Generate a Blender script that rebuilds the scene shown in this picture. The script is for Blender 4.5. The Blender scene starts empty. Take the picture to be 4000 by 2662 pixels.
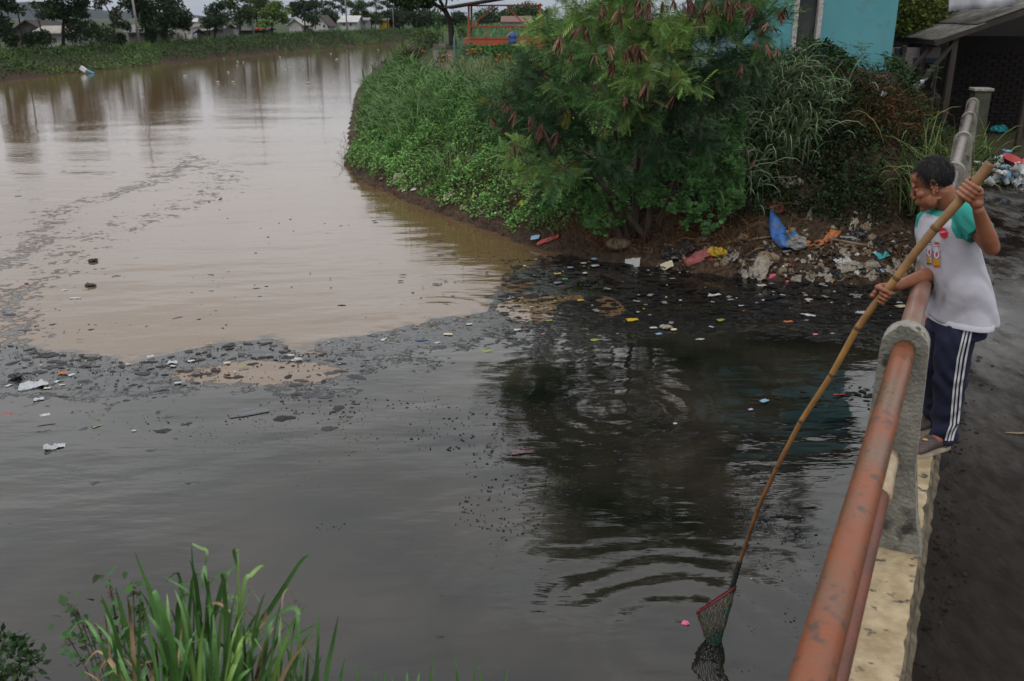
import bpy, bmesh, math, random
import numpy as np
from mathutils import Vector, Matrix
from mathutils.bvhtree import BVHTree

random.seed(7); np.random.seed(7)
RNG = np.random.RandomState(11)
scene = bpy.context.scene
COL = scene.collection
R = math.radians

# ------------------------------------------------------------------ camera
CAM_H = 3.6
PITCH = R(19.3)
FPX = 3600.0
cam_data = bpy.data.cameras.new('camera')
cam_data.sensor_width = 36.0
cam_data.lens = FPX / 4000.0 * 36.0
cam_data.clip_start = 0.05
cam_data.clip_end = 9000
cam_data.dof.use_dof = True
cam_data.dof.focus_distance = 8.0
cam_data.dof.aperture_fstop = 4.0
cam = bpy.data.objects.new('camera', cam_data)
cam.location = (0, 0, CAM_H)
cam.rotation_euler = (math.pi / 2 - PITCH, 0, 0)
COL.objects.link(cam)
scene.camera = cam

# ------------------------------------------------------------------ sky: overcast
SUN_ELEV, SUN_ROT = 55.0, 200.0
world = bpy.data.worlds.new('World')
scene.world = world
world.use_nodes = True
wt = world.node_tree
wt.nodes.clear()
w_out = wt.nodes.new('ShaderNodeOutputWorld')
w_bg = wt.nodes.new('ShaderNodeBackground')
w_sky = wt.nodes.new('ShaderNodeTexSky')
w_sky.sky_type = 'NISHITA'
w_sky.sun_disc = False
w_sky.sun_elevation = R(SUN_ELEV)
w_sky.sun_rotation = R(SUN_ROT)
w_sky.air_density = 1.0
w_sky.dust_density = 4.0
w_hsv = wt.nodes.new('ShaderNodeHueSaturation')
w_hsv.inputs['Saturation'].default_value = 0.35
w_tc = wt.nodes.new('ShaderNodeTexCoord')
w_sep = wt.nodes.new('ShaderNodeSeparateXYZ')
w_ramp = wt.nodes.new('ShaderNodeValToRGB')
er = w_ramp.color_ramp
er.elements[0].position = 0.0; er.elements[0].color = (4.6, 5.0, 5.7, 1)
er.elements[1].position = 1.0; er.elements[1].color = (14.0, 14.2, 14.5, 1)
e = er.elements.new(0.035); e.color = (6.4, 6.8, 7.5, 1)
e = er.elements.new(0.11); e.color = (11.0, 11.2, 11.6, 1)
e = er.elements.new(0.35); e.color = (13.6, 13.8, 14.0, 1)
w_map = wt.nodes.new('ShaderNodeMapping')
w_map.inputs['Scale'].default_value = (2.2, 2.2, 6.0)
w_noise = wt.nodes.new('ShaderNodeTexNoise')
w_noise.inputs['Scale'].default_value = 1.6
w_noise.inputs['Detail'].default_value = 5
w_cr = wt.nodes.new('ShaderNodeMapRange')
w_cr.inputs['From Min'].default_value = 0.3
w_cr.inputs['From Max'].default_value = 0.7
w_cr.inputs['To Min'].default_value = 0.82
w_cr.inputs['To Max'].default_value = 1.16
w_mul = wt.nodes.new('ShaderNodeVectorMath'); w_mul.operation = 'MULTIPLY'
w_mix = wt.nodes.new('ShaderNodeMixRGB'); w_mix.inputs[0].default_value = 0.85
lk = wt.links.new
lk(w_sky.outputs[0], w_hsv.inputs['Color'])
lk(w_tc.outputs['Generated'], w_sep.inputs[0])
lk(w_sep.outputs['Z'], w_ramp.inputs[0])
lk(w_tc.outputs['Generated'], w_map.inputs[0])
lk(w_map.outputs[0], w_noise.inputs['Vector'])
lk(w_noise.outputs[0], w_cr.inputs['Value'])
lk(w_ramp.outputs[0], w_mul.inputs[0])
lk(w_cr.outputs[0], w_mul.inputs[1])
lk(w_hsv.outputs[0], w_mix.inputs[1])
lk(w_mul.outputs[0], w_mix.inputs[2])
lk(w_mix.outputs[0], w_bg.inputs['Color'])
w_bg.inputs['Strength'].default_value = 0.088
lk(w_bg.outputs[0], w_out.inputs['Surface'])

sun_d = bpy.data.lights.new('sun', 'SUN')
sun_d.energy = 1.0
sun_d.angle = R(25)
sun_d.color = (1.0, 0.96, 0.9)
sun = bpy.data.objects.new('sun', sun_d)
az = R(SUN_ROT)
sd = Vector((math.sin(az) * math.cos(R(SUN_ELEV)), math.cos(az) * math.cos(R(SUN_ELEV)), math.sin(R(SUN_ELEV))))
sun.rotation_euler = (-sd).to_track_quat('-Z', 'Y').to_euler()
sun.location = sd * 60
COL.objects.link(sun)

vs = scene.view_settings
vs.view_transform = 'Standard'
vs.look = 'None'
vs.exposure = 0.0
vs.gamma = 1.0
vs.use_curve_mapping = False
scene.cycles.use_denoising = True
scene.cycles.max_bounces = 6
scene.cycles.transparent_max_bounces = 8
scene.cycles.caustics_reflective = False
scene.cycles.caustics_refractive = False

# ------------------------------------------------------------------ geometry helpers
CP, SP = math.cos(PITCH), math.sin(PITCH)
def ray(px, py):
    u = (px - 2000.0) / FPX
    v = (py - 1331.0) / FPX
    return Vector((u, CP - v * SP, -SP - v * CP))
def onz(px, py, z=0.0):
    d = ray(px, py)
    t = (z - CAM_H) / d.z
    return Vector((d.x * t, d.y * t, z))
def aty(px, py, Y):
    d = ray(px, py)
    t = Y / d.y
    return Vector((d.x * t, Y, CAM_H + d.z * t))

def link(o, parent=None):
    COL.objects.link(o)
    if parent is not None:
        o.parent = parent
    return o

def tag(o, label=None, cat=None, group=None, kind=None):
    if label: o['label'] = label
    if cat: o['category'] = cat
    if group: o['group'] = group
    if kind: o['kind'] = kind
    return o

def empty(name, loc=(0, 0, 0), rz=0.0, label=None, cat=None, group=None):
    o = bpy.data.objects.new(name, None)
    o.location = loc
    o.rotation_euler = (0, 0, rz)
    o.empty_display_size = 0.2
    COL.objects.link(o)
    return tag(o, label, cat, group)

def keep_world(o, parent):
    """parent an object whose vertices are in world coordinates under an empty without moving it"""
    o.parent = parent
    o.matrix_parent_inverse = Matrix.LocRotScale(parent.location, parent.rotation_euler, parent.scale).inverted()
    return o

class MB:
    """collects shapes for ONE mesh object"""
    def __init__(s):
        s.v, s.f, s.m = [], [], []
        s.cur = 0
    def add(s, verts, faces):
        o = len(s.v)
        s.v.extend([tuple(p) for p in verts])
        for f in faces:
            s.f.append([i + o for i in f]); s.m.append(s.cur)
        return s
    def box(s, c, size, rot=None):
        x, y, z = size[0] / 2, size[1] / 2, size[2] / 2
        P = [Vector((a * x, b * y, g * z)) for a in (-1, 1) for b in (-1, 1) for g in (-1, 1)]
        if rot is not None: P = [rot @ p for p in P]
        P = [p + Vector(c) for p in P]
        return s.add(P, [(0, 1, 3, 2), (4, 6, 7, 5), (0, 4, 5, 1), (2, 3, 7, 6), (0, 2, 6, 4), (1, 5, 7, 3)])
    def bar(s, a, b, w, h, up=(0, 0, 1)):
        a, b = Vector(a), Vector(b)
        d = (b - a); L = d.length; d.normalize()
        up = Vector(up)
        if abs(d.dot(up)) > 0.98: up = Vector((1, 0, 0))
        x = d.cross(up).normalized(); y = x.cross(d)
        M = Matrix((x, d, y)).transposed()
        return s.box((a + b) / 2, (w, L, h), M)
    def tube(s, pts, rad, n=10, cap=True, sy=1.0):
        pts = [Vector(p) for p in pts]
        if not hasattr(rad, '__len__'): rad = [rad] * len(pts)
        rings = []
        prev = None
        for i, p in enumerate(pts):
            d = (pts[min(i + 1, len(pts) - 1)] - pts[max(i - 1, 0)])
            if d.length < 1e-9: d = Vector((0, 0, 1))
            d.normalize()
            if prev is None:
                a = Vector((0, 0, 1)) if abs(d.z) < 0.9 else Vector((1, 0, 0))
                x = d.cross(a).normalized()
            else:
                x = (prev - d * prev.dot(d)).normalized()
            prev = x
            y = d.cross(x)
            rings.append([p + (x * math.cos(t) + y * math.sin(t) * sy) * rad[i] for t in [2 * math.pi * k / n for k in range(n)]])
        V = [q for r in rings for q in r]
        F = []
        for i in range(len(rings) - 1):
            for k in range(n):
                F.append((i * n + k, i * n + (k + 1) % n, (i + 1) * n + (k + 1) % n, (i + 1) * n + k))
        if cap:
            F.append(tuple(range(n - 1, -1, -1)))
            F.append(tuple((len(rings) - 1) * n + k for k in range(n)))
        return s.add(V, F)
    def loft(s, rings, cap=True):
        n = len(rings[0])
        V = [q for r in rings for q in r]
        F = []
        for i in range(len(rings) - 1):
            for k in range(n):
                F.append((i * n + k, i * n + (k + 1) % n, (i + 1) * n + (k + 1) % n, (i + 1) * n + k))
        if cap:
            F.append(tuple(range(n - 1, -1, -1)))
            F.append(tuple((len(rings) - 1) * n + k for k in range(n)))
        return s.add(V, F)
    def lathe(s, prof, c=(0, 0, 0), n=16, rot=None):
        rings = []
        for r, z in prof:
            ring = [Vector((r * math.cos(2 * math.pi * k / n), r * math.sin(2 * math.pi * k / n), z)) for k in range(n)]
            if rot is not None: ring = [rot @ q for q in ring]
            rings.append([q + Vector(c) for q in ring])
        return s.loft(rings, True)
    def ell(s, c, r, rot=None, nu=14, nv=9):
        V, F = [], []
        for j in range(nv + 1):
            th = math.pi * j / nv
            for i in range(nu):
                ph = 2 * math.pi * i / nu
                p = Vector((r[0] * math.sin(th) * math.cos(ph), r[1] * math.sin(th) * math.sin(ph), r[2] * math.cos(th)))
                if rot is not None: p = rot @ p
                V.append(p + Vector(c))
        for j in range(nv):
            for i in range(nu):
                F.append((j * nu + i, (j + 1) * nu + i, (j + 1) * nu + (i + 1) % nu, j * nu + (i + 1) % nu))
        return s.add(V, F)
    def prism(s, poly, z0, z1):
        n = len(poly)
        V = [(p[0], p[1], z0) for p in poly] + [(p[0], p[1], z1) for p in poly]
        F = [tuple(range(n - 1, -1, -1)), tuple(range(n, 2 * n))]
        F += [(i, (i + 1) % n, n + (i + 1) % n, n + i) for i in range(n)]
        return s.add(V, F)
    def mesh(s, name, mats, smooth=False, bevel=0):
        me = bpy.data.meshes.new(name)
        me.from_pydata(s.v, [], s.f)
        if not isinstance(mats, (list, tuple)): mats = [mats]
        for m in mats: me.materials.append(m)
        me.polygons.foreach_set('material_index', s.m)
        if smooth: me.polygons.foreach_set('use_smooth', [True] * len(s.f))
        me.validate(); me.update()
        return me
    def build(s, name, mats, parent=None, smooth=False, bevel=0, world=False):
        me = s.mesh(name, mats, smooth)
        o = bpy.data.objects.new(name, me)
        COL.objects.link(o)
        if bevel:
            b = o.modifiers.new('bevel', 'BEVEL'); b.width = bevel; b.segments = 2; b.limit_method = 'ANGLE'
        if parent is not None:
            if world: keep_world(o, parent)
            else: o.parent = parent
        return o

def fast_mesh(name, V, F, mats, col=None, smooth=False):
    """V (N,3), F (M,k) arrays, col (N,3) point colours"""
    V = np.asarray(V, np.float32); F = np.asarray(F, np.int32)
    me = bpy.data.meshes.new(name)
    k = F.shape[1]
    me.vertices.add(len(V)); me.vertices.foreach_set('co', V.ravel())
    me.loops.add(F.size); me.loops.foreach_set('vertex_index', F.ravel())
    me.polygons.add(len(F))
    me.polygons.foreach_set('loop_start', np.arange(0, F.size, k, dtype=np.int32))
    me.polygons.foreach_set('loop_total', np.full(len(F), k, np.int32))
    if smooth: me.polygons.foreach_set('use_smooth', np.ones(len(F), bool))
    if not isinstance(mats, (list, tuple)): mats = [mats]
    for m in mats: me.materials.append(m)
    if col is not None:
        a = me.color_attributes.new('Col', 'FLOAT_COLOR', 'POINT')
        c4 = np.ones((len(V), 4), np.float32); c4[:, :3] = col
        a.data.foreach_set('color', c4.ravel())
    me.update(calc_edges=True)
    return me

def fast_obj(name, V, F, mats, col=None, smooth=False, parent=None):
    o = bpy.data.objects.new(name, fast_mesh(name, V, F, mats, col, smooth))
    COL.objects.link(o)
    if parent is not None: o.parent = parent
    return o

def scatter(tV, tF, pos, rot, scl, col):
    """numpy instancing of one template into one mesh: tV (n,3) tF (m,k) pos (N,3) rot (N,3,3) scl (N,) or (N,3) col (N,3)"""
    N, n = len(pos), len(tV)
    scl = np.asarray(scl)
    if scl.ndim == 1: scl = np.repeat(scl[:, None], 3, 1)
    P = tV[None, :, :] * scl[:, None, :]
    P = np.einsum('nij,nkj->nki', rot, P) + pos[:, None, :]
    F = (tF[None, :, :] + (np.arange(N) * n)[:, None, None]).reshape(-1, tF.shape[1])
    C = np.repeat(col[:, None, :], n, 1).reshape(-1, 3)
    return P.reshape(-1, 3), F, C

def merge(parts):
    V, F, C, o = [], [], [], 0
    for v, f, c in parts:
        V.append(v); F.append(f + o); C.append(c); o += len(v)
    return np.concatenate(V), np.concatenate(F), np.concatenate(C)

def euler_mats(rx, ry, rz):
    cx, sx, cy, sy, cz, sz = np.cos(rx), np.sin(rx), np.cos(ry), np.sin(ry), np.cos(rz), np.sin(rz)
    M = np.empty((len(rx), 3, 3))
    M[:, 0, 0] = cz * cy; M[:, 0, 1] = cz * sy * sx - sz * cx; M[:, 0, 2] = cz * sy * cx + sz * sx
    M[:, 1, 0] = sz * cy; M[:, 1, 1] = sz * sy * sx + cz * cx; M[:, 1, 2] = sz * sy * cx - cz * sx
    M[:, 2, 0] = -sy; M[:, 2, 1] = cy * sx; M[:, 2, 2] = cy * cx
    return M

def frames(x, up):
    """rotation matrices whose local x follows x and local z leans to up"""
    x = x / np.linalg.norm(x, axis=1, keepdims=True)
    y = np.cross(up, x); y /= (np.linalg.norm(y, axis=1, keepdims=True) + 1e-9)
    z = np.cross(x, y)
    return np.stack([x, y, z], 2)

def colvar(base, N, dv=0.25, dh=0.12, rng=RNG):
    c = np.tile(np.array(base, float), (N, 1))
    c *= (1 + dv * rng.randn(N, 1)).clip(0.4, 1.9)
    c *= (1 + dh * rng.randn(N, 3)).clip(0.6, 1.5)
    return c.clip(0.003, 0.9)

def vnoise(x, y, seed=0):
    """vectorised value noise"""
    xi, yi = np.floor(x).astype(np.int64), np.floor(y).astype(np.int64)
    xf, yf = x - xi, y - yi
    def h(a, b):
        n = (a * 374761393 + b * 668265263 + seed * 982451653) & 0x7fffffff
        n = (n ^ (n >> 13)) * 1274126177 & 0x7fffffff
        return ((n ^ (n >> 16)) & 0xffff) / 65535.0
    u, v = xf * xf * (3 - 2 * xf), yf * yf * (3 - 2 * yf)
    return (h(xi, yi) * (1 - u) + h(xi + 1, yi) * u) * (1 - v) + (h(xi, yi + 1) * (1 - u) + h(xi + 1, yi + 1) * u) * v
def fbm(x, y, seed=0, oct=4):
    s, a, t = 0, 1.0, 0
    for i in range(oct):
        s = s + a * vnoise(x * 2 ** i, y * 2 ** i, seed + i); t += a; a *= 0.5
    return s / t
def sstep(a, b, x):
    t = np.clip((x - a) / (b - a), 0, 1)
    return t * t * (3 - 2 * t)

# ------------------------------------------------------------------ materials
def nt(name):
    m = bpy.data.materials.new(name); m.use_nodes = True
    t = m.node_tree; t.nodes.clear()
    out = t.nodes.new('ShaderNodeOutputMaterial')
    b = t.nodes.new('ShaderNodeBsdfPrincipled')
    t.links.new(b.outputs[0], out.inputs[0])
    return m, t, b, out

def mat(name, col, rough=0.7, col2=None, scale=8.0, bump=0.0, bscale=None, metal=0.0, spec=0.5, detail=5, stretch=(1, 1, 1),
        col3=None, scale3=2.0, lo=0.35, hi=0.65, lo3=0.5, hi3=0.62, rand=0.0, rough2=None, coord='Object'):
    m, t, b, out = nt(name)
    N, L = t.nodes.new, t.links.new
    b.inputs['Roughness'].default_value = rough
    b.inputs['Metallic'].default_value = metal
    b.inputs['Specular IOR Level'].default_value = spec
    b.inputs['Base Color'].default_value = (*col, 1)
    tc = N('ShaderNodeTexCoord'); mp = N('ShaderNodeMapping'); mp.inputs['Scale'].default_value = stretch
    L(tc.outputs[coord], mp.inputs[0])
    cur = None
    if col2 is not None:
        n = N('ShaderNodeTexNoise'); n.inputs['Scale'].default_value = scale; n.inputs['Detail'].default_value = detail
        L(mp.outputs[0], n.inputs['Vector'])
        r = N('ShaderNodeMapRange'); r.inputs['From Min'].default_value = lo; r.inputs['From Max'].default_value = hi
        L(n.outputs[0], r.inputs['Value'])
        x = N('ShaderNodeMixRGB'); x.inputs[1].default_value = (*col, 1); x.inputs[2].default_value = (*col2, 1)
        L(r.outputs[0], x.inputs[0]); cur = x.outputs[0]
        if rough2 is not None:
            rr = N('ShaderNodeMapRange'); rr.inputs['From Min'].default_value = lo; rr.inputs['From Max'].default_value = hi
            rr.inputs['To Min'].default_value = rough; rr.inputs['To Max'].default_value = rough2
            L(n.outputs[0], rr.inputs['Value']); L(rr.outputs[0], b.inputs['Roughness'])
    if col3 is not None:
        n3 = N('ShaderNodeTexNoise'); n3.inputs['Scale'].default_value = scale3; n3.inputs['Detail'].default_value = 8
        L(mp.outputs[0], n3.inputs['Vector'])
        r3 = N('ShaderNodeMapRange'); r3.inputs['From Min'].default_value = lo3; r3.inputs['From Max'].default_value = hi3
        L(n3.outputs[0], r3.inputs['Value'])
        x3 = N('ShaderNodeMixRGB'); x3.inputs[2].default_value = (*col3, 1)
        if cur is None: x3.inputs[1].default_value = (*col, 1)
        else: L(cur, x3.inputs[1])
        L(r3.outputs[0], x3.inputs[0]); cur = x3.outputs[0]
    if rand:
        oi = N('ShaderNodeObjectInfo'); hs = N('ShaderNodeHueSaturation')
        rv = N('ShaderNodeMapRange'); rv.inputs['To Min'].default_value = 1 - rand; rv.inputs['To Max'].default_value = 1 + rand
        L(oi.outputs['Random'], rv.inputs['Value']); L(rv.outputs[0], hs.inputs['Value'])
        if cur is None: hs.inputs['Color'].default_value = (*col, 1)
        else: L(cur, hs.inputs['Color'])
        cur = hs.outputs[0]
    if cur is not None: L(cur, b.inputs['Base Color'])
    if bump:
        nb = N('ShaderNodeTexNoise'); nb.inputs['Scale'].default_value = bscale or scale * 3; nb.inputs['Detail'].default_value = 6
        L(mp.outputs[0], nb.inputs['Vector'])
        bp = N('ShaderNodeBump'); bp.inputs['Strength'].default_value = bump; bp.inputs['Distance'].default_value = 0.02
        L(nb.outputs[0], bp.inputs['Height']); L(bp.outputs[0], b.inputs['Normal'])
    return m

def leafmat(name, rough=0.6, trans=0.14, spec=0.14):
    m, t, b, out = nt(name)
    N, L = t.nodes.new, t.links.new
    a = N('ShaderNodeAttribute'); a.attribute_name = 'Col'
    L(a.outputs['Color'], b.inputs['Base Color'])
    b.inputs['Roughness'].default_value = rough
    b.inputs['Specular IOR Level'].default_value = spec
    tr = N('ShaderNodeBsdfTranslucent'); L(a.outputs['Color'], tr.inputs['Color'])
    mx = N('ShaderNodeMixShader'); mx.inputs[0].default_value = trans
    L(b.outputs[0], mx.inputs[1]); L(tr.outputs[0], mx.inputs[2]); L(mx.outputs[0], out.inputs[0])
    return m

M = {}
M['leaf'] = leafmat('foliage')
M['grass'] = leafmat('grass_blades', 0.55, 0.14, 0.18)
M['drygrass'] = leafmat('dry_stalks', 0.85, 0.05, 0.1)
M['bark'] = mat('bark', (0.05, 0.035, 0.025), 0.9, (0.10, 0.08, 0.06), 9, 0.6, stretch=(1, 1, .25))
M['darkbark'] = mat('dark_bark', (0.012, 0.011, 0.010), 0.9, (0.03, 0.026, 0.022), 6, 0.5, stretch=(1, 1, .3))
M['pod'] = mat('seed_pod', (0.046, 0.018, 0.013), .6, (0.090, 0.038, 0.026), 14, 0.2, col3=(0.15, 0.085, 0.055), scale3=9, lo3=.60, hi3=.66, rand=.35, spec=.2)
# ------------------------------------------------------------------ ground and river
AX = Vector((math.sin(R(26.4)), math.cos(R(26.4)), 0))        # direction of the bridge
NX = Vector((AX.y, -AX.x, 0))                                  # to its right
def br(s, n, z=0.0):
    """point from bridge coordinates: s along, n to the right of the camera's foot point"""
    return AX * s + NX * n + Vector((0, 0, z))

NEAR = [(40, 2.0), (8, 3.2), (2, 3.55), (-2, 3.75), (-3.6, 3.5), (-5, 2), (-8, -4), (-14, -25)]
FAR = [(-60, -25), (-46, 10), (-38, 35), (-30.6, 57), (-29.6, 70), (-28, 88), (-24, 115), (-19, 143), (-10, 168), (10, 185), (40, 195), (90, 200)]
NORTH = [(90, 186), (40, 181), (12, 172), (-1, 160), (-10, 146), (-13.0, 125), (-12.2, 100), (-10.6, 75), (-8.2, 50), (-5.9, 34), (-4.8, 27),
         (-4.4, 23.8), (-3.6, 21.6), (-2.3, 19.2), (-1.3, 17.6), (-.46, 16.3), (.1, 15.3), (.54, 14.73), (1.2, 14.15), (1.96, 13.75), (3.4, 13.1), (4.76, 12.75), (5.7, 12.7),
         (7.5, 12.3), (14, 11.5), (40, 11)]
POLY = np.array(NEAR + FAR + NORTH, float)

def seg_dist(x, y, pts, closed):
    d = np.full(x.shape, 1e9)
    n = len(pts)
    for i in range(n if closed else n - 1):
        ax, ay = pts[i]; bx, by = pts[(i + 1) % n]
        dx, dy = bx - ax, by - ay
        t = np.clip(((x - ax) * dx + (y - ay) * dy) / (dx * dx + dy * dy), 0, 1)
        d = np.minimum(d, np.hypot(x - ax - t * dx, y - ay - t * dy))
    return d
def inside(x, y, pts):
    c = np.zeros(x.shape, bool)
    n = len(pts)
    for i in range(n):
        ax, ay = pts[i]; bx, by = pts[(i + 1) % n]
        if ay == by: continue
        k = ((ay > y) != (by > y)) & (x < (bx - ax) * (y - ay) / (by - ay) + ax)
        c ^= k
    return c

def height(x, y):
    x = np.asarray(x, float); y = np.asarray(y, float)
    wob = (fbm(x * 1.1, y * 1.1, 3) - 0.5) * 0.5 * sstep(300, 20, np.hypot(x, y))
    dn = seg_dist(x, y, NORTH, False) + wob * .6
    df = seg_dist(x, y, FAR, False) + wob
    dc = seg_dist(x, y, NEAR, False)
    wet = inside(x, y, POLY)
    # north bank: steep, rough
    top = 2.42 - .30 * sstep(17, 24, y) + .12 * sstep(36, 44, y)
    zn = 0.10 * sstep(0, .25, dn) + (top - .10) * sstep(-.2, 3.9, dn) ** 1.05
    # rubbish heap by the house
    zn += 0.40 * np.exp(-(((x - 5.4) / 1.9) ** 2 + ((y - 16.3) / 1.2) ** 2))
    # road corridor
    s = x * AX.x + y * AX.y; n = x * NX.x + y * NX.y
    k = sstep(-1.5, -.35, n) * sstep(11, 12.5, s)
    road = 1.12 + 0.06 * np.clip(s - 17.5, 0, 30)
    zn = zn * (1 - k) + np.minimum(zn, road) * k
    zf = 0.12 * sstep(0, .6, df) + (1.02 + .35 * sstep(75, 150, y)) * sstep(.3, 5.2, df) - .3 * sstep(9, 16, df)
    zc = 0.92 * sstep(0, 1.5, dc)
    land = np.where((dn <= df) & (dn <= dc), zn, np.where(df <= dc, zf, zc))
    land = land + (fbm(x * 2.3, y * 2.3, 9) - .5) * .22 * sstep(.2, 1.5, np.minimum(np.minimum(dn, df), dc)) * (1 - k)
    bed = -0.15 - 0.7 * sstep(0, 2, np.minimum(np.minimum(dn, df), dc))
    return np.where(wet, bed, land)
def H(x, y):
    return float(height(np.array([x]), np.array([y]))[0])

gx = np.concatenate([np.linspace(-3000, -420, 14), np.arange(-400, -64, 24), np.arange(-64, -14, 1.0), np.arange(-14, 16, .22), np.arange(16, 70, 3.0), np.arange(70, 420, 24), np.linspace(430, 3000, 14)])
gy = np.concatenate([np.linspace(-400, -12, 10), np.arange(-10, 2, .6), np.arange(2, 30, .22), np.arange(30, 60, .5), np.arange(60, 210, 2.0), np.arange(215, 600, 30), np.linspace(650, 6000, 14)])
GX, GY = np.meshgrid(gx, gy)
GZ = height(GX.ravel(), GY.ravel())
gV = np.stack([GX.ravel(), GY.ravel(), GZ], 1)
nx_, ny_ = len(gx), len(gy)
ii = (np.arange(ny_ - 1)[:, None] * nx_ + np.arange(nx_ - 1)[None, :]).ravel()
gF = np.stack([ii, ii + 1, ii + 1 + nx_, ii + nx_], 1)
# soil colour: dark wet earth at the shore and on the rubbish heap, grassy earth further away
gx_, gy_ = gV[:, 0], gV[:, 1]
dshore = np.minimum(seg_dist(gx_, gy_, NORTH, False), seg_dist(gx_, gy_, FAR, False))
gr = sstep(1.0, 4.0, dshore) * sstep(14, 30, np.hypot(gx_, gy_)) * sstep(.35, .5, fbm(gx_ * .5, gy_ * .5, 21) + .1)
soil = np.array([0.030, 0.020, 0.013]); soil2 = np.array([0.062, 0.040, 0.027]); turf = np.array([0.026, 0.046, 0.014])
mixs = fbm(gx_ * 1.7, gy_ * 1.7, 5)[:, None]
gC = (soil * (1 - mixs) + soil2 * mixs) * (1 - gr[:, None]) + turf * gr[:, None]
m, t, b, out = nt('earth')
a = t.nodes.new('ShaderNodeAttribute'); a.attribute_name = 'Col'
tc = t.nodes.new('ShaderNodeTexCoord')
n1 = t.nodes.new('ShaderNodeTexNoise'); n1.inputs['Scale'].default_value = 14; n1.inputs['Detail'].default_value = 8
t.links.new(tc.outputs['Object'], n1.inputs['Vector'])
mr = t.nodes.new('ShaderNodeMapRange'); mr.inputs['From Min'].default_value = .3; mr.inputs['From Max'].default_value = .7; mr.inputs['To Min'].default_value = .45; mr.inputs['To Max'].default_value = 1.7
t.links.new(n1.outputs[0], mr.inputs['Value'])
mu = t.nodes.new('ShaderNodeVectorMath'); mu.operation = 'MULTIPLY'
t.links.new(a.outputs['Color'], mu.inputs[0]); t.links.new(mr.outputs[0], mu.inputs[1])
t.links.new(mu.outputs[0], b.inputs['Base Color'])
bp = t.nodes.new('ShaderNodeBump'); bp.inputs['Strength'].default_value = .9; bp.inputs['Distance'].default_value = .06
t.links.new(n1.outputs[0], bp.inputs['Height']); t.links.new(bp.outputs[0], b.inputs['Normal'])
b.inputs['Roughness'].default_value = .9; b.inputs['Specular IOR Level'].default_value = .2
M['earth'] = m
ground = fast_obj('ground', gV, gF, M['earth'], gC, smooth=True)
tag(ground, kind='structure')

# --- the river: silty brown current meeting black sewage along a scum line
wx = np.concatenate([np.linspace(-200, -34, 12), np.arange(-32, -8.5, .5), np.arange(-8.5, 8, .06), np.arange(8, 12, .3), np.arange(12, 45, 3)])
wy = np.concatenate([np.linspace(-30, 1, 8), np.arange(2, 14, .055), np.arange(14, 24, .09), np.arange(24, 60, .4), np.arange(60, 260, 4)])
WX, WY = np.meshgrid(wx, wy)
line_px = [(-900, 1330), (-300, 1340), (0, 1335), (200, 1372), (390, 1385), (520, 1420), (700, 1372), (860, 1338), (1060, 1325), (1190, 1385), (1260, 1330), (1400, 1318), (1600, 1272), (1760, 1240), (1900, 1222), (1935, 1150), (1975, 1085), (2060, 1040), (2140, 1000), (2330, 980)]
line = [tuple(onz(px, py)[:2]) for px, py in line_px]
black_poly = np.array(line + [(9, 17), (50, 14), (50, -30), (-60, -30)], float)
fx, fy = WX.ravel(), WY.ravel()
dl = seg_dist(fx, fy, line, False)
ins = inside(fx, fy, black_poly)
sd_ = np.where(ins, dl, -dl)
# a lens of silt behind the scum line and brown pools inside the scum under the bank
def blob(px, py, rx, ry):
    c = onz(px, py)
    return np.sqrt(((fx - c.x) / rx) ** 2 + ((fy - c.y) / ry) ** 2)
sd_ = np.where(blob(1030, 1455, 1.05, .42) < 1, np.minimum(sd_, (blob(1030, 1455, 1.05, .42) - 1) * .35), sd_)
sd_ = np.where(blob(2060, 1200, .42, .75) < 1, np.minimum(sd_, (blob(2060, 1200, .42, .75) - 1) * .3), sd_)
sd_ = np.where(blob(2380, 1195, .22, .5) < 1, np.minimum(sd_, (blob(2380, 1195, .22, .5) - 1) * .3), sd_)
# scum film: strongest along the line on the black side, all through the cove below the bank, and in drifting tongues to the left
cove = inside(fx, fy, np.array([onz(*p)[:2] for p in [(1900, 1225), (2140, 1000), (3600, 1090), (3560, 1400), (2950, 1290), (2500, 1330), (2150, 1440), (1960, 1330)]]))
scum = np.where(ins, .80 * np.exp(-np.clip(sd_ - .75, 0, 9) / .55), 0)
scum = np.maximum(scum, cove * .50)
tong = [(-200, 1060), (0, 1050), (130, 960), (220, 830), (420, 770), (640, 700), (760, 610)]
tong2 = [(60, 1200), (330, 930), (600, 850), (830, 760), (880, 690), (760, 620)]
for tg, amp, wd in ((tong, .56, .42), (tong2, .38, .7)):
    dt = seg_dist(fx, fy, [tuple(onz(*p)[:2]) for p in tg], False)
    scum = np.maximum(scum, amp * np.exp(-(dt / wd) ** 2))
dt = seg_dist(fx, fy, [tuple(onz(*p)[:2]) for p in [(-300, 1100), (0, 1150), (40, 1320)]], False)
scum = np.maximum(scum, .6 * np.exp(-(dt / .5) ** 2))
for px_, py_, rx_, ry_ in ((2060, 1200, .42, .75), (2380, 1195, .22, .5), (2230, 1165, .3, .2), (2010, 1110, .3, .35), (1030, 1455, 1.0, .4)):
    bb = blob(px_, py_, rx_, ry_); scum = scum * (1 - .75 * sstep(1.1, .6, bb)); sd_ = np.where(bb < 1, np.minimum(sd_, (bb - 1) * .6), sd_)
wC = np.stack([np.clip(.5 + sd_ * .9, 0, 1), scum, np.zeros_like(scum)], 1)
NET = onz(2790, 2500)
fall = sstep(60, 20, np.hypot(fx, fy))
calm = 1 - .75 * np.clip(scum, 0, 1)
c12, s12 = math.cos(R(12)), math.sin(R(12))
ux, uy = fx * c12 + fy * s12, -fx * s12 + fy * c12
wz = (fbm(ux * .7, uy * 1.9, 31, 3) - .5) * .020 + (fbm(ux * 2.0, uy * 5.0, 35, 2) - .5) * .0045
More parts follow.
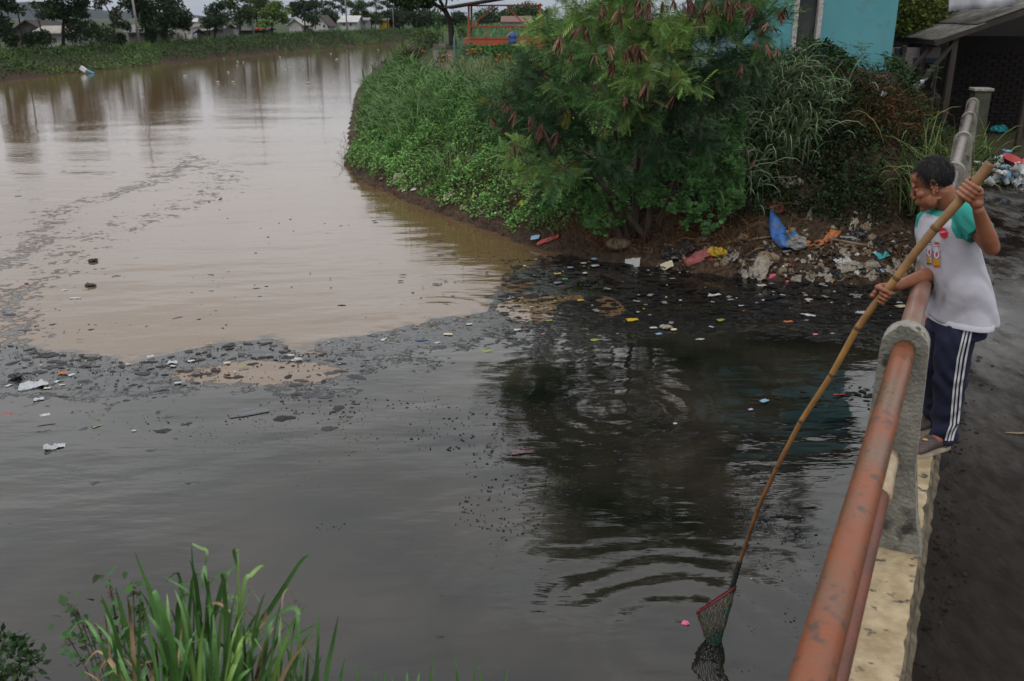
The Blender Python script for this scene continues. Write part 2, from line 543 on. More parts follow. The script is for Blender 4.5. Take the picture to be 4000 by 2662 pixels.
wz = wz * calm * fall + (fbm(fx * .2, fy * .3, 40, 2) - .5) * .05 * sstep(60, 30, np.hypot(fx, fy))
def rings(cx, cy, lam, amp, decay, r0, wob=.2):
    r = np.hypot(fx - cx, fy - cy) + (fbm(fx * 1.6, fy * 1.6, 44, 2) - .5) * wob
    return np.sin(r * 2 * math.pi / lam) * amp * np.exp(-np.abs(r - r0) / decay)
wz = wz + rings(NET.x - .15, NET.y + .05, .25, .0046, .85, .6, .5)
wz = wz + rings(NET.x - .35, NET.y, .17, .0020, .45, .3, .3)
q = onz(1720, 1215); wz = wz + rings(q.x, q.y, .26, .0030, .4, .5, .1)
q = onz(2300, 1560); wz = wz + rings(q.x + .3, q.y - .2, .30, .0032, .9, .4, .35)
q = onz(2600, 1750); wz = wz + rings(q.x, q.y, .22, .0016, .6, .3, .3)
wV = np.stack([fx, fy, wz], 1)
nx_, ny_ = len(wx), len(wy)
ii = (np.arange(ny_ - 1)[:, None] * nx_ + np.arange(nx_ - 1)[None, :]).ravel()
wF = np.stack([ii, ii + 1, ii + 1 + nx_, ii + nx_], 1)
m, t, b, out = nt('river_water')
N, L = t.nodes.new, t.links.new
def mth(op, a, b_=None, c=None):
    n = N('ShaderNodeMath'); n.operation = op
    for i, q in enumerate((a, b_, c)):
        if q is None: continue
        if isinstance(q, (int, float)): n.inputs[i].default_value = q
        else: L(q, n.inputs[i])
    return n.outputs[0]
def mrange(v, a, b_, c=0.0, d=1.0, smooth=False):
    n = N('ShaderNodeMapRange')
    if smooth: n.interpolation_type = 'SMOOTHSTEP'
    L(v, n.inputs['Value'])
    for k, q in zip(('From Min', 'From Max', 'To Min', 'To Max'), (a, b_, c, d)): n.inputs[k].default_value = q
    return n.outputs[0]
def noise_(vec, scale, detail=4, rough=.5):
    n = N('ShaderNodeTexNoise'); n.inputs['Scale'].default_value = scale; n.inputs['Detail'].default_value = detail; n.inputs['Roughness'].default_value = rough
    L(vec, n.inputs['Vector']); return n.outputs[0]
def mixc(f, c1, c2):
    n = N('ShaderNodeMixRGB'); L(f, n.inputs[0])
    for i, c in ((1, c1), (2, c2)):
        if isinstance(c, tuple): n.inputs[i].default_value = (*c, 1)
        else: L(c, n.inputs[i])
    return n.outputs[0]
tc = N('ShaderNodeTexCoord'); co = tc.outputs['Object']
at = N('ShaderNodeAttribute'); at.attribute_name = 'Col'
sp = N('ShaderNodeSeparateColor'); L(at.outputs['Color'], sp.inputs[0])
side, scm = sp.outputs[0], sp.outputs[1]
nz = noise_(co, 2.6, 6, .6)
nz2 = noise_(co, 9.0, 5, .6)
edge = mth('ADD', side, mth('MULTIPLY', mth('ADD', mth('SUBTRACT', nz, .5), mth('MULTIPLY', mth('SUBTRACT', nz2, .5), .5)), .95))
blk = mrange(edge, .38, .60, smooth=True)
silt = mixc(noise_(co, .35, 3), (0.124, 0.073, 0.035), (0.142, 0.090, 0.049))
# sewage: dark olive grey near, black under the bank
sew = mixc(noise_(co, .5, 3), (0.0026, 0.0034, 0.0027), (0.0055, 0.0065, 0.0052))
wcol = mixc(blk, silt, sew)
# silt clouding just behind the scum line
cloud = mth('MULTIPLY', mrange(mth('ADD', side, mth('MULTIPLY', mth('SUBTRACT', noise_(co, .9, 4), .5), .9)), .62, 1.15, 1, 0), blk)
wcol = mixc(mth('MULTIPLY', cloud, .34), wcol, (0.11, 0.085, 0.065))
# scum film
sc_f = mth('ADD', scm, mth('MULTIPLY', mth('ADD', mth('SUBTRACT', nz, .5), mth('MULTIPLY', mth('SUBTRACT', nz2, .5), .9)), 1.7))
film = mrange(sc_f, .45, .68, smooth=True)
patch = mrange(noise_(co, 5.5, 5, .65), .5, .6)
fcol = mixc(patch, (0.0035, 0.0035, 0.0045), (0.009, 0.0085, 0.008))
col = mixc(mth('MULTIPLY', film, .8), wcol, fcol)
L(col, b.inputs['Base Color'])
rg = mth('ADD', mth('MULTIPLY', film, mrange(patch, 0, 1, .05, .17)), .035)
L(rg, b.inputs['Roughness'])
b.inputs['IOR'].default_value = 1.53
# fine wind ripples (the larger waves are real geometry)
sx = N('ShaderNodeMapping'); sx.inputs['Scale'].default_value = (.55, 1.6, 1); sx.inputs['Rotation'].default_value = (0, 0, R(-12)); L(co, sx.inputs[0])
hsum = mth('MULTIPLY', noise_(sx.outputs[0], 4.5, 3, .5), .0045)
bp = N('ShaderNodeBump'); bp.inputs['Strength'].default_value = 1.0; bp.inputs['Distance'].default_value = 1.0
fb = mth('MULTIPLY', film, mth('MULTIPLY', nz2, .010))
L(mth('ADD', hsum, fb), bp.inputs['Height']); L(bp.outputs[0], b.inputs['Normal'])
M['water'] = m
river = fast_obj('river_water', wV, wF, m, wC, smooth=True)
tag(river, kind='structure')

# far wooded hill
hx = np.linspace(-1, 1, 90); hy = np.linspace(0, 1, 14)
HX, HY = np.meshgrid(hx, hy)
prof = np.exp(-((HX + .25) / .30) ** 2) * 40 + np.exp(-((HX - .28) / .22) ** 2) * 15 + 9
hz = prof * np.sin(HY * math.pi * .5) * (1 + .12 * (fbm(HX * 9 + 40, HY * 5, 4) - .5)) - 6
hV = np.stack([(-1130 + HX * 560).ravel(), (2150 + HY * 500 + HX * 60).ravel(), hz.ravel()], 1)
ii = (np.arange(13)[:, None] * 90 + np.arange(89)[None, :]).ravel()
hill = fast_obj('hill', hV, np.stack([ii, ii + 1, ii + 91, ii + 90], 1), mat('forest_hill', (0.010, 0.018, 0.015), .95, (0.016, 0.025, 0.020), .02, spec=.05), smooth=True)
tag(hill, kind='structure')
# ------------------------------------------------------------------ footbridge: deck, kerbs, posts, pipes
KZ, RZ, PZ = 1.35, 1.21, 2.29          # kerb top, road, pipe centre
RN = -0.143                            # railing line
m, t, b, out = nt('wet_muddy_deck')
N, L = t.nodes.new, t.links.new
tc = N('ShaderNodeTexCoord')
mp = N('ShaderNodeMapping'); mp.inputs['Rotation'].default_value = (0, 0, R(26.4)); mp.inputs['Scale'].default_value = (1.6, .8, 1); L(tc.outputs['Object'], mp.inputs[0])
def _n(scale, det=6, rgh=.6, v=None):
    n = N('ShaderNodeTexNoise'); n.inputs['Scale'].default_value = scale; n.inputs['Detail'].default_value = det; n.inputs['Roughness'].default_value = rgh
    L(v or mp.outputs[0], n.inputs['Vector']); return n.outputs[0]
def _r(v, a, b_, c=0., d=1.):
    n = N('ShaderNodeMapRange'); L(v, n.inputs['Value'])
    for k, q in zip(('From Min', 'From Max', 'To Min', 'To Max'), (a, b_, c, d)): n.inputs[k].default_value = q
    return n.outputs[0]
def _mx(f, c1, c2):
    n = N('ShaderNodeMixRGB'); L(f, n.inputs[0])
    for i, c in ((1, c1), (2, c2)):
        if isinstance(c, tuple): n.inputs[i].default_value = (*c, 1)
        else: L(c, n.inputs[i])
    return n.outputs[0]
sepd = N('ShaderNodeSeparateXYZ'); L(tc.outputs['Object'], sepd.inputs[0])
far_ = _r(sepd.outputs[1], 5.0, 7.5)
big = _n(2.0)
mud = _mx(_r(_n(9), .35, .65), (0.006, 0.0040, 0.0028), (0.014, 0.0092, 0.0064))
conc = _mx(_r(_n(16), .3, .7), (0.045, 0.041, 0.037), (0.085, 0.078, 0.071))
sh = N('ShaderNodeMath'); sh.operation = 'MULTIPLY'; L(_r(big, .46, .60), sh.inputs[0]); L(_r(sepd.outputs[1], 3.8, 7.0, .10, 1.), sh.inputs[1]); show = sh.outputs[0]
c1 = _mx(show, mud, conc)
c1 = _mx(_r(_n(38, 4), .60, .66), c1, (0.012, 0.010, 0.008))
L(c1, b.inputs['Base Color'])
pud = N('ShaderNodeMath'); pud.operation = 'MULTIPLY'
L(_r(_n(1.7, 7, .62), .40, .50), pud.inputs[0]); L(far_, pud.inputs[1])
rr = N('ShaderNodeMixRGB'); L(pud.outputs[0], rr.inputs[0]); L(_r(_n(7), .3, .7, .62, .9), rr.inputs[1]); rr.inputs[2].default_value = (.07, .07, .07, 1)
L(rr.outputs[0], b.inputs['Roughness'])
bp = N('ShaderNodeBump'); bp.inputs['Distance'].default_value = .02
L(_r(pud.outputs[0], 0, 1, .5, .03), bp.inputs['Strength']); L(_n(30), bp.inputs['Height']); L(bp.outputs[0], b.inputs['Normal'])
b.inputs['Specular IOR Level'].default_value = .2
M['deck'] = m
dk = MB()
def brbox(mb, s0, s1, n0, n1, z0, z1, ns=1):
    for i in range(ns):
        a, c = s0 + (s1 - s0) * i / ns, s0 + (s1 - s0) * (i + 1) / ns
        P = [br(a, n0, z0), br(a, n1, z0), br(c, n1, z0), br(c, n0, z0), br(a, n0, z1), br(a, n1, z1), br(c, n1, z1), br(c, n0, z1)]
        mb.add(P, [(0, 3, 2, 1), (4, 5, 6, 7), (0, 1, 5, 4), (1, 2, 6, 5), (2, 3, 7, 6), (3, 0, 4, 7)])
brbox(dk, -3, 17.6, -.30, 1.3, RZ - .32, RZ)
deck = dk.build('bridge_deck', M['deck'])
tag(deck, 'muddy wet concrete deck of the narrow footbridge', 'bridge deck')
M['kerb'] = mat('kerb_paint', (0.42, 0.335, 0.21), .75, (0.27, 0.20, 0.11), 13, .5, bscale=70, col3=(0.05, 0.042, 0.034), scale3=19, lo3=.60, hi3=.68, detail=10)
M['kerbdirt'] = mat('kerb_grime', (0.17, 0.13, 0.08), .85, (0.05, 0.045, 0.03), 14, .6)
def kerb(n0, n1, name, label, seed):
    """kerb beam with a chipped, uneven inner edge"""
    rng = np.random.RandomState(seed)
    mb = MB()
    ss = np.arange(-3, 17.6, .06)
    rings = []
    for s_ in ss:
        chip = max(0, rng.randn()) * .0035 + (rng.rand() < .07) * rng.rand() * .020
        e = rng.randn() * .003
        ring = [br(s_, n0, RZ + .002), br(s_, n0, KZ - .008), br(s_, n0 + .012, KZ), br(s_, n1 - .014 - chip, KZ), br(s_, n1 - .002 + e - chip * .5, KZ - .014 - chip * .8), br(s_, n1 + .006 + e, RZ + .03), br(s_, n1 + .02 + abs(e) * 3, RZ + .002)]
        rings.append(ring)
    n = 7
    V = [q for r in rings for q in r]
    F, mi = [], []
    for i in range(len(rings) - 1):
        for k in range(n):
            F.append((i * n + k, (i + 1) * n + k, (i + 1) * n + (k + 1) % n, i * n + (k + 1) % n)); mi.append(1 if k in (3, 4, 5) else 0)
    mb.v = [tuple(v) for v in V]; mb.f = F; mb.m = mi
    o = mb.build(name, [M['kerb'], M['kerbdirt']])
    return tag(o, label, 'kerb')
kerb(-.275, .054, 'kerb', 'cream painted concrete kerb with chipped edge below the rusty railing', 3)
mbk = MB(); brbox(mbk, -3, 17.6, .80, .98, RZ + .002, KZ + .02, 12)
tag(mbk.build('kerb', mat('grey_kerb', (0.10, 0.10, 0.10), .7, (0.17, 0.165, 0.16), 6, .5), bevel=.012), 'grey wet kerb at the right edge of the deck', 'kerb')

M['post'] = mat('old_concrete', (0.22, 0.21, 0.18), .85, (0.12, 0.12, 0.095), 9, .7, bscale=60, col3=(0.03, 0.03, 0.025), scale3=6, lo3=.60, hi3=.68)
M['postcap'] = mat('worn_concrete', (0.31, 0.29, 0.25), .85, (0.18, 0.17, 0.14), 14, .7, bscale=70, col3=(0.04, 0.04, 0.035), scale3=9, lo3=.62, hi3=.66)
M['rust'] = mat('rusty_pipe', (0.195, 0.046, 0.008), .40, (0.125, 0.056, 0.026), 4.5, .16, bscale=90, col3=(0.055, 0.028, 0.018), scale3=26, lo3=.57, hi3=.66, rough2=.27, lo=.4, hi=.62)
M['rust2'] = mat('dark_rusty_pipe', (0.17, 0.048, 0.026), .5, (0.11, 0.040, 0.026), 6, .3, bscale=70)
M['wornpipe'] = mat('worn_brown_pipe', (0.22, 0.13, 0.095), .28, (0.17, 0.075, 0.05), 5, .15, bscale=60, stretch=(1, 1, 1), rough2=.4)
M['greypipe'] = mat('grey_galvanised_pipe', (0.20, 0.18, 0.17), .26, (0.15, 0.11, 0.10), 5, .1, rough2=.36)
M['creampipe'] = mat('cream_painted_pipe', (0.46, 0.38, 0.26), .45, (0.30, 0.16, 0.09), 9, .25, stretch=(1, 1, 3))
S1 = 1.634 * AX.x + 3.61 * AX.y + .07
SP_ = 2.585
POSTS = [S1 + SP_ * k for k in range(-1, 6)]
def post_ring(s_, hw_top, thick):
    pass
def post(s_, lab):
    root = empty('railing_post', br(s_, RN, RZ), 0, lab, 'post', 'concrete posts of the bridge railing')
    # profile in the (n, z) plane: rounded head, straight river side, foot flaring towards the deck
    hz = PZ - .01
    prof = []
    r = .094
    for k in range(13):
        a_ = math.pi * k / 12
        prof.append((RN + r * math.cos(a_), hz + .012 + r * math.sin(a_)))
    prof += [(RN - .105, KZ + .35), (RN - .115, KZ - .01), (RN + .195, KZ - .01), (RN + .150, KZ + .17), (RN + .113, KZ + .42)]
    prof = prof[::-1]
    th = .062
    mb = MB()
    n = len(prof)
    A = [br(s_ - th, p[0], p[1]) for p in prof]; B = [br(s_ + th, p[0], p[1]) for p in prof]
    mb.add(A + B, [tuple(range(n)), tuple(range(2 * n - 1, n - 1, -1))])
    o = mb.build('face', M['post'], root, world=True)
    mb = MB()
    F = [(i, n + i, n + (i + 1) % n, (i + 1) % n) for i in range(n)]
    mb.add(A + B, F)
    mb.build('cap', M['postcap'], root, world=True)
    return root
plabs = ['concrete railing post nearest the camera, mostly out of frame', 'grey cracked concrete railing post in front of the man', 'concrete railing post hidden behind the man',
         'concrete railing post just behind the man\'s head', 'concrete railing post fourth along, beside overhanging grass', 'concrete railing post second from the far end', 'farthest small concrete railing post beside the end block']
for i, s_ in enumerate(POSTS):
    if i == 0: continue
    post(s_, plabs[i])
# pipes: each run between posts is a thing of its own
RISE = [0, 0, 0, 0, .03, .045, .09]
def pipe(s0, s1, z0, z1, r, mt, lab, grp=None, mid=8):
    mb = MB()
    pts = [br(s0 + (s1 - s0) * k / mid, RN, z0 + (z1 - z0) * k / mid) for k in range(mid + 1)]
    mb.tube(pts, r, 28)
    o = mb.build('railing_pipe', mt, smooth=True)
    tag(o, lab, 'pipe', grp)
    return o
pipe(-2.5, POSTS[1] - .055, PZ, PZ, .0458, M['rust'], 'thick orange rusty top pipe of the railing running out of the foreground', mid=24)
pipe(POSTS[1] + .055, POSTS[2] - .055, PZ, PZ, .0462, M['wornpipe'], 'worn brown top railing pipe that the man leans on', mid=12)
pipe(POSTS[2] + .055, POSTS[3] - .055, PZ, PZ, .048, M['greypipe'], 'brownish top railing pipe behind the man\'s head')
pipe(POSTS[3] + .055, POSTS[4] - .055, PZ, PZ + .02, .048, M['greypipe'], 'shiny grey top railing pipe between the third and fourth posts')
pipe(POSTS[4] + .055, POSTS[5] - .055, PZ + .02, PZ + .02, .048, M['greypipe'], 'shiny grey top railing pipe beside the hanging grass')
pipe(POSTS[5] + .055, POSTS[6] - .055, PZ + .02, PZ + .02, .048, M['greypipe'], 'farthest short stretch of grey top railing pipe')
LZ = 1.80
o = pipe(-2.5, POSTS[1] - .40, LZ, LZ, .042, M['rust2'], 'thinner dark red rusty lower railing pipe along the cream kerb', mid=20)
mb = MB()
pts = [br(POSTS[1] - .47 + .40 * k / 6, RN, LZ) for k in range(7)]
mb.tube(pts, [.052, .052, .050, .046, .046, .046, .046], 24)
c = mb.build('railing_pipe', M['creampipe'], smooth=True); tag(c, 'cream painted sleeve pipe of the lower rail before the near post', 'pipe')
for i in range(1, 6):
    pipe(POSTS[i] + .055, POSTS[i + 1] - .055, LZ, LZ, .038, M['rust2'] if i < 2 else M['greypipe'],
         ['', 'dark lower railing pipe behind the man\'s legs', 'lower railing pipe hidden behind the man', 'lower grey railing pipe under the shiny pipe', 'lower grey railing pipe half lost in grass', 'farthest lower railing pipe near the end block'][i])
# concrete end block
eb = aty(3862, 349, 16.4)
mb = MB(); mb.box((0, 0, -.64), (.27, .26, 1.20)); mb.cur = 1; mb.box((0, 0, -.02), (.33, .32, .05))
o = mb.build('concrete_block', [mat('dark_concrete', (.055, .055, .040), .9, (.03, .035, .02), 7, .6), M['postcap']], bevel=.01); o.location = (eb.x, eb.y + .25, eb.z); o.rotation_euler = (0, 0, R(-8))  # body darker than the pale top slab
tag(o, 'pale square concrete end block behind the farthest railing post', 'concrete block')
# ------------------------------------------------------------------ the man with the bamboo scoop
def remesh(mb, name, mats, voxel, smooth_it=6, fac=.5):
    me = bpy.data.meshes.new('tmp'); me.from_pydata(mb.v, [], mb.f); me.update()
    o = bpy.data.objects.new('tmp', me); COL.objects.link(o)
    r_ = o.modifiers.new('r', 'REMESH'); r_.mode = 'VOXEL'; r_.voxel_size = voxel
    if smooth_it:
        s_ = o.modifiers.new('s', 'SMOOTH'); s_.factor = fac; s_.iterations = smooth_it
    dg = bpy.context.evaluated_depsgraph_get()
    out = bpy.data.meshes.new_from_object(o.evaluated_get(dg))
    bpy.data.objects.remove(o); bpy.data.meshes.remove(me)
    out.name = name
    out.materials.clear()
    for q in (mats if isinstance(mats, (list, tuple)) else [mats]): out.materials.append(q)
    out.polygons.foreach_set('use_smooth', np.ones(len(out.polygons), bool))
    return out
def chain(mb, pts, rad, n=14):
    pts = [Vector(p) for p in pts]
    for i, p in enumerate(pts):
        mb.ell(p, (rad[i],) * 3, nu=n, nv=8)
    for i in range(len(pts) - 1):
        mb.tube([pts[i], pts[i + 1]], [rad[i], rad[i + 1]], n)
def mesh_obj(name, me, parent=None):
    o = bpy.data.objects.new(name, me); COL.objects.link(o)
    if parent is not None: keep_world(o, parent)
    return o
def coords(me):
    a = np.empty(len(me.vertices) * 3, np.float32); me.vertices.foreach_get('co', a); return a.reshape(-1, 3)
def normals(me):
    a = np.empty(len(me.vertices) * 3, np.float32); me.vertices.foreach_get('normal', a); return a.reshape(-1, 3)
def setco(me, a):
    me.vertices.foreach_set('co', a.astype(np.float32).ravel()); me.update()

man_at = Vector((2.36, 4.66, KZ))
man = empty('person', man_at, 0, 'man in white shirt with teal sleeves leaning over the railing, holding bamboo pole', 'person')

M['skin'] = mat('brown_skin', (0.265, 0.106, 0.058), .46, (0.205, 0.077, 0.041), 14, .10, bscale=220, spec=.4)
M['hair'] = leafmat('greying_hair', .6, 0.0, .14)
M['shirt'] = mat('white_cotton', (0.47, 0.465, 0.52), .9, (0.42, 0.415, 0.465), 6, .12, bscale=300, spec=.15)
M['teal'] = mat('teal_cotton', (0.040, 0.30, 0.25), .9, (0.032, 0.25, 0.215), 8, .12, bscale=300, spec=.15)
M['navy'] = mat('navy_tracksuit', (0.012, 0.014, 0.036), .75, (0.018, 0.021, 0.050), 7, .15, bscale=120, spec=.25)
M['stripe'] = mat('white_stripe', (0.52, 0.52, 0.54), .85)

rv = Vector((.88, -.47, 0)).normalized()          # to the right as seen by the camera at the man
wv = Vector((.47, .88, 0)).normalized()           # away from the camera
UPV = Vector((0, 0, 1))
Lc = Vector((.255, -.962, 0)).normalized(); Fc = Vector((-.962, -.255, 0)).normalized()

def ering(c, a, b, n=28, L_=Lc, F_=Fc, up=UPV, pw=1.0):
    out_ = []
    for k in range(n):
        t_ = 2 * math.pi * k / n
        ca, sa = math.cos(t_), math.sin(t_)
        ca = math.copysign(abs(ca) ** pw, ca); sa = math.copysign(abs(sa) ** pw, sa)
        out_.append(c + L_ * (a * ca) + F_ * (b * sa))
    return out_

# ---- pole geometry first, the hands close on it
POLE = [(3869, 638, 4.22), (3809, 716, 4.235), (3751, 783, 4.25), (3653, 893, 4.28), (3568, 997, 4.31), (3501, 1087, 4.335), (3447, 1154, 4.355), (3412, 1196, 4.37), (3349, 1282, 4.40), (3248, 1465, 4.46), (3129, 1646, 4.52), (3037, 1821, 4.58), (2960, 1987, 4.64), (2908, 2143, 4.69), (2884, 2215, 4.71)]
PP = [aty(*p) for p in POLE]
PR = [.0245, .0235, .0228, .0215, .0203, .0195, .0188, .0182, .0170, .0152, .0138, .0126, .0116, .0108, .0104]

# ---- shoulders, arms
shL = aty(3782, 838, 4.47); elL = aty(3872, 968, 4.31); wrL = aty(3822, 822, 4.235)
shR = aty(3622, 868, 4.78); elR = aty(3650, 1068, 4.66); wrR = aty(3502, 1118, 4.43)
gripL = PP[1] * .55 + PP[2] * .45; axL = (PP[1] - PP[2]).normalized()
gripR = PP[6]; axR = (PP[5] - PP[7]).normalized()

body = MB()
# neck and head frame
hd = R(22)
hf = (-rv * math.cos(hd) - UPV * math.sin(hd) - wv * .05).normalized()
hl = UPV.cross(hf).normalized()
hu = hf.cross(hl).normalized()
hc = aty(3638, 718, 4.61)
HS, FS = 1.05, .86
def hp(x, y, z): return hc + (hf * x * FS + hl * y * .96 + hu * z) * HS
HM = Matrix((hf, hl, hu)).transposed()
def hell(c, r): body.ell(hp(*c), [r[0] * HS * FS, r[1] * HS * .96, r[2] * HS], HM, 20, 14)
hell((-.014, 0, .030), (.100, .078, .086))
hell((.026, 0, -.030), (.064, .063, .088))
hell((.034, 0, -.082), (.050, .047, .040))
hell((.070, 0, -.106), (.021, .022, .017))
for sgn in (-1, 1):
    hell((.058, sgn * .043, -.030), (.028, .022, .020))
    hell((.020, sgn * .056, -.070), (.030, .012, .030))
    hell((.086, sgn * .031, .0155), (.010, .026, .0075))
    hell((.080, sgn * .031, -.006), (.010, .017, .010))
    hell((.101, sgn * .0125, -.0435), (.0125, .0085, .0085))
    hell((.066, sgn * .030, -.062), (.022, .018, .032))
    hell((.050, sgn * .040, -.055), (.026, .018, .036))
    # ear: rim, lobe, tragus
    for a0 in range(9):
        a_ = R(-60 + a0 * 35)
        hell((-.016 - .016 * math.cos(a_) * .9, sgn * (.080 + .004 * math.sin(a_)), -.006 + .030 * math.sin(a_)), (.0062, .0055, .0075))
    hell((-.014, sgn * .076, -.008), (.013, .0045, .024))
    hell((-.004, sgn * .078, -.036), (.008, .005, .009))
hell((.085, 0, .022), (.012, .042, .016))
hell((.048, 0, .045), (.046, .060, .040))
body.tube([hp(.086, 0, .008), hp(.098, 0, -.014), hp(.108, 0, -.032), hp(.106, 0, -.044)], [.0085, .0100, .0130, .0105], 12)
hell((.108, 0, -.035), (.0125, .0115, .0105))
hell((.080, 0, -.068), (.022, .030, .022))
hell((.099, 0, -.0635), (.0085, .021, .0048))
hell((.096, 0, -.0765), (.0090, .019, .0060))
nb = aty(3712, 812, 4.61)
chain(body, [hp(-.042, 0, -.045), (hp(-.035, 0, -.07) + nb) / 2, nb, nb - UPV * .05], [.057, .057, .062, .066], 20)
body.tube([hp(-.02, .045, -.06), nb - rv * .045 - wv * .02 - UPV * .0], [.018, .014], 10)
# arms
chain(body, [shL - UPV * .01, shL * .5 + elL * .5, elL], [.050, .046, .040], 18)
chain(body, [elL, elL * .72 + wrL * .28, elL * .35 + wrL * .65, wrL], [.040, .0425, .034, .0265], 18)
chain(body, [shR, elR], [.046, .039], 16)
chain(body, [elR, elR * .7 + wrR * .3, elR * .35 + wrR * .65, wrR], [.039, .041, .032, .0255], 18)
def hand(c, a, w, r, toward, sgn_axis, k0, k1, palm, thumb, tz):
    """c grip centre on the pole, a pole axis, w wrist; angles run from the wrist side e through `toward`"""
    e = (w - c); e = (e - a * e.dot(a)).normalized()
    q = toward - a * toward.dot(a) - e * (toward - a * toward.dot(a)).dot(e); q.normalize()
    def pt(ang, rad, off): return c + a * off + e * (rad * math.cos(R(ang))) + q * (rad * math.sin(R(ang)))
    offs = [.031, .0105, -.0105, -.0315]
    lens = [.93, 1.0, .95, .80]
    for i, of in enumerate(offs):
        of = of * sgn_axis
        ks = k0 + (k1 - k0) * lens[i]
        n_ = 7
        P, Rr = [], []
        for j in range(n_):
            f_ = j / (n_ - 1)
            rad = r + .0085 + .012 * math.exp(-f_ * 5) + (.003 if j in (2, 4) else 0)
            P.append(pt(k0 + (ks - k0) * f_, rad, of * (1 - .08 * f_)))
            Rr.append([.0095, .0090, .0092, .0083, .0084, .0078, .0066][j])
        chain(body, P, Rr, 10)
        # metacarpal from wrist to knuckle
        K = [w * .75 + pt(palm[0], r + .020, of * .7) * .25] + [pt(pa, r + .018, of) for pa in palm] + [P[0]]
        chain(body, K, [.020] + [.0125] * len(palm) + [.0105], 10)
    body.ell((w + pt(palm[0], r + .02, 0)) / 2, (.026, .026, .026))
    T = [pt(palm[0], r + .022, tz * .55), pt(thumb[0], r + .017, tz * .95), pt((thumb[0] + thumb[1]) / 2, r + .012, tz * 1.1), pt(thumb[1], r + .010, tz * 1.15)]
    chain(body, T, [.0165, .0125, .0108, .0085], 10)
    return pt
hand(gripL, axL, wrL, .0232, -wv, 1, 128, 330, [25, 70, 105], [-50, -150], .040)
hand(gripR, axR, wrR, .0188, -wv, 1, -18, 205, [-95, -60], [-140, -235], .030)
# ankles
anL0 = aty(3700, 1712, 4.62); heelL = Vector((2.40, 4.632, KZ))
shin_dir = Vector((.89, .46, 0)).normalized()
toeL = onz(3563, 1785, KZ); heL = toeL + shin_dir * .265
toeR = onz(3566, 1693, KZ) + Vector((0, 0, 0)); heR = toeR + shin_dir * .265
for toe, he, hem in ((toeL, heL, aty(3684, 1700, 4.62)), (toeR, heR, aty(3648, 1628, 4.87))):
    ank = he * .78 + toe * .22 + UPV * .075
    chain(body, [hem + UPV * .12, ank, he * .85 + toe * .15 + UPV * .035], [.045, .036, .034], 12)
    chain(body, [ank, he * .3 + toe * .7 + UPV * .035], [.034, .030], 12)
# trunk and legs inside the clothes keep the figure one continuous body
pel = aty(3740, 1230, 4.60)
chain(body, [nb, aty(3705, 900, 4.62), aty(3735, 1080, 4.60), pel], [.06, .085, .085, .085], 16)
chain(body, [shL, nb - UPV * .06, shR], [.045, .05, .045], 12)
for leg, toe, he in ((((3735, 1300, 4.54), (3710, 1480, 4.565), (3690, 1690, 4.63)), toeL, heL), (((3683, 1300, 4.67), (3657, 1480, 4.78), (3648, 1625, 4.87)), toeR, heR)):
    ank = he * .78 + toe * .22 + UPV * .075
    chain(body, [pel] + [aty(*q_) for q_ in leg] + [ank], [.075, .062, .048, .040, .036], 14)
body_me = remesh(body, 'body', M['skin'], .0026, 6, .5)
body_o = mesh_obj('body', body_me, man)

# eyes (lowered), brows
for sgn in (-1, 1):
    mb = MB(); mb.tube([hp(.0905, sgn * .018, -.0095), hp(.0915, sgn * .031, -.0115), hp(.0865, sgn * .044, -.0095)], [.0012, .0022, .0012], 8)
    mb.build('eyelash', mat('dark_lash', (.012, .009, .008), .6) if sgn < 0 else bpy.data.materials['dark_lash'], man, world=True)
    mb = MB(); mb.tube([hp(.0965, sgn * .012, .021), hp(.0965, sgn * .028, .0245), hp(.086, sgn * .047, .019)], [.0022, .0032, .0015], 8, sy=.7)
    mb.build('eyebrow', bpy.data.materials['dark_lash'], man, world=True)
mb = MB(); mb.ell(hp(.1005, 0, -.0700), (.005, .015, .0010), HM); mb.build('mouth', mat('mouth_line', (.07, .022, .016), .6), man, world=True)

# hair: a shell over the skull plus loose strands
rngh = np.random.RandomState(5)
hv, hfc = [], []
nu, nv = 56, 30
C0 = (-.022, 0, .036); RR = (.105, .085, .090)
def hairline(x):
    if x > .050: return .084
    if x > .012: return .084 - (.050 - x) / .038 * .066
    if x > -.036: return .018
    return .018 - min(1, (-.036 - x) / .035) * .070
idx = {}
for j in range(nv + 1):
    th = math.pi * j / nv
    for i in range(nu):
        ph = 2 * math.pi * i / nu
        k_ = 1 + .022 * rngh.randn()
        hv.append((C0[0] + RR[0] * k_ * math.sin(th) * math.cos(ph), C0[1] + RR[1] * k_ * math.sin(th) * math.sin(ph), C0[2] + RR[2] * k_ * math.cos(th)))
for j in range(nv):
    for i in range(nu):
        q4 = (j * nu + i, (j + 1) * nu + i, (j + 1) * nu + (i + 1) % nu, j * nu + (i + 1) % nu)
        cx = sum(hv[k][0] for k in q4) / 4; cz = sum(hv[k][2] for k in q4) / 4
        if cz > hairline(cx): hfc.append(q4)
HV = np.array(hv); hcol = np.tile(np.array([.010, .0095, .010]), (len(HV), 1)) * (1 + .5 * rngh.rand(len(HV), 1))
Rm = np.array(HM)
HVw = (HV * np.array([FS, .96, 1])) @ Rm.T * HS + np.array(hc)
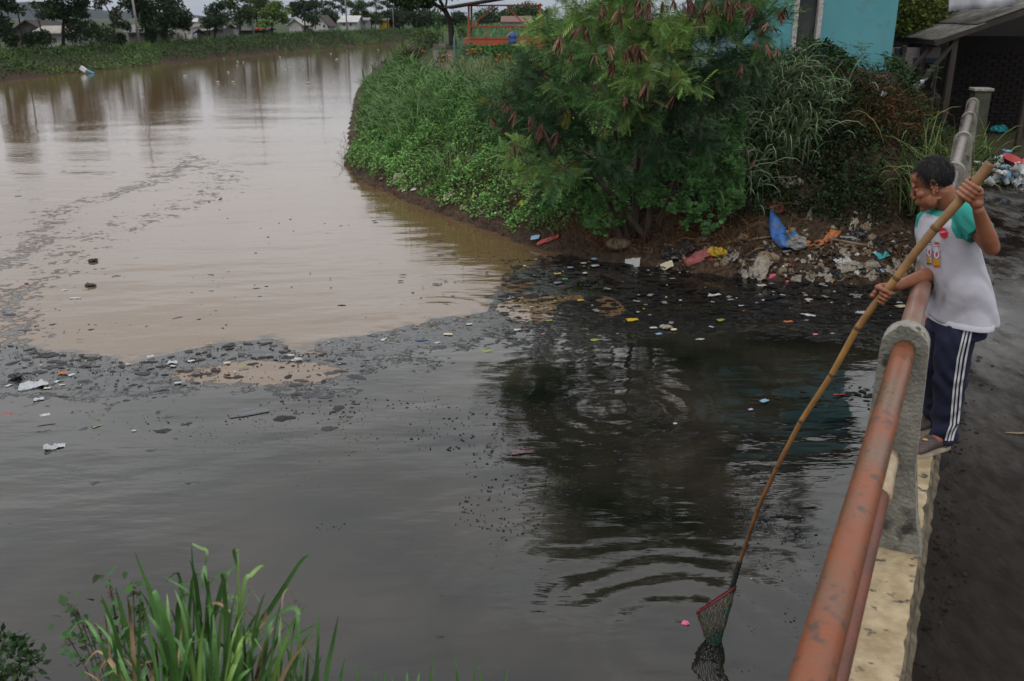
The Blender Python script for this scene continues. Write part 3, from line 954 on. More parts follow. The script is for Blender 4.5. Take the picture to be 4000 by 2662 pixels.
# strands
ns = 2600
th = np.arccos(1 - 1.45 * rngh.rand(ns)); ph = rngh.rand(ns) * 2 * math.pi
root = np.stack([C0[0] + RR[0] * np.sin(th) * np.cos(ph), C0[1] + RR[1] * np.sin(th) * np.sin(ph), C0[2] + RR[2] * np.cos(th)], 1)
ok = np.array([r_[2] > hairline(r_[0]) - .006 for r_ in root])
root = root[ok]; ns = len(root)
nrm = (root - np.array(C0)) / np.array(RR) ** 2; nrm /= np.linalg.norm(nrm, axis=1, keepdims=True)
tang = np.stack([np.full(ns, .35) + .6 * (root[:, 0] > 0.02), np.zeros(ns), np.full(ns, -.75)], 1) + .35 * rngh.randn(ns, 3)
tang -= nrm * np.sum(tang * nrm, 1, keepdims=True); tang /= np.linalg.norm(tang, axis=1, keepdims=True)
ln = (.020 + .018 * rngh.rand(ns))[:, None]
side_ = np.cross(nrm, tang) * .0009
p0 = root - nrm * .004; p1 = root + nrm * .005 + tang * ln * .5; p2 = root + nrm * .004 * rngh.rand(ns, 1) + tang * ln
SV = np.stack([p0 - side_, p0 + side_, p1 - side_, p1 + side_, p2 - side_ * .3, p2 + side_ * .3], 1).reshape(-1, 3) * np.array([FS, .96, 1]) @ Rm.T * HS + np.array(hc)
base_ = np.arange(ns)[:, None] * 6
SF = np.concatenate([base_ + np.array([[0, 1, 3, 2]]), base_ + np.array([[2, 3, 5, 4]])], 0)
grey = (rngh.rand(ns) < .07 + .16 * (root[:, 0] > .04))[:, None]
sc_ = np.where(grey, np.array([[.055, .053, .056]]) * (0.5 + rngh.rand(ns, 1)), np.array([[.012, .011, .012]]) * (.6 + rngh.rand(ns, 1)))
Vh, Fh, Ch = merge([(HVw, np.array(hfc), hcol), (SV, SF, np.repeat(sc_, 6, 0))])
hair_o = fast_obj('hair', Vh, Fh, M['hair'], Ch, smooth=True); keep_world(hair_o, man)

# ---- shirt
def seg3(P_, a_, b_):
    a_ = np.array(a_); b_ = np.array(b_); d_ = b_ - a_
    t_ = np.clip(((P_ - a_) @ d_) / (d_ @ d_), 0, 1)
    return np.linalg.norm(P_ - a_ - t_[:, None] * d_, axis=1)
tor = MB()
rows = [(3713, 806, 4.615, .066, .062), (3706, 820, 4.62, .100, .074), (3700, 836, 4.62, .155, .090), (3697, 864, 4.62, .190, .106), (3700, 930, 4.62, .192, .118), (3718, 1010, 4.61, .186, .124),
        (3738, 1080, 4.595, .187, .128), (3747, 1140, 4.59, .193, .131), (3750, 1195, 4.59, .199, .136), (3751, 1240, 4.59, .204, .140)]
RW = []
for px, py, Y, a_, b_ in rows:
    c_ = aty(px, py, Y); RW.append((c_, a_, b_))
tor.loft([ering(c_, a_, b_, 36) for c_, a_, b_ in RW[::-1]])
def sleeve(a0, b0, end, r0, r1):
    chain(tor, [a0, a0 * .5 + (a0 * (1 - end) + b0 * end) * .5], [r0, (r0 + r1) / 2], 20)
    m_ = a0 * .5 + (a0 * (1 - end) + b0 * end) * .5
    tor.tube([m_, a0 * (1 - end) + b0 * end], [(r0 + r1) / 2, r1], 20)
shL2 = shL - Lc * .012; shR2 = shR + Lc * .012
sleeve(shL2, elL, .60, .066, .072)
sleeve(shR2, elR, .72, .064, .066)
shirt_me = remesh(tor, 'shirt', [M['shirt'], M['teal']], .0055, 10, .5)
co_ = coords(shirt_me); nn = normals(shirt_me)
ctr = np.array(RW[5][0]); lat = (co_ - ctr) @ np.array(Lc); fwd = (co_ - ctr) @ np.array(Fc); zz = co_[:, 2]
top_z, hem_z = RW[0][0].z, RW[-1][0].z
# folds: long diagonal drags from the raised arm, soft vertical drape at the hem, fine crumple
d1 = lat * .8 - (zz - hem_z) * .35 + fwd * .5
wv_ = fbm(lat * 5 + 20 + fwd * 4, zz * 4 + 11, 17, 2)
fold = .026 * (fbm(d1 * 13 + 40 + wv_ * 2.2, (zz - hem_z) * 2.2 + 3 + fwd, 61, 2) - .5) * 2 * sstep(top_z - .03, top_z - .20, zz)
fold += .0035 * (fbm(lat * 16 + 30 + zz * 6, zz * 9 + 50 + fwd * 12, 8, 3) - .5) * 2
arm_d = np.minimum(seg3(co_, shL, elL), seg3(co_, shR, elR))
sleeve_m = sstep(.088, .070, arm_d) * sstep(.13, .18, np.abs(lat))
fold += sleeve_m * .008 * (fbm(zz * 26 + lat * 14, fwd * 18 + 9 + zz * 9, 71, 2) - .5) * 2
co2 = co_ + nn * fold[:, None]
# the belly presses against the pipe
pp_ = np.array([PP_ for PP_ in [br(0, RN, PZ)]])[0]
sN = co2 @ np.array(NX); zr = co2[:, 2] - PZ
dist = np.hypot(sN - RN, zr)
push = np.clip(.056 - dist, 0, .06)
dirn = np.stack([np.ones_like(sN) * NX.x, np.ones_like(sN) * NX.y, np.zeros_like(sN)], 1)
near = (co2[:, 2] < PZ + .2)
lim = np.where(np.abs(zr) < .056, RN + np.sqrt(np.clip(.056 ** 2 - zr ** 2, 0, 1)), -9)
inn = (sN < lim) & (np.abs(lat) < .21)
co2 = co2 + dirn * (np.where(inn, np.clip(lim - sN, 0, .12), 0))[:, None]
setco(shirt_me, co2)
cen = np.empty(len(shirt_me.polygons) * 3, np.float32); shirt_me.polygons.foreach_get('center', cen); cen = cen.reshape(-1, 3)
lat = (cen - ctr) @ np.array(Lc); zz = cen[:, 2]; fwd = (cen - ctr) @ np.array(Fc)
tz = (top_z - zz)
rag = .072 + .085 * np.clip(tz / .20, 0, 1.0)
arm_d = np.minimum(seg3(cen, shL, elL), seg3(cen, shR, elR))
teal = (np.abs(lat) > rag) & (tz < .13)
teal |= (arm_d < .086) & (np.abs(lat) > .135 + .05 * sstep(.12, .3, tz))
teal |= tz < .030 + .012 * (fwd > 0)
shirt_me.polygons.foreach_set('material_index', teal.astype(np.int32))
shirt_me.update()
shirt = mesh_obj('shirt', shirt_me, man)
# hem band
mb = MB()
c_, a_, b_ = RW[-1]
def hemring(dz, gr):
    out_ = []
    for k in range(72):
        t_ = 2 * math.pi * k / 72
        f_ = .004 * math.sin(t_ * 5 + 1)
        out_.append(c_ + Lc * ((a_ + gr + f_) * math.cos(t_)) + Fc * ((b_ + gr + f_) * math.sin(t_)) + UPV * dz)
    return out_
mb.loft([hemring(-.016, .0035), hemring(.012, .0035), hemring(.013, -.004), hemring(-.015, -.004)], False)
keep_world(mb.build('hem', M['shirt'], smooth=True), man)
for p_ in ('hem',):
    pass

# ---- trousers
tr = MB()
legN = [(3738, 1262, 4.54, .098), (3732, 1320, 4.53, .098), (3722, 1390, 4.545, .093), (3710, 1480, 4.565, .085), (3701, 1580, 4.60, .076), (3692, 1660, 4.62, .070), (3685, 1716, 4.63, .068)]
legF = [(3688, 1262, 4.66, .096), (3680, 1320, 4.68, .094), (3668, 1400, 4.73, .088), (3657, 1480, 4.78, .080), (3652, 1560, 4.83, .073), (3648, 1640, 4.88, .068)]
for leg in (legN, legF):
    tr.tube([aty(*q[:3]) for q in leg], [q[3] for q in leg], 24)
tr.loft([ering(aty(3738, 1300, 4.585), .168, .118), ering(aty(3745, 1250, 4.59), .172, .120), ering(aty(3748, 1215, 4.59), .165, .115)])
tr_me = remesh(tr, 'trousers', M['navy'], .007, 8, .5)
co_ = coords(tr_me); nn = normals(tr_me)
f_ = .0060 * np.sin(co_[:, 2] * 52 + 2.5 * np.sin(co_[:, 0] * 25) + 2 * np.sin(co_[:, 1] * 19)) * (.35 + sstep(1.75, 1.45, co_[:, 2]) + np.exp(-((co_[:, 2] - 1.80) / .06) ** 2))
f_ += .006 * (fbm(co_[:, 0] * 18 + 9, co_[:, 2] * 10 + co_[:, 1] * 12, 6, 3) - .5) * 2
setco(tr_me, co_ + nn * f_[:, None])
trousers = mesh_obj('trousers', tr_me, man)

def bvh(me):
    return BVHTree.FromPolygons([tuple(v.co) for v in me.vertices], [tuple(p.vertices) for p in me.polygons])
CAMV = Vector((0, 0, CAM_H))
def cast(tree, px, py, off=.0018):
    d = ray(px, py).normalized()
    h = tree.ray_cast(CAMV, d)
    if h[0] is None: return None
    return h[0] - d * off
def strip(tree, line, w, off=.0018, n=30):
    """a flat band sewn on along a line given by points"""
    L_, R_ = [], []
    pts = []
    for i in range(n):
        f_ = i / (n - 1) * (len(line) - 1); k = min(int(f_), len(line) - 2); f_ -= k
        pts.append((line[k][0] * (1 - f_) + line[k + 1][0] * f_, line[k][1] * (1 - f_) + line[k + 1][1] * f_))
    for x, y in pts:
        a_ = cast(tree, x - w / 2, y, off); b_ = cast(tree, x + w / 2, y, off)
        if a_ is None or b_ is None or (a_ - b_).length > .06: continue
        L_.append(a_); R_.append(b_)
    m_ = MB(); V = []
    for a_, b_ in zip(L_, R_): V += [a_, b_]
    m_.add(V, [(2 * i, 2 * i + 1, 2 * i + 3, 2 * i + 2) for i in range(len(L_) - 1)])
    return m_
tb = bvh(tr_me)
for line in ([(3772, 1275), (3742, 1400), (3727, 1510), (3719, 1600), (3714, 1660), (3702, 1690), (3694, 1722)],
             [(3785, 1273), (3756, 1400), (3741, 1510), (3733, 1600), (3728, 1660), (3715, 1692), (3707, 1724)],
             [(3800, 1270), (3773, 1400), (3756, 1510), (3749, 1600), (3742, 1660), (3727, 1692), (3719, 1722)]):
    strip(tb, line, 7.5, .006, 70).build('stripe', M['stripe'], man, world=True, smooth=True)

# ---- print on the shirt
sb = bvh(shirt_me)
_cast0 = cast
def cast(tree, px, py, off=.0018): return _cast0(tree, px, py, off + .0045)
def decal(name, poly, mt, off=.0022, parent=None, sub=1):
    pts = [cast(sb, x, y, off) for x, y in poly]
    if any(p_ is None for p_ in pts): return None
    cx = sum(p[0] for p in poly) / len(poly); cy = sum(p[1] for p in poly) / len(poly)
    c_ = cast(sb, cx, cy, off)
    m_ = MB(); n_ = len(pts)
    m_.add(pts + [c_], [(i, (i + 1) % n_, n_) for i in range(n_)])
    o = m_.build(name, mt, smooth=True)
    keep_world(o, man)
    return o
def inkm(name, c): return mat(name, c, .85, spec=.15)
INK = dict(red=inkm('ink_red', (.50, .016, .045)), white=inkm('ink_white', (.60, .58, .62)), grey=inkm('ink_grey', (.11, .11, .12)), yellow=inkm('ink_yellow', (.50, .27, .020)),
           purple=inkm('ink_purple', (.22, .13, .30)), orange=inkm('ink_orange', (.55, .07, .03)), pale=inkm('ink_pale', (.52, .49, .55)), pink=inkm('ink_pink', (.55, .07, .10)))
cx, cy = 3686, 911
decal('print_badge', [(cx + 16.5 * math.cos(a_) * 1.0 + 3 * math.sin(a_), cy + 21 * math.sin(a_)) for a_ in [2 * math.pi * k / 24 for k in range(24)]], INK['red'])
def rect(x0, y0, x1, y1, sk=0): return [(x0 + sk, y0), (x1 + sk, y0), ((x1 + x1) / 2, (y0 + y1) / 2), (x1, y1), (x0, y1), ((x0 + x0) / 2 + sk / 2, (y0 + y1) / 2)]
for bx, by, w, h, cap in ((3619, 940, 22, 94, 'grey'), (3645, 946, 27, 98, 'orange')):
    def rc(fx0, fy0, fx1, fy1): 
        return [(bx + w * a_, by + h * b_) for a_, b_ in ((fx0, fy0), ((fx0 + fx1) / 2, fy0), (fx1, fy0), (fx1, (fy0 + fy1) / 2), (fx1, fy1), ((fx0 + fx1) / 2, fy1), (fx0, fy1), (fx0, (fy0 + fy1) / 2))]
    decal('print_bottle', rc(0, .28, 1, 1), INK['pale'], .0020)
    decal('print_bottle_cap', rc(.22, 0, .78, .11), INK[cap], .0022)
    decal('print_bottle_neck', rc(.25, .12, .75, .28), INK['white'], .0021)
    decal('print_bottle_text', rc(.2, .165, .8, .20), INK['purple'], .0026)
    decal('print_bottle_band', rc(0, .36, 1, .66), INK['purple'], .0026)
    decal('print_bottle_label', rc(0, .67, 1, .93), INK['yellow'], .0026)
    decal('print_bottle_foot', rc(0, .93, 1, 1.0), INK['orange' if cap == 'orange' else 'grey'], .0028)
    decal('print_bottle_emblem', [(bx + w * (.5 + .42 * math.cos(a_)), by + h * (.49 + .17 * math.sin(a_))) for a_ in [2 * math.pi * k / 14 for k in range(14)]], INK['white'], .0032)
    decal('print_bottle_emblem_mark', [(bx + w * (.5 + .20 * math.cos(a_)), by + h * (.49 + .11 * math.sin(a_))) for a_ in [2 * math.pi * k / 8 for k in range(8)]], INK['pink'], .0038)
# word on the badge
fc = bpy.data.curves.new('txt', 'FONT'); fc.body = 'BARU!'; fc.size = 1
fo = bpy.data.objects.new('txt', fc); COL.objects.link(fo)
tm = bpy.data.meshes.new_from_object(fo.evaluated_get(bpy.context.evaluated_depsgraph_get()))
bpy.data.objects.remove(fo)
tco = coords(tm); wmx = tco[:, 0].max()
new = []
for q in tco:
    p_ = cast(sb, cx - 13 + q[0] / wmx * 26, cy - 1 - q[1] * 11 - (q[0] / wmx - .5) * 5, .0034)
    new.append(p_ if p_ is not None else Vector((0, 0, 0)))
setco(tm, np.array([tuple(p_) for p_ in new])); tm.materials.clear(); tm.materials.append(INK['white'])
mesh_obj('print_word', tm, man)
strip(sb, [(cx - 9, cy + 6), (cx + 10, cy + 3)], 2.0, .0034, 6)

# ---- shoes: perforated brown clogs with a cream sole
m, t, b, out = nt('perforated_rubber')
N, L = t.nodes.new, t.links.new
tc = N('ShaderNodeTexCoord'); vo = N('ShaderNodeTexVoronoi'); vo.inputs['Scale'].default_value = 95; vo.inputs['Randomness'].default_value = .12
L(tc.outputs['Object'], vo.inputs['Vector'])
rm = N('ShaderNodeMapRange'); rm.inputs['From Min'].default_value = .28; rm.inputs['From Max'].default_value = .42; L(vo.outputs['Distance'], rm.inputs['Value'])
mxn = N('ShaderNodeMixRGB'); mxn.inputs[1].default_value = (.012, .008, .008, 1); mxn.inputs[2].default_value = (.075, .052, .050, 1); L(rm.outputs[0], mxn.inputs[0]); L(mxn.outputs[0], b.inputs['Base Color'])
b.inputs['Roughness'].default_value = .6
M['clog'] = m
M['sole'] = mat('cream_sole', (.42, .36, .27), .7, (.25, .20, .14), 12)
def shoe(toe, he):
    d = (he - toe).normalized(); sd_v = UPV.cross(d)
    Ln = (he - toe).length
    st = [(0, .012, .010), (.03, .030, .030), (.10, .043, .048), (.20, .047, .064), (.33, .047, .078), (.46, .043, .088), (.60, .038, .070), (.75, .036, .060), (.88, .036, .062), (.97, .030, .058), (1.0, .016, .040)]
    mb = MB(); rings_ = []
    for f_, w_, h_ in st:
        c_ = toe + d * (f_ * Ln)
        ring = []
        for k in range(14):
            a_ = 2 * math.pi * k / 14
            ring.append(c_ + sd_v * (w_ * math.cos(a_)) + UPV * (.014 + h_ / 2 + h_ / 2 * math.sin(a_)))
        rings_.append(ring)
    mb.loft(rings_)
    o = mb.build('shoe', M['clog'], man, smooth=True, world=True)
    mb = MB(); rings_ = []
    for f_, w_, h_ in st:
        c_ = toe + d * (f_ * Ln * 1.02 - .003)
        rings_.append([c_ + sd_v * (x_ * (w_ + .005)) + UPV * z_ for x_, z_ in ((-1, .001), (1, .001), (1.03, .012), (1, .022), (-1, .022), (-1.03, .012))])
    mb.loft(rings_)
    so = mb.build('sole', M['sole'], smooth=False); so.parent = o; so.matrix_parent_inverse = Matrix.Identity(4)
    return o, d, sd_v, Ln
o, d, sdv, Ln = shoe(toeL, heL)
mb = MB(); c_ = toeL + d * (.30 * Ln) + UPV * .088 - sdv * .004
for rr_, mtn in ((.016, 'sole'),):
    mb.ell(c_, (rr_, rr_ * .8, .004))
ob = mb.build('badge', M['sole']); ob.parent = o
mb = MB(); mb.ell(c_ + UPV * .003, (.010, .008, .003)); ob = mb.build('badge', INK['yellow']); ob.parent = o
shoe(toeR, heR)

# ------------------------------------------------------------------ bamboo pole with scoop net
m, t, b, out = nt('bamboo')
N, L = t.nodes.new, t.links.new
tc = N('ShaderNodeTexCoord'); sz = N('ShaderNodeSeparateXYZ'); L(tc.outputs['Object'], sz.inputs[0])
rp = N('ShaderNodeValToRGB'); mr = N('ShaderNodeMapRange'); mr.inputs['From Min'].default_value = .3; mr.inputs['From Max'].default_value = 3.0
L(sz.outputs[2], mr.inputs['Value']); L(mr.outputs[0], rp.inputs[0])
rp.color_ramp.elements[0].color = (.15, .062, .022, 1); rp.color_ramp.elements[1].color = (.16, .085, .035, 1)
e = rp.color_ramp.elements.new(.35); e.color = (.19, .085, .030, 1)
e = rp.color_ramp.elements.new(.62); e.color = (.30, .155, .045, 1)
e = rp.color_ramp.elements.new(.88); e.color = (.21, .110, .040, 1)
nzb = N('ShaderNodeTexNoise'); nzb.inputs['Scale'].default_value = 9; nzb.inputs['Detail'].default_value = 6
L(tc.outputs['Object'], nzb.inputs['Vector'])
mrb = N('ShaderNodeMapRange'); mrb.inputs['From Min'].default_value = .3; mrb.inputs['From Max'].default_value = .7; mrb.inputs['To Min'].default_value = .6; mrb.inputs['To Max'].default_value = 1.3
L(nzb.outputs[0], mrb.inputs['Value'])
mv = N('ShaderNodeVectorMath'); mv.operation = 'MULTIPLY'; L(rp.outputs[0], mv.inputs[0]); L(mrb.outputs[0], mv.inputs[1]); L(mv.outputs[0], b.inputs['Base Color'])
b.inputs['Roughness'].default_value = .45
M['bamboo'] = m
M['tape'] = mat('black_rubber_binding', (.010, .010, .011), .55, (.02, .02, .022), 40, .6)
def pole_at(f_):
    k = min(int(f_), len(PP) - 2); q = f_ - k
    return PP[k] * (1 - q) + PP[k + 1] * q, PR[k] * (1 - q) + PR[k + 1] * q
scoop = empty('scoop_net', PP[-1], 0, 'long bamboo pole with a small scoop net dipped in the black water', 'scoop net')
pts, rad = [], []
for i in range(len(PP) * 10 - 9):
    p_, r_ = pole_at(min(i / 10, len(PP) - 1.0001)); pts.append(p_); rad.append(r_)
nodes_px = [(3653, 893), (3501, 1090), (3342, 1290), (3248, 1465), (3129, 1646), (3037, 1821), (2960, 1987), (2908, 2143), (3770, 762)]
mb = MB(); mb.tube(pts, rad, 16); mb.build('pole', M['bamboo'], scoop, smooth=True, world=True)
for nx0, ny0 in nodes_px:
    best = min(range(len(pts)), key=lambda i: (lambda q: (q[0] - nx0) ** 2 + (q[1] - ny0) ** 2)((2000 + FPX * pts[i].x / (pts[i].y * CP - (pts[i].z - CAM_H) * SP), 1331 - FPX * (pts[i].y * SP + (pts[i].z - CAM_H) * CP) / (pts[i].y * CP - (pts[i].z - CAM_H) * SP))))
    p_ = pts[best]; d = (pts[min(best + 1, len(pts) - 1)] - pts[max(best - 1, 0)]).normalized(); r_ = rad[best]
    mb = MB(); mb.tube([p_ - d * .012, p_ - d * .005, p_ - d * .001, p_ + d * .003, p_ + d * .010], [r_ * .99, r_ * 1.12, r_ * 1.03, r_ * 1.10, r_ * .99], 16)
    mb.build('node', mat('bamboo_node', (.10, .055, .022), .7) if 'bamboo_node' not in bpy.data.materials else bpy.data.materials['bamboo_node'], scoop, smooth=True, world=True)
mb = MB(); d0 = (PP[0] - PP[1]).normalized(); mb.tube([PP[0] + d0 * .0005, PP[0] + d0 * .0015], [.017, .017], 14)
mb.build('hollow_end', mat('hollow_shade', (.012, .010, .008), .9), scoop, world=True)  # flat dark disc painted as the shade inside the hollow cane
t0 = aty(2890, 2192, 4.705); t1 = aty(2868, 2255, 4.72); t2 = aty(2855, 2312, 4.73)
mb = MB(); k = 24
tp = [t0 * (1 - i / k) + (t1 * .5 + (t0 + t2) * .25) * (i / k) if False else (t0 * (1 - i / k) + t2 * (i / k)) for i in range(k + 1)]
mb.tube(tp, [.0150 + .0022 * math.sin(i * 2.1) + .002 * i / k for i in range(k + 1)], 14)
mb.build('binding', M['tape'], scoop, smooth=True, world=True)
# rim: a bent hoop seen nearly edge-on
rA, rB = aty(2722, 2394, 4.72), aty(2876, 2290, 4.74)
rc_ = (rA + rB) / 2; ru = (rA - rB) / 2; rw = (ray(2800, 2340).normalized() + Vector((0, 0, .10))) * .10
RIM = [rc_ + ru * math.cos(a_) + rw * math.sin(a_) for a_ in [2 * math.pi * k / 36 for k in range(36)]]
M['redcord'] = mat('red_cord', (.16, .010, .018), .7, (.08, .006, .010), 30)
mb = MB(); mb.tube(RIM + [RIM[0], RIM[1]], .0055, 8, cap=False); mb.build('rim', M['redcord'], scoop, smooth=True, world=True)
for f_ in (.06, .10, .13, .19, .22):
    p_ = RIM[int(f_ * 36)] + Vector((0, -.004, .006)); mb = MB(); mb.ell(p_, (.010, .009, .008)); mb.tube([p_, p_ + Vector((.01, 0, .014))], .003, 5)
    mb.build('knot', M['redcord'], scoop, world=True)
# bag: diamond mesh of cord hanging from the rim into the water
bot = aty(2795, 2520, 4.70); bot.z = -.03
nc, nr = 34, 18
grid = []
for j in range(nr + 1):
    f_ = j / nr
    ring = []
    for i in range(nc):
        a_ = 2 * math.pi * (i + .5 * (j % 2)) / nc
        p_ = rc_ + ru * math.cos(a_) + rw * math.sin(a_)
        k_ = (1 - f_) ** .8
        q = bot + (ru * .22 * math.cos(a_) + rw * .5 * math.sin(a_))
        p_ = p_ * (1 - f_) + q * f_
        p_ += Vector((0, 0, -.02)) * math.sin(math.pi * f_) + Vector((RNG.randn(), RNG.randn(), RNG.randn())) * .0028
        ring.append(p_)
    grid.append(ring)
cords = {0: MB(), 1: MB()}
for j in range(nr):
    for i in range(nc):
        i2 = (i + (1 if j % 2 else -1)) % nc
        for tgt in (i, i2):
            a_ = grid[j][i]; b_ = grid[j + 1][tgt]
            cx_ = (a_ - rc_).dot(ru) / ru.length ** 2
            which = 1 if (cx_ < .1 and j > 4) or j > 10 else 0
            cords[which].tube([a_, b_], .0020, 4, cap=False)
M['cordy'] = mat('yellowish_net_cord', (.12, .10, .055), .8, (.045, .042, .032), 25)
M['cordg'] = mat('green_net_cord', (.012, .075, .055), .8, (.02, .05, .03), 25)
for k_, mn in ((0, 'cordy'), (1, 'cordg')): tag(cords[k_].build('net_bag', M[mn], scoop, world=True), kind='stuff')
# ------------------------------------------------------------------ vegetation helpers
def th(px, py, off=0.0, tmax=80):
    """where the line of sight meets the ground"""
    d = ray(px, py)
    t_ = np.linspace(3, tmax, 1500)
    z = CAM_H + d.z * t_ - height(d.x * t_, d.y * t_)
    k = np.argmax(z < 0)
    if z[k] >= 0: k = len(t_) - 1
    return Vector((d.x * t_[k], d.y * t_[k], CAM_H + d.z * t_[k] + off))
def thm(pxs, pys, tmax=60):
    """vectorised th"""
    pxs = np.asarray(pxs, float); pys = np.asarray(pys, float)
    u = (pxs - 2000) / FPX; v = (pys - 1331) / FPX
    dx, dy, dz = u, CP - v * SP, -SP - v * CP
    t_ = np.linspace(11, tmax, 110)
    X = dx[:, None] * t_; Y = dy[:, None] * t_; Z = CAM_H + dz[:, None] * t_
    D = Z - height(X.ravel(), Y.ravel()).reshape(X.shape)
    k = np.argmax(D < 0, axis=1); k = np.where(k == 0, len(t_) - 1, k)
    i = np.arange(len(pxs))
    return np.stack([X[i, k], Y[i, k], Z[i, k]], 1)

def blades(base, az, length, width, lean, droop, col, nseg=5, tipcol=None, pw=1.9):
    N_ = len(base)
    P = np.zeros((N_, nseg + 1, 3)); P[:, 0] = base
    ca, sa = np.cos(az), np.sin(az)
    for k in range(nseg):
        s = (k + .5) / nseg
        th_ = lean + droop * s ** pw
        dl = length / nseg
        P[:, k + 1, 0] = P[:, k, 0] + ca * np.sin(th_) * dl
        P[:, k + 1, 1] = P[:, k, 1] + sa * np.sin(th_) * dl
        P[:, k + 1, 2] = P[:, k, 2] + np.cos(th_) * dl
    s = np.linspace(0, 1, nseg + 1)
    prof = np.clip(.55 + 1.2 * s, 0, 1) * (1 - s ** 3.0) + .02
    sd = np.stack([-sa, ca, np.zeros(N_)], 1)
    # twist the blade a little so that its face is seen
    tw = RNG.uniform(-.9, .9, N_)
    sd = sd * np.cos(tw)[:, None] + np.stack([np.zeros(N_), np.zeros(N_), np.sin(tw)], 1)
    W = sd[:, None, :] * (prof[None, :, None] * width[:, None, None] / 2)
    V = np.stack([P - W, P + W], 2).reshape(N_, -1, 3)
    n = 2 * (nseg + 1)
    f = np.array([[2 * k, 2 * k + 1, 2 * k + 3, 2 * k + 2] for k in range(nseg)])
    F = (f[None] + (np.arange(N_) * n)[:, None, None]).reshape(-1, 4)
    C = np.repeat(col[:, None, :], n, 1)
    if tipcol is not None:
        k = np.repeat(s, 2)[None, :, None] ** 2
        C = C * (1 - k) + np.array(tipcol)[None, None, :] * k
    return V.reshape(-1, 3), F, C.reshape(-1, 3)

LEAF_V = np.array([[0, 0, 0], [.45, -.28, .05], [1, 0, -.06], [.45, .28, .05]]); LEAF_F = np.array([[0, 1, 2, 3]])
HEART_V = np.array([[0, 0, 0], [-.08, -.30, .02], [.30, -.46, .04], [1, 0, -.1], [.30, .46, .04], [-.08, .30, .02]]); HEART_F = np.array([[0, 1, 2, 3], [0, 3, 4, 5]])
def bipinnate(pairs=7):
    V, F = [], []
    for k in range(pairs):
        x = .16 + .80 * k / (pairs - 1)
        for s in (-1, 1):
            L_ = .40 * (1 - .45 * abs(k / (pairs - 1) - .4)); a_ = R(62)
            dx, dy = math.cos(a_) * L_, math.sin(a_) * L_ * s
            nxp, nyp = -math.sin(a_) * s * .043, math.cos(a_) * .043
            z0 = -.10 * x * x
            o = len(V)
            V += [[x, 0, z0], [x + dx * .5 - nyp * 0 - abs(nxp), dy * .5 - nyp * s, z0 - .02], [x + dx, dy, z0 - .10], [x + dx * .5 + abs(nxp), dy * .5 + nyp * s * 0 + nyp * s, z0 - .02]]
            F.append([o, o + 1, o + 2, o + 3])
    o = len(V); V += [[0, -.006, 0], [0, .006, 0], [1, .004, -.10], [1, -.004, -.10]]; F.append([o, o + 1, o + 2, o + 3])
    return np.array(V, float), np.array(F)
PIN_V, PIN_F = bipinnate()

def leafcloud(N_, c, r, size, cols, up=.4, tpl=(LEAF_V, LEAF_F), shell=.55, squash=1.0, outw=.8, rng=RNG, dv=.3):
    """leaves through an ellipsoid's volume, denser towards its skin"""
    d = rng.randn(N_, 3); d /= np.linalg.norm(d, axis=1, keepdims=True)
    rad = shell + (1 - shell) * rng.rand(N_) ** .6
    rad *= rng.uniform(.75, 1.08, N_)
    pos = np.array(c) + d * rad[:, None] * np.array(r) * np.array([1, 1, squash])
    x = d * outw + rng.randn(N_, 3) * .7; x[:, 2] -= .15
    upv = np.tile(np.array([0, 0, 1.0]), (N_, 1)) * up + rng.randn(N_, 3) * .5
    rot = frames(x, upv)
    sc = size * rng.uniform(.65, 1.25, N_)
    return scatter(tpl[0], tpl[1], pos, rot, sc, colvar(cols, N_, dv, .1, rng))

SHORE = [p for p in NORTH if p[1] < 55 and p[0] < 8][::-1]     # from the bridge round the point to the far reach
_sh = np.array(SHORE, float); _sl = np.concatenate([[0], np.cumsum(np.hypot(*np.diff(_sh, axis=0).T))])
def shore(u, d):
    """u metres along the bank from the bridge side, d metres inland (arrays)"""
    u = np.clip(u, 0, _sl[-1] - .01)
    k = np.clip(np.searchsorted(_sl, u) - 1, 0, len(_sh) - 2)
    f = (u - _sl[k]) / (_sl[k + 1] - _sl[k])
    p = _sh[k] * (1 - f)[:, None] + _sh[k + 1] * f[:, None]
    tg = _sh[k + 1] - _sh[k]; tg /= np.linalg.norm(tg, axis=1, keepdims=True)
    nr = np.stack([tg[:, 1], -tg[:, 0]], 1)
    q = p + nr * d[:, None]
    return q
def u_of(x, y):
    d = np.hypot(_sh[:, 0] - x, _sh[:, 1] - y); return _sl[np.argmin(d)]
U_TREE, U_CORNER, U_TIP, U_END = u_of(1.96, 13.75), u_of(.1, 15.3), u_of(-4.4, 23.8), _sl[-1]

def on_ground(q, off=0.0):
    return np.concatenate([q, (height(q[:, 0], q[:, 1]) + off)[:, None]], 1)

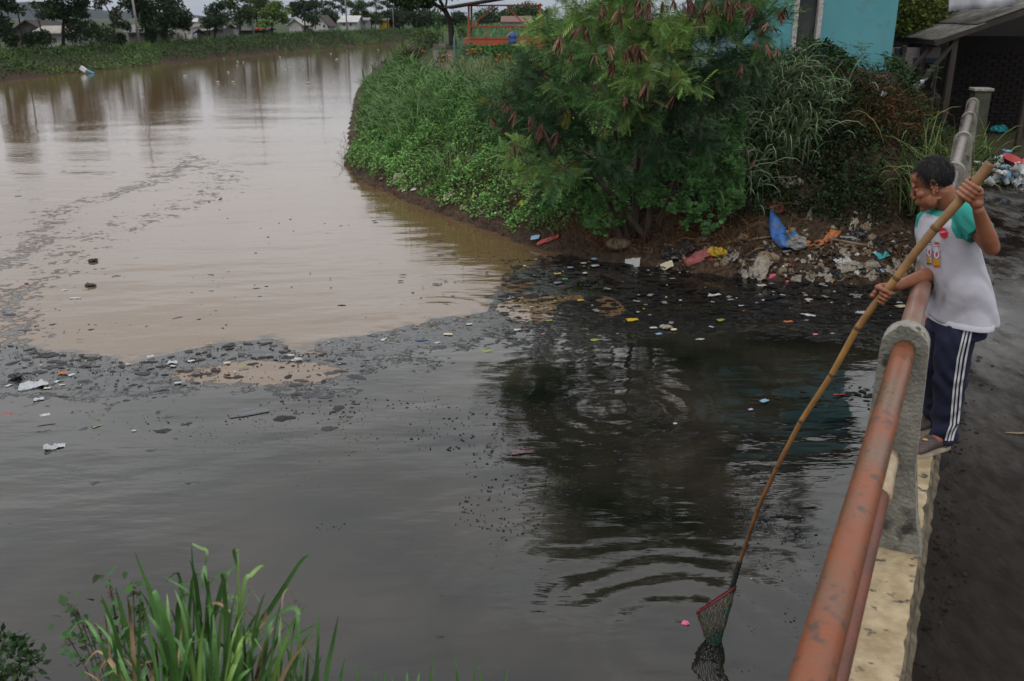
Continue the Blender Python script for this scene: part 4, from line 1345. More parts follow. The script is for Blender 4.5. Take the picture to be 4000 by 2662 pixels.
# ------------------------------------------------------------------ creeping shrubs along the point
def cover(N_, u0, u1, d0, d1, size, col, hmax, tpl=(LEAF_V, LEAF_F), seed=1, thresh=0.0, dv=.3, hmin=0.0):
    rng = np.random.RandomState(seed)
    u = rng.uniform(u0, u1, N_); d = d0 + (d1 - d0) * rng.rand(N_)
    q = shore(u, d)
    lump = fbm(q[:, 0] * 1.9 + 50, q[:, 1] * 1.9 + 50, 60 + seed, 3)
    keep = lump > thresh
    q, lump, d = q[keep], lump[keep], d[keep]
    keep2 = d > d0 + .45 * (fbm(q[:, 0] * 2.7, q[:, 1] * 2.7, 300 + seed, 2) - .25)
    q, lump, d = q[keep2], lump[keep2], d[keep2]
    edge_ = sstep(d0, d0 + .35, d) * .8 + .2
    hh = np.clip((lump - .25) * 1.6, .08, 1) * hmax * edge_
    p = on_ground(q); p[:, 2] += hmin + hh * rng.rand(len(q)) ** .45
    n_ = len(q)
    rot = euler_mats(rng.uniform(-.9, .9, n_), rng.uniform(-.9, .9, n_), rng.uniform(0, 6.283, n_))
    c = colvar(col, n_, dv, .10, rng)
    # patches of paler young growth
    c *= (0.75 + .6 * fbm(q[:, 0] * .8 + 9, q[:, 1] * .8 + 4, 77 + seed, 2))[:, None]
    return scatter(tpl[0], tpl[1], p, rot, size * rng.uniform(.6, 1.3, n_), c)
parts = [cover(46000, U_CORNER - .3, U_TIP + 1.5, .08, 2.7, .062, (.125, .250, .070), .80, seed=2, dv=.4),
         cover(8000, U_TREE + .4, U_CORNER + .2, .15, 1.5, .050, (.13, .25, .075), .7, seed=3, thresh=.45),
         cover(7000, U_TIP, U_END, .2, 2.5, .11, (.085, .18, .045), .5, seed=4)]
V, F, C = merge(parts)
tag(fast_obj('creeping_shrub', V, F, M['leaf'], C), 'bright green creeping plants covering the foot of the bank', 'shrub', kind='stuff')

# ------------------------------------------------------------------ tall grass on the point
def grass(N_, u0, u1, d0, d1, L0, L1, w, col, seed, lean=.25, droop=1.6, tip=None, thresh=.0, nseg=5):
    rng = np.random.RandomState(seed)
    nt_ = max(8, N_ // 13); ti = rng.randint(0, nt_, N_)
    u = rng.uniform(u0, u1, nt_); d = rng.uniform(d0, d1, nt_)
    qt = shore(u, d); q = qt[ti] + rng.randn(N_, 2) * .085
    tl = rng.uniform(.55, 1.25, nt_); tcol = rng.uniform(.7, 1.3, nt_)
    l_ = fbm(q[:, 0] * 1.2, q[:, 1] * 1.2, 90 + seed, 3)
    k = l_ > thresh; q = q[k]; l_ = l_[k]; ti = ti[k]; n_ = len(q)
    b = on_ground(q, -.02)
    # lean outward towards the water, with scatter
    gxy = np.stack([height(q[:, 0] + .1, q[:, 1]) - height(q[:, 0] - .1, q[:, 1]), height(q[:, 0], q[:, 1] + .1) - height(q[:, 0], q[:, 1] - .1)], 1)
    off = q - qt[ti]; az_ = np.where(rng.rand(n_) < .55, np.arctan2(off[:, 1], off[:, 0]) + rng.randn(n_) * .4, np.arctan2(-gxy[:, 1], -gxy[:, 0]) + rng.randn(n_) * .9)
    ln = rng.uniform(L0, L1, n_) * (.7 + .6 * l_) * tl[ti]
    return blades(b, az_, ln, w * rng.uniform(.6, 1.3, n_), lean * rng.uniform(.2, 1.8, n_), droop * rng.uniform(.5, 1.35, n_), colvar(col, n_, .22, .08, rng) * tcol[ti][:, None], nseg, tip)
parts = [grass(4600, U_CORNER - .2, U_TIP + 3, 1.4, 3.1, .42, .90, .024, (.062, .150, .040), 5, lean=.14, droop=2.2, tip=(.12, .21, .07), thresh=.38),
         grass(1800, U_CORNER + 1, U_TIP + 2, .9, 2.8, .45, .9, .022, (.055, .155, .038), 6, lean=.14, droop=2.2, tip=(.11, .21, .065), thresh=.48),
         grass(4600, U_TIP + 1, U_END, .5, 2.6, .4, .75, .045, (.062, .145, .038), 7, lean=.14, droop=1.9, tip=(.11, .19, .065)),
         grass(420, U_CORNER, U_TIP + 2, .5, 2.6, .9, 1.5, .018, (.075, .16, .045), 26, lean=.25, droop=1.7, tip=(.16, .20, .08), nseg=7),
         grass(160, U_CORNER, U_TIP + 2, .4, 2.8, .7, 1.2, .010, (.14, .095, .05), 27, lean=.3, droop=.8, nseg=5),
         grass(3600, U_CORNER + .5, U_TIP + 6, 2.4, 6.0, .22, .50, .012, (.11, .155, .055), 8, lean=.2, droop=.9, tip=(.19, .19, .09), thresh=.35),
         grass(2600, U_CORNER + .5, U_TIP + 14, 2.2, 7.0, .2, .4, .030, (.085, .15, .045), 18, lean=.3, droop=1.2, tip=(.15, .20, .08), thresh=.45)]
V, F, C = merge(parts)
tag(fast_obj('tall_grass', V, F, M['grass'], C), 'tall green river grass covering the point of the bank', 'grass', kind='stuff')

# ------------------------------------------------------------------ undergrowth in the shade below the tree and on the rubbish heap
rng = np.random.RandomState(21)
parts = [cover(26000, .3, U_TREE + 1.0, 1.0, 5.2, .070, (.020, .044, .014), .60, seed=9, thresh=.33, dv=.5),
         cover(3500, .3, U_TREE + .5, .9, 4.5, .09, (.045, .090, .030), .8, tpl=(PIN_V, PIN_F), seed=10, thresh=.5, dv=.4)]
# curtain of heart-leaved vine hanging below the tree
n_ = 6500
px = rng.uniform(2080, 2900, n_); py = 480 + 380 * rng.rand(n_) + 60 * np.sin(px / 60)
Yc = 13.9 + .8 * fbm(px / 90, py / 90, 33, 2) - .5
pos = np.array([aty(a_, b_, y_) for a_, b_, y_ in zip(px, py, Yc)])
ok = pos[:, 2] > height(pos[:, 0], pos[:, 1]) - .2
ok &= fbm(px / 45, py / 60, 35, 3) > .40
pos = pos[ok]; n_ = len(pos)
rot = euler_mats(rng.uniform(.5, 1.5, n_), rng.uniform(-.6, .6, n_), rng.uniform(-.9, .9, n_))
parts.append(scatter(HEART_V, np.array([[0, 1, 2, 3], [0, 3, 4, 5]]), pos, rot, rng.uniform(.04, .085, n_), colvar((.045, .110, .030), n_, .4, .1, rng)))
n_ = 15000
px = rng.uniform(2880, 3600, n_); py = rng.uniform(330, 880, n_)
k = fbm(px / 75, py / 75, 51, 3) > .40; px, py = px[k], py[k]
pos = thm(px, py, 24); n_ = len(pos)
pos[:, 2] += rng.rand(n_) ** .6 * .45 * (.3 + fbm(px / 50, py / 50, 52, 2)); pos[:, 1] -= .15 * rng.rand(n_)
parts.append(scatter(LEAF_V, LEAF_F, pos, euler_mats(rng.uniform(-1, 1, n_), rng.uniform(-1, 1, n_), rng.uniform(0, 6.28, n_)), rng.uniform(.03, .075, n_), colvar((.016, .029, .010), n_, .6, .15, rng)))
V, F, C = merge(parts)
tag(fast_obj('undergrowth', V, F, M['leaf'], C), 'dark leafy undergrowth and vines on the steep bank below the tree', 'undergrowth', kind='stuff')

# dry stalks, roots and straw on the slope
parts = []
def stalks(N_, pxr, pyr, L0, L1, w, col, lean, droop, az0=None, spread=1.2, seed=1):
    rng = np.random.RandomState(seed)
    b = thm(rng.uniform(*pxr, N_), rng.uniform(*pyr, N_), 26)
    az_ = rng.uniform(0, 6.28, N_) if az0 is None else az0 + rng.randn(N_) * spread
    return blades(b, az_, rng.uniform(L0, L1, N_), w * rng.uniform(.5, 1.4, N_), lean * rng.uniform(.4, 1.5, N_), droop * rng.uniform(.4, 1.4, N_), colvar(col, N_, .35, .1, rng), 4)
parts += [stalks(520, (3390, 3600), (400, 570), .35, .75, .012, (.15, .082, .036), .7, 1.3, -2.0, 1.0, 41),
          stalks(260, (3330, 3480), (470, 600), .25, .6, .012, (.12, .065, .030), .9, 1.0, None, 1, 42),
          stalks(1100, (2300, 2950), (840, 1010), .2, .6, .011, (.17, .095, .050), .6, 1.4, -1.8, 1.0, 43),
          stalks(300, (2130, 2450), (860, 980), .2, .5, .012, (.17, .10, .055), .5, 1.2, -1.8, 1.0, 44),
          stalks(1300, (2650, 3560), (820, 1085), .12, .4, .009, (.16, .10, .055), 1.1, .6, None, 1, 45),
          stalks(900, (1400, 2080), (680, 910), .10, .35, .011, (.14, .085, .05), .9, .9, None, 1, 46),
          stalks(260, (1330, 1450), (520, 680), .15, .5, .012, (.085, .052, .030), .9, .9, None, 1, 47),
          stalks(300, (2700, 3500), (500, 820), .3, .7, .008, (.09, .052, .026), .9, .9, -1.7, .8, 48)]
V, F, C = merge(parts)
tag(fast_obj('dry_stalks', V, F, M['drygrass'], C), 'brown dry stalks, roots and straw on the littered slope', 'straw', kind='stuff')

# drooping grey-green reeds on the slope right of the tree: every tuft a thing
tufts = [((2790, 760), 120, 1.0, 'large drooping grey-green grass tuft hanging low over the litter right of the tree'),
         ((2870, 640), 90, .95, 'drooping grass tuft on the slope just above the lowest hanging tuft'),
         ((2790, 480), 110, 1.0, 'drooping grey-green grass tuft close to the right side of the tree'),
         ((2930, 420), 100, 1.05, 'tall grass tuft below the blue house window'),
         ((3060, 390), 90, 1.0, 'upright grass tuft in front of the white plastic bundle'),
         ((3150, 480), 80, .9, 'drooping grass tuft below the white plastic bundle'),
         ((2990, 560), 90, .9, 'drooping grass tuft in the middle of the slope below the house'),
         ((2715, 620), 70, 1.1, 'drooping grass tuft hanging right below the tree crown'), ((3080, 620), 80, 1.0, 'drooping grass tuft in the dark bushes above the blue tarpaulin'), ((2900, 780), 60, .9, 'drooping grass tuft just left of the blue tarpaulin'),
         ((3220, 420), 40, .7, 'small grass tuft at the top of the slope below the seedling')]
for k, (pp, n_, L_, lab) in enumerate(tufts):
    rng = np.random.RandomState(300 + k); n_ = int(n_ * 1.5); L_ = L_ * 1.2
    c = th(*pp)
    b = np.array(c) + rng.randn(n_, 3) * np.array([.22, .18, 0]); b[:, 2] = height(b[:, 0], b[:, 1]) - .02
    az_ = rng.uniform(0, 6.28, n_); dn_ = rng.rand(n_) < .55; az_ = np.where(dn_, -1.9 + rng.randn(n_) * .7, az_)
    V, F, C = blades(b, az_, L_ * rng.uniform(.55, 1.15, n_), .026 * rng.uniform(.6, 1.25, n_), rng.uniform(.05, .5, n_), rng.uniform(1.2, 2.9, n_), colvar((.115, .185, .085), n_, .25, .07, rng), 7, (.20, .26, .15))
    o = fast_obj('grass_tuft', V, F, M['grass'], C)
    tag(o, lab, 'grass tuft', 'drooping grass tufts on the bank')
for k, (c0, n_, L_, lab, col) in enumerate([((6.55, 14.0), 150, 1.15, 'long yellowish grass leaning over the far railing pipes', (.105, .150, .045)), ((6.95, 14.9), 130, 1.0, 'upright grass tuft growing around the end of the railing', (.09, .145, .04)),
                                         ((6.2, 13.5), 110, .95, 'hanging grass tuft beside the third railing pipe', (.09, .135, .042)), ((7.9, 15.9), 70, .7, 'grass tuft right of the far railing by the soil path', (.075, .12, .035)), ((7.62, 15.55), 120, 1.05, 'broad upright green grass in front of the concrete end block', (.085, .16, .04)), ((8.05, 14.6), 60, .4, 'low moss-green grass clump beside the bottle heap', (.06, .085, .025))]):
    rng = np.random.RandomState(340 + k)
    b = np.zeros((n_, 3)); b[:, 0] = c0[0] + rng.randn(n_) * .20; b[:, 1] = c0[1] + rng.randn(n_) * .28; b[:, 2] = np.maximum(height(b[:, 0], b[:, 1]), .9 if k < 3 else 1.1) - .02
    az_ = rng.uniform(0, 6.28, n_); az_ = np.where(rng.rand(n_) < .5, -2.3 + rng.randn(n_) * .6, az_)
    V, F, C = blades(b, az_, L_ * rng.uniform(.5, 1.15, n_), .020 * rng.uniform(.6, 1.3, n_), rng.uniform(.05, .5, n_), rng.uniform(.6, 2.4, n_), colvar(col, n_, .25, .1, rng), 6, (.18, .19, .08))
    tag(fast_obj('grass_tuft', V, F, M['grass'], C), lab, 'grass tuft', 'grass tufts by the railing end')

# ------------------------------------------------------------------ the big tree with brown pods (bipinnate leaves)
TB = Vector((1.95, 14.35, H(1.95, 14.35)))
tree = empty('pod_tree', TB, 0, 'feathery-leaved tree hung with brown seed pods in the middle of the bank', 'tree')
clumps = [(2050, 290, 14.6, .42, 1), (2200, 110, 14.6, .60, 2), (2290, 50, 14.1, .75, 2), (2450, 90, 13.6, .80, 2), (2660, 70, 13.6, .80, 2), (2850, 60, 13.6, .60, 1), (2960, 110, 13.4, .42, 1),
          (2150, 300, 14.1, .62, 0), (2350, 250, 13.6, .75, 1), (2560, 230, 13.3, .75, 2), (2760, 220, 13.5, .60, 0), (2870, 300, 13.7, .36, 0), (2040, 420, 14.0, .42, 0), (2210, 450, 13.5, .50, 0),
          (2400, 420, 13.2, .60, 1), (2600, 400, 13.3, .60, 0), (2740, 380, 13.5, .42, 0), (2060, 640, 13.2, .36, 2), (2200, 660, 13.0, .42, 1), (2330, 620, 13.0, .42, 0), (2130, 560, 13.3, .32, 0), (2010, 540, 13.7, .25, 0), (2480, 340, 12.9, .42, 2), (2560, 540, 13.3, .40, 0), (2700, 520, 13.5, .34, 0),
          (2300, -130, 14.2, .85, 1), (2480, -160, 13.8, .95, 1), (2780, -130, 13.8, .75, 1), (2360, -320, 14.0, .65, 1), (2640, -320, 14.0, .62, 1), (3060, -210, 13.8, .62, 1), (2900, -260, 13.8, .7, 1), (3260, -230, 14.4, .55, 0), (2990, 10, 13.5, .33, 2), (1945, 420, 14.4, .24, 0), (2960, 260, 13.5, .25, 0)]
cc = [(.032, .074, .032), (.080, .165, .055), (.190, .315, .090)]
rng = np.random.RandomState(77)
parts = []; br_mb = MB(); br_parts = []
stems = []
for k, (ex, ey, eY) in enumerate([(2150, 260, 14.2), (2350, 60, 14.0), (2520, 120, 13.8), (2700, 120, 13.7), (2200, 600, 13.4), (2880, 180, 13.7)]):
    end = aty(ex, ey, eY)
    st = TB + Vector(((k - 2) * .10, (k % 3 - 1) * .08, -.05))
    mid = st * .55 + end * .45 + Vector((0, 0, .35))
    pts = []
    for i in range(9):
        f = i / 8
        pts.append(st * (1 - f) ** 2 + mid * 2 * f * (1 - f) + end * f * f + Vector((rng.randn(), rng.randn(), rng.randn())) * .025)
    mb = MB(); mb.tube(pts, [.055 * (1 - .75 * i / 8) for i in range(9)], 8)
    mb.build('trunk' if k == 1 else 'limb', M['bark'], tree, smooth=True, world=True)
    stems.append(pts)
allp = [p for s in stems for p in s[3:]]
tw = MB()
for (px, py, Y, r, ci) in clumps:
    c = aty(px, py, Y)
    n_ = int(430 * r * r / .5 + 50)
    d = rng.randn(n_, 3); d /= np.linalg.norm(d, axis=1, keepdims=True)
    # leaves sit along twigs: pull points onto a handful of radial twigs
    nt_ = max(6, int(18 * r))
    tdir = rng.randn(nt_, 3); tdir[:, 2] *= .7; tdir /= np.linalg.norm(tdir, axis=1, keepdims=True)
    a_ = min(allp, key=lambda q: (q - c).length)
    tw.tube([a_, (a_ + c) / 2 + Vector((rng.randn(), rng.randn(), rng.randn())) * .06, c], [.020, .014, .010], 5)
    ti = rng.randint(0, nt_, n_)
    f = rng.uniform(.25, 1.1, n_)
    pos = np.array(c) + tdir[ti] * f[:, None] * r + rng.randn(n_, 3) * .045
    for q in tdir:
        e_ = c + Vector(q) * r * .95
        tw.tube([c, (c + e_) / 2 + Vector((0, 0, .03)), e_], [.009, .006, .003], 4)
    x = tdir[ti] * .5 + rng.randn(n_, 3) * .55; x[:, 2] -= .12
    up_ = np.tile([0, 0, 1.0], (n_, 1)) + rng.randn(n_, 3) * .35
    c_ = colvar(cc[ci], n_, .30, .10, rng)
    yel = rng.rand(n_) < .012; c_[yel] = (.30, .26, .03)
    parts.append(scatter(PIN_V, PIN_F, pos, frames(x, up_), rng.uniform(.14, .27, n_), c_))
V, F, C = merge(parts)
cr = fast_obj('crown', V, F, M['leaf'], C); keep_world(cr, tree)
tw.build('twigs', M['bark'], tree, world=True)
# pod clusters
def pod_mesh(seed):
    rng = random.Random(seed); mb = MB()
    for i in range(rng.randint(7, 19)):
        az_ = rng.uniform(0, 6.28); sp_ = rng.uniform(.03, .75); L_ = rng.uniform(.11, .19); w = rng.uniform(.0085, .012)
        d = Vector((math.cos(az_) * math.sin(sp_), math.sin(az_) * math.sin(sp_), -math.cos(sp_)))
        s = Vector((-math.sin(az_ + rng.uniform(-1, 1)), math.cos(az_), 0)).normalized()
        n3 = d.cross(s).normalized()
        b0 = Vector((rng.uniform(-.01, .01), rng.uniform(-.01, .01), 0))
        prof = [(0, .12), (.2, .35), (.35, .9), (.6, 1), (.85, .85), (1, .15)]
        V_, F_ = [], []
        for f, k in prof:
            p = b0 + d * (f * L_) + Vector((0, 0, -.03 * f * f)) + n3 * .01 * math.sin(f * 3 + i)
            V_ += [p - s * w * k, p + n3 * .0018, p + s * w * k, p - n3 * .0018]
        for j in range(len(prof) - 1):
            for q in range(4): F_.append((4 * j + q, 4 * j + (q + 1) % 4, 4 * j + 4 + (q + 1) % 4, 4 * j + 4 + q))
        mb.add(V_, F_)
    return mb.mesh('pod_cluster', M['pod'])
pods = [pod_mesh(k) for k in range(6)]
A_ = [(1640, 40), (1760, 60), (1530, 170), (1490, 190), (1560, 190), (1400, 235), (1460, 345), (1610, 355), (1690, 290), (1720, 395), (1800, 330), (1640, 60), (960, 735), (1060, 650), (1090, 665), (1115, 700), (1050, 800), (1205, 735), (1280, 780), (1380, 830), (1105, 890), (1800, 590), (1380, 1100), (1850, 290), (1860, 60)]
B_ = [(60, 40), (30, 70), (150, 5), (200, 20), (380, 40), (420, 10), (530, 15), (560, 30), (650, 40), (700, 15), (780, 50), (740, 30), (860, 140), (880, 165), (920, 75), (950, 60), (810, 240), (840, 255), (910, 290), (590, 470), (710, 380), (335, 550), (190, 470), (130, 275), (75, 290), (60, 530), (480, 90), (785, 905), (270, 30), (330, 15), (620, 10)]
spots = [(1300 + x / 1.568, y / 1.568) for x, y in A_] + [(2400 + x / 1.4256, y / 1.4256) for x, y in B_]
for k, (px, py) in enumerate(spots):
    Y = 12.35 + .35 * rng.rand() if py > 120 else 12.5 + .5 * rng.rand()
    if py > 600: Y = 12.9
    p = aty(px, py - 14, Y)
    o = bpy.data.objects.new('pod_cluster', pods[k % 6]); COL.objects.link(o)
    o.location = p - TB; o.parent = tree
    o.rotation_euler = (rng.uniform(-.45, .45), rng.uniform(-.45, .45), rng.uniform(0, 6.28)); s_ = rng.uniform(.65, 1.4); o.scale = (s_, s_, s_)

# seedlings by the house wall
def seedling(px, py, Y, h, lab, n=16, col=(.05, .10, .035)):
    b = aty(px, py, Y); rng = np.random.RandomState(int(px))
    root = empty('seedling', b, 0, lab, 'seedling', 'feathery seedlings by the blue house')
    mb = MB(); mb.tube([Vector((0, 0, -.05)), Vector((.02, 0, h * .5)), Vector((-.01, 0, h))], [.008, .006, .003], 5); mb.build('stem', M['bark'], root)
    f = rng.uniform(.3, 1, n); pos = np.stack([rng.randn(n) * .012, rng.randn(n) * .012, f * h], 1)
    a_ = rng.uniform(0, 6.28, n); x = np.stack([np.cos(a_), np.sin(a_), rng.uniform(-.1, .5, n)], 1)
    V, F, C = scatter(PIN_V, PIN_F, pos, frames(x, np.tile([0, 0, 1.], (n, 1))), rng.uniform(.6, 1.1, n) * h * .42, colvar(col, n, .25, .1, rng))
    fast_obj('leaves', V, F, M['leaf'], C, parent=root)
    return root
seedling(3355, 288, 16.6, .50, 'small feathery seedling standing before the blue wall')
seedling(3445, 300, 16.4, .42, 'bushy feathery seedling at the corner of the blue house', 34, (.035, .08, .028))
seedling(3400, 330, 16.0, .36, 'low feathery seedling in front of the seedling at the house corner', 30, (.03, .075, .025))
seedling(3520, 300, 16.6, .40, 'pale feathery seedling between the blue house and the shack', 20, (.06, .10, .03))
seedling(3640, 330, 16.2, .30, 'low leafy seedling in front of the shack posts', 26, (.05, .09, .03))
seedling(2890, 300, 16.0, .35, 'feathery seedling left of the white plastic bundle', 22, (.03, .07, .022))
seedling(3010, 268, 16.6, .30, 'tiny dark seedling under the house window', 12, (.02, .045, .018))
# ------------------------------------------------------------------ blue house
def bwood(c, c2=None, name='timber'): return mat(name, c, .85, c2 or tuple(q * .6 for q in c), 6, .5, stretch=(1, 1, .15))
M['blue'] = mat('turquoise_wall', (.085, .275, .315), .8, (.072, .240, .280), 1.3, .25, bscale=30, col3=(.085, .20, .215), scale3=3.0, lo3=.55, hi3=.75)
M['white_trim'] = mat('chipped_white_trim', (.42, .41, .40), .8, (.30, .29, .28), 12, .4, col3=(.16, .15, .13), scale3=20, lo3=.6, hi3=.63)
M['glass'] = mat('dark_dusty_glass', (.012, .013, .014), .22, (.030, .030, .030), 5, .1, rough2=.45)
hb = H(6, 19)
house = empty('blue_house', (6.0, 18.2, 2.0), 0, 'turquoise blue plastered house with one narrow dark window above the bank', 'house')
Y0 = 18.0
xr = aty(3492, 150, Y0).x
wl, wr_ = aty(3094, 120, Y0).x, aty(3205, 120, Y0).x
wz0 = aty(3150, 207, Y0).z; wz1 = wz0 + 1.75
xl = 4.3; zb, zt = 1.9, 5.0
mb = MB()
def wall_panel(mb, x0, x1, z0, z1, y, dep=.14): mb.box(((x0 + x1) / 2, y + dep / 2, (z0 + z1) / 2), (x1 - x0, dep, z1 - z0))
wall_panel(mb, xl, wl, zb, zt, Y0); wall_panel(mb, wr_, xr, zb, zt, Y0); wall_panel(mb, wl, wr_, zb, wz0, Y0); wall_panel(mb, wl, wr_, wz1, zt, Y0)
mb.build('wall', M['blue'], house, world=True)
mb = MB(); mb.box((xr - .07 + .003, Y0 + 2.6, (zb + zt) / 2), (.14, 4.9, zt - zb)); mb.box((xl + .07, Y0 + 2.6, (zb + zt) / 2), (.14, 4.9, zt - zb)); mb.box(((xl + xr) / 2, Y0 + 5.05, (zb + zt) / 2), (xr - xl - .3, .14, zt - zb))
mb.build('side_wall', mat('pale_blue_side', (.16, .28, .31), .8, (.12, .22, .25), 2), house, world=True)
win = empty('window'); keep_world(win, house)
fw = .085
mb = MB()
mb.box((wl + fw / 2, Y0 + .03, (wz0 + wz1) / 2), (fw, .12, wz1 - wz0)); mb.box((wr_ - fw / 2, Y0 + .03, (wz0 + wz1) / 2), (fw, .12, wz1 - wz0))
mb.box(((wl + wr_) / 2, Y0 + .028, wz0 + fw / 2), (wr_ - wl - 2 * fw, .12, fw)); mb.box(((wl + wr_) / 2, Y0 + .028, wz1 - fw / 2), (wr_ - wl - 2 * fw, .12, fw))
o = mb.build('frame', M['white_trim']); o.parent = win
mb = MB(); mb.box(((wl + wr_) / 2, Y0 + .09, (wz0 + wz1) / 2), (wr_ - wl - 2 * fw + .01, .012, wz1 - wz0 - 2 * fw + .01)); o = mb.build('pane', M['glass']); o.parent = win
mb = MB(); rp_ = [(xl - .4, zt - .1), ((xl + xr) / 2, zt + .55), (xr + .4, zt - .1)]
for (a_, b_) in ((0, 1), (1, 2)):
    P = [Vector((rp_[a_][0], Y0 - .5, rp_[a_][1])), Vector((rp_[b_][0], Y0 - .5, rp_[b_][1])), Vector((rp_[b_][0], Y0 + 5.6, rp_[b_][1])), Vector((rp_[a_][0], Y0 + 5.6, rp_[a_][1]))]
    mb.add(P + [p + Vector((0, 0, .08)) for p in P], [(0, 3, 2, 1), (4, 5, 6, 7), (0, 1, 5, 4), (1, 2, 6, 5), (2, 3, 7, 6), (3, 0, 4, 7)])
mb.build('roof', mat('red_tile_roof', (.14, .05, .035), .85, (.08, .035, .03), 8, .6), house, world=True)
mb = MB(); mb.add([(xl + .1, Y0 + .05, zt), (xr - .1, Y0 + .05, zt), ((xl + xr) / 2, Y0 + .05, zt + .48)], [(0, 1, 2)]); mb.add([(xl + .1, Y0 + 5, zt), (xr - .1, Y0 + 5, zt), ((xl + xr) / 2, Y0 + 5, zt + .48)], [(0, 2, 1)])
mb.build('gable', M['blue'], house, world=True)

# ------------------------------------------------------------------ shack with corrugated roof
Bc = aty(3659, 157, 17.5); Ac = aty(3495, 148, 21.0)
ed = (Ac - Bc); ed.z = 0; eL = ed.length; ed.normalize()
sl = Vector((ed.y, -ed.x, 0)); slz = .375
shack = empty('shack', (Bc.x, Bc.y, 1.4), 0, 'dark timber lean-to shack with grey corrugated roof beyond the railing end', 'shack')
M['asb'] = mat('grey_corrugated_sheet', (.125, .115, .100), .9, (.060, .055, .048), 7, .3, stretch=(1, 1, 1), col3=(.20, .185, .16), scale3=4, lo3=.5, hi3=.7)
M['dtimber'] = bwood((.034, .026, .020), (.015, .011, .009), 'dark_timber')
M['dbrick'] = mat('interior_shade_brick', (.008, .006, .005), .9, (.004, .0035, .003), 9, .5)  # near black: the shade inside the shack is put into the colour
def sheet(s0, s1, e0, e1, dz, name='roof_sheet'):
    """corrugated sheet: s up the slope, e along the eave"""
    n = int((e1 - e0) / .035); V, F = [], []
    for i in range(n + 1):
        e_ = e0 + (e1 - e0) * i / n
        w = .012 * math.sin(i * math.pi * .66)
        for s_ in (s0, (s0 + s1) / 2, s1):
            p = Bc + ed * e_ + sl * s_ + Vector((0, 0, slz * s_ + w + dz)); V.append(p)
    for i in range(n):
        for k in range(2): F.append((3 * i + k, 3 * i + k + 1, 3 * i + 3 + k + 1, 3 * i + 3 + k))
    m_ = MB(); m_.add(V, F); o = m_.build(name, M['asb'], shack, world=True, smooth=True)
    so = o.modifiers.new('t', 'SOLIDIFY'); so.thickness = .012
for e0, e1 in ((0, 1.2), (1.15, 2.4), (2.35, eL)):
    sheet(0, .78, e0, e1, 0.0 + .006 * (e0 > 1)); sheet(.66, 3.2, e0 + .02, e1 + .02, .030 + .006 * (e0 > 1))
def sp3(s_, e_, z): return Bc + ed * e_ + sl * s_ + Vector((0, 0, z - Bc.z))
def rz(s_): return Bc.z + slz * s_
gz = 1.25
mb = MB(); mb.bar(sp3(-.02, .03, rz(0) - .06), sp3(3.2, .03, rz(3.2) - .06), .05, .09); mb.build('gable_board', M['dtimber'], shack, world=True)
mb = MB(); mb.bar(sp3(.05, .1, rz(.05) - .07), sp3(.05, eL - .1, rz(.05) - .07), .07, .08); mb.build('eave_beam', M['dtimber'], shack, world=True)
for s_, e_, w in ((.34, .12, .10), (.10, 1.3, .09), (2.9, .10, .10), (1.7, .12, .08)):
    mb = MB(); mb.bar(sp3(s_, e_, gz - .2), sp3(s_, e_, rz(s_) - .03), w, w); mb.build('post', M['dtimber'], shack, world=True)
for (a_, b_) in (((3612, 305), (3728, 165)), ((3520, 312), (3637, 188))):
    Ya = 17.55 if a_[0] > 3600 else 18.2
    mb = MB(); mb.bar(aty(*a_, Ya), aty(*b_, Ya), .10, .05); mb.build('brace', M['dtimber'], shack, world=True)
# rear brick wall built of courses, plastered white wall with dark opening
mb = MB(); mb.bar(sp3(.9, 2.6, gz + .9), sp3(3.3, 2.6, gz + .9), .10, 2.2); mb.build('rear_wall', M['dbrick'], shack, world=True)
rngb = random.Random(4)
brick_me = MB().box((0, 0, 0), (.19, .03, .055)).mesh('brick', mat('shade_toned_brick', (.014, .008, .006), .9, (.007, .005, .004), 20, .4, rand=.5))  # brick colour lowered to carry the interior shade
for c_ in range(22):
    for i in range(9):
        s_ = 1.0 + i * .215 + (.107 if c_ % 2 else 0)
        z_ = gz + .15 + c_ * .072
        if z_ > rz(s_) - .15: continue
        o = bpy.data.objects.new('brick', brick_me); COL.objects.link(o)
        p = sp3(s_, 2.53, z_); o.location = p - shack.location; o.parent = shack
        o.rotation_euler = (0, 0, math.atan2(sl.y, sl.x))
pw0, pw1 = aty(3508, 150, 18.9), aty(3682, 150, 18.9)
M['pinkwall'] = mat('dirty_white_plaster', (.20, .175, .185), .9, (.14, .12, .125), 3, .3)
mb = MB()
ox0, ox1, oz = aty(3568, 230, 18.9).x, aty(3668, 230, 18.9).x, aty(3600, 228, 18.9).z
wall_panel(mb, pw0.x - .3, ox0, gz - .3, 3.05, 18.9, .1); wall_panel(mb, ox1, pw1.x, gz - .3, 3.05, 18.9, .1); wall_panel(mb, ox0, ox1, oz, 3.05, 18.9, .1)
mb.build('plaster_wall', M['pinkwall'], shack, world=True)
mb = MB(); mb.box(((ox0 + ox1) / 2, 18.885, oz - .04), (ox1 - ox0, .06, .09)); mb.build('lintel', mat('blue_lintel', (.02, .035, .055), .7), shack, world=True)
mb = MB(); mb.box((aty(3512, 220, 18.9).x, 18.87, aty(3512, 225, 18.9).z - .1), (.20, .05, .55)); mb.build('window', mat('dark_blue_window', (.015, .022, .03), .4), shack, world=True)
mb = MB(); c_ = aty(3531, 195, 18.8); mb.box(c_, (.10, .09, .16)); mb.build('lamp_box', M['dtimber'], shack, bevel=.02, world=True)
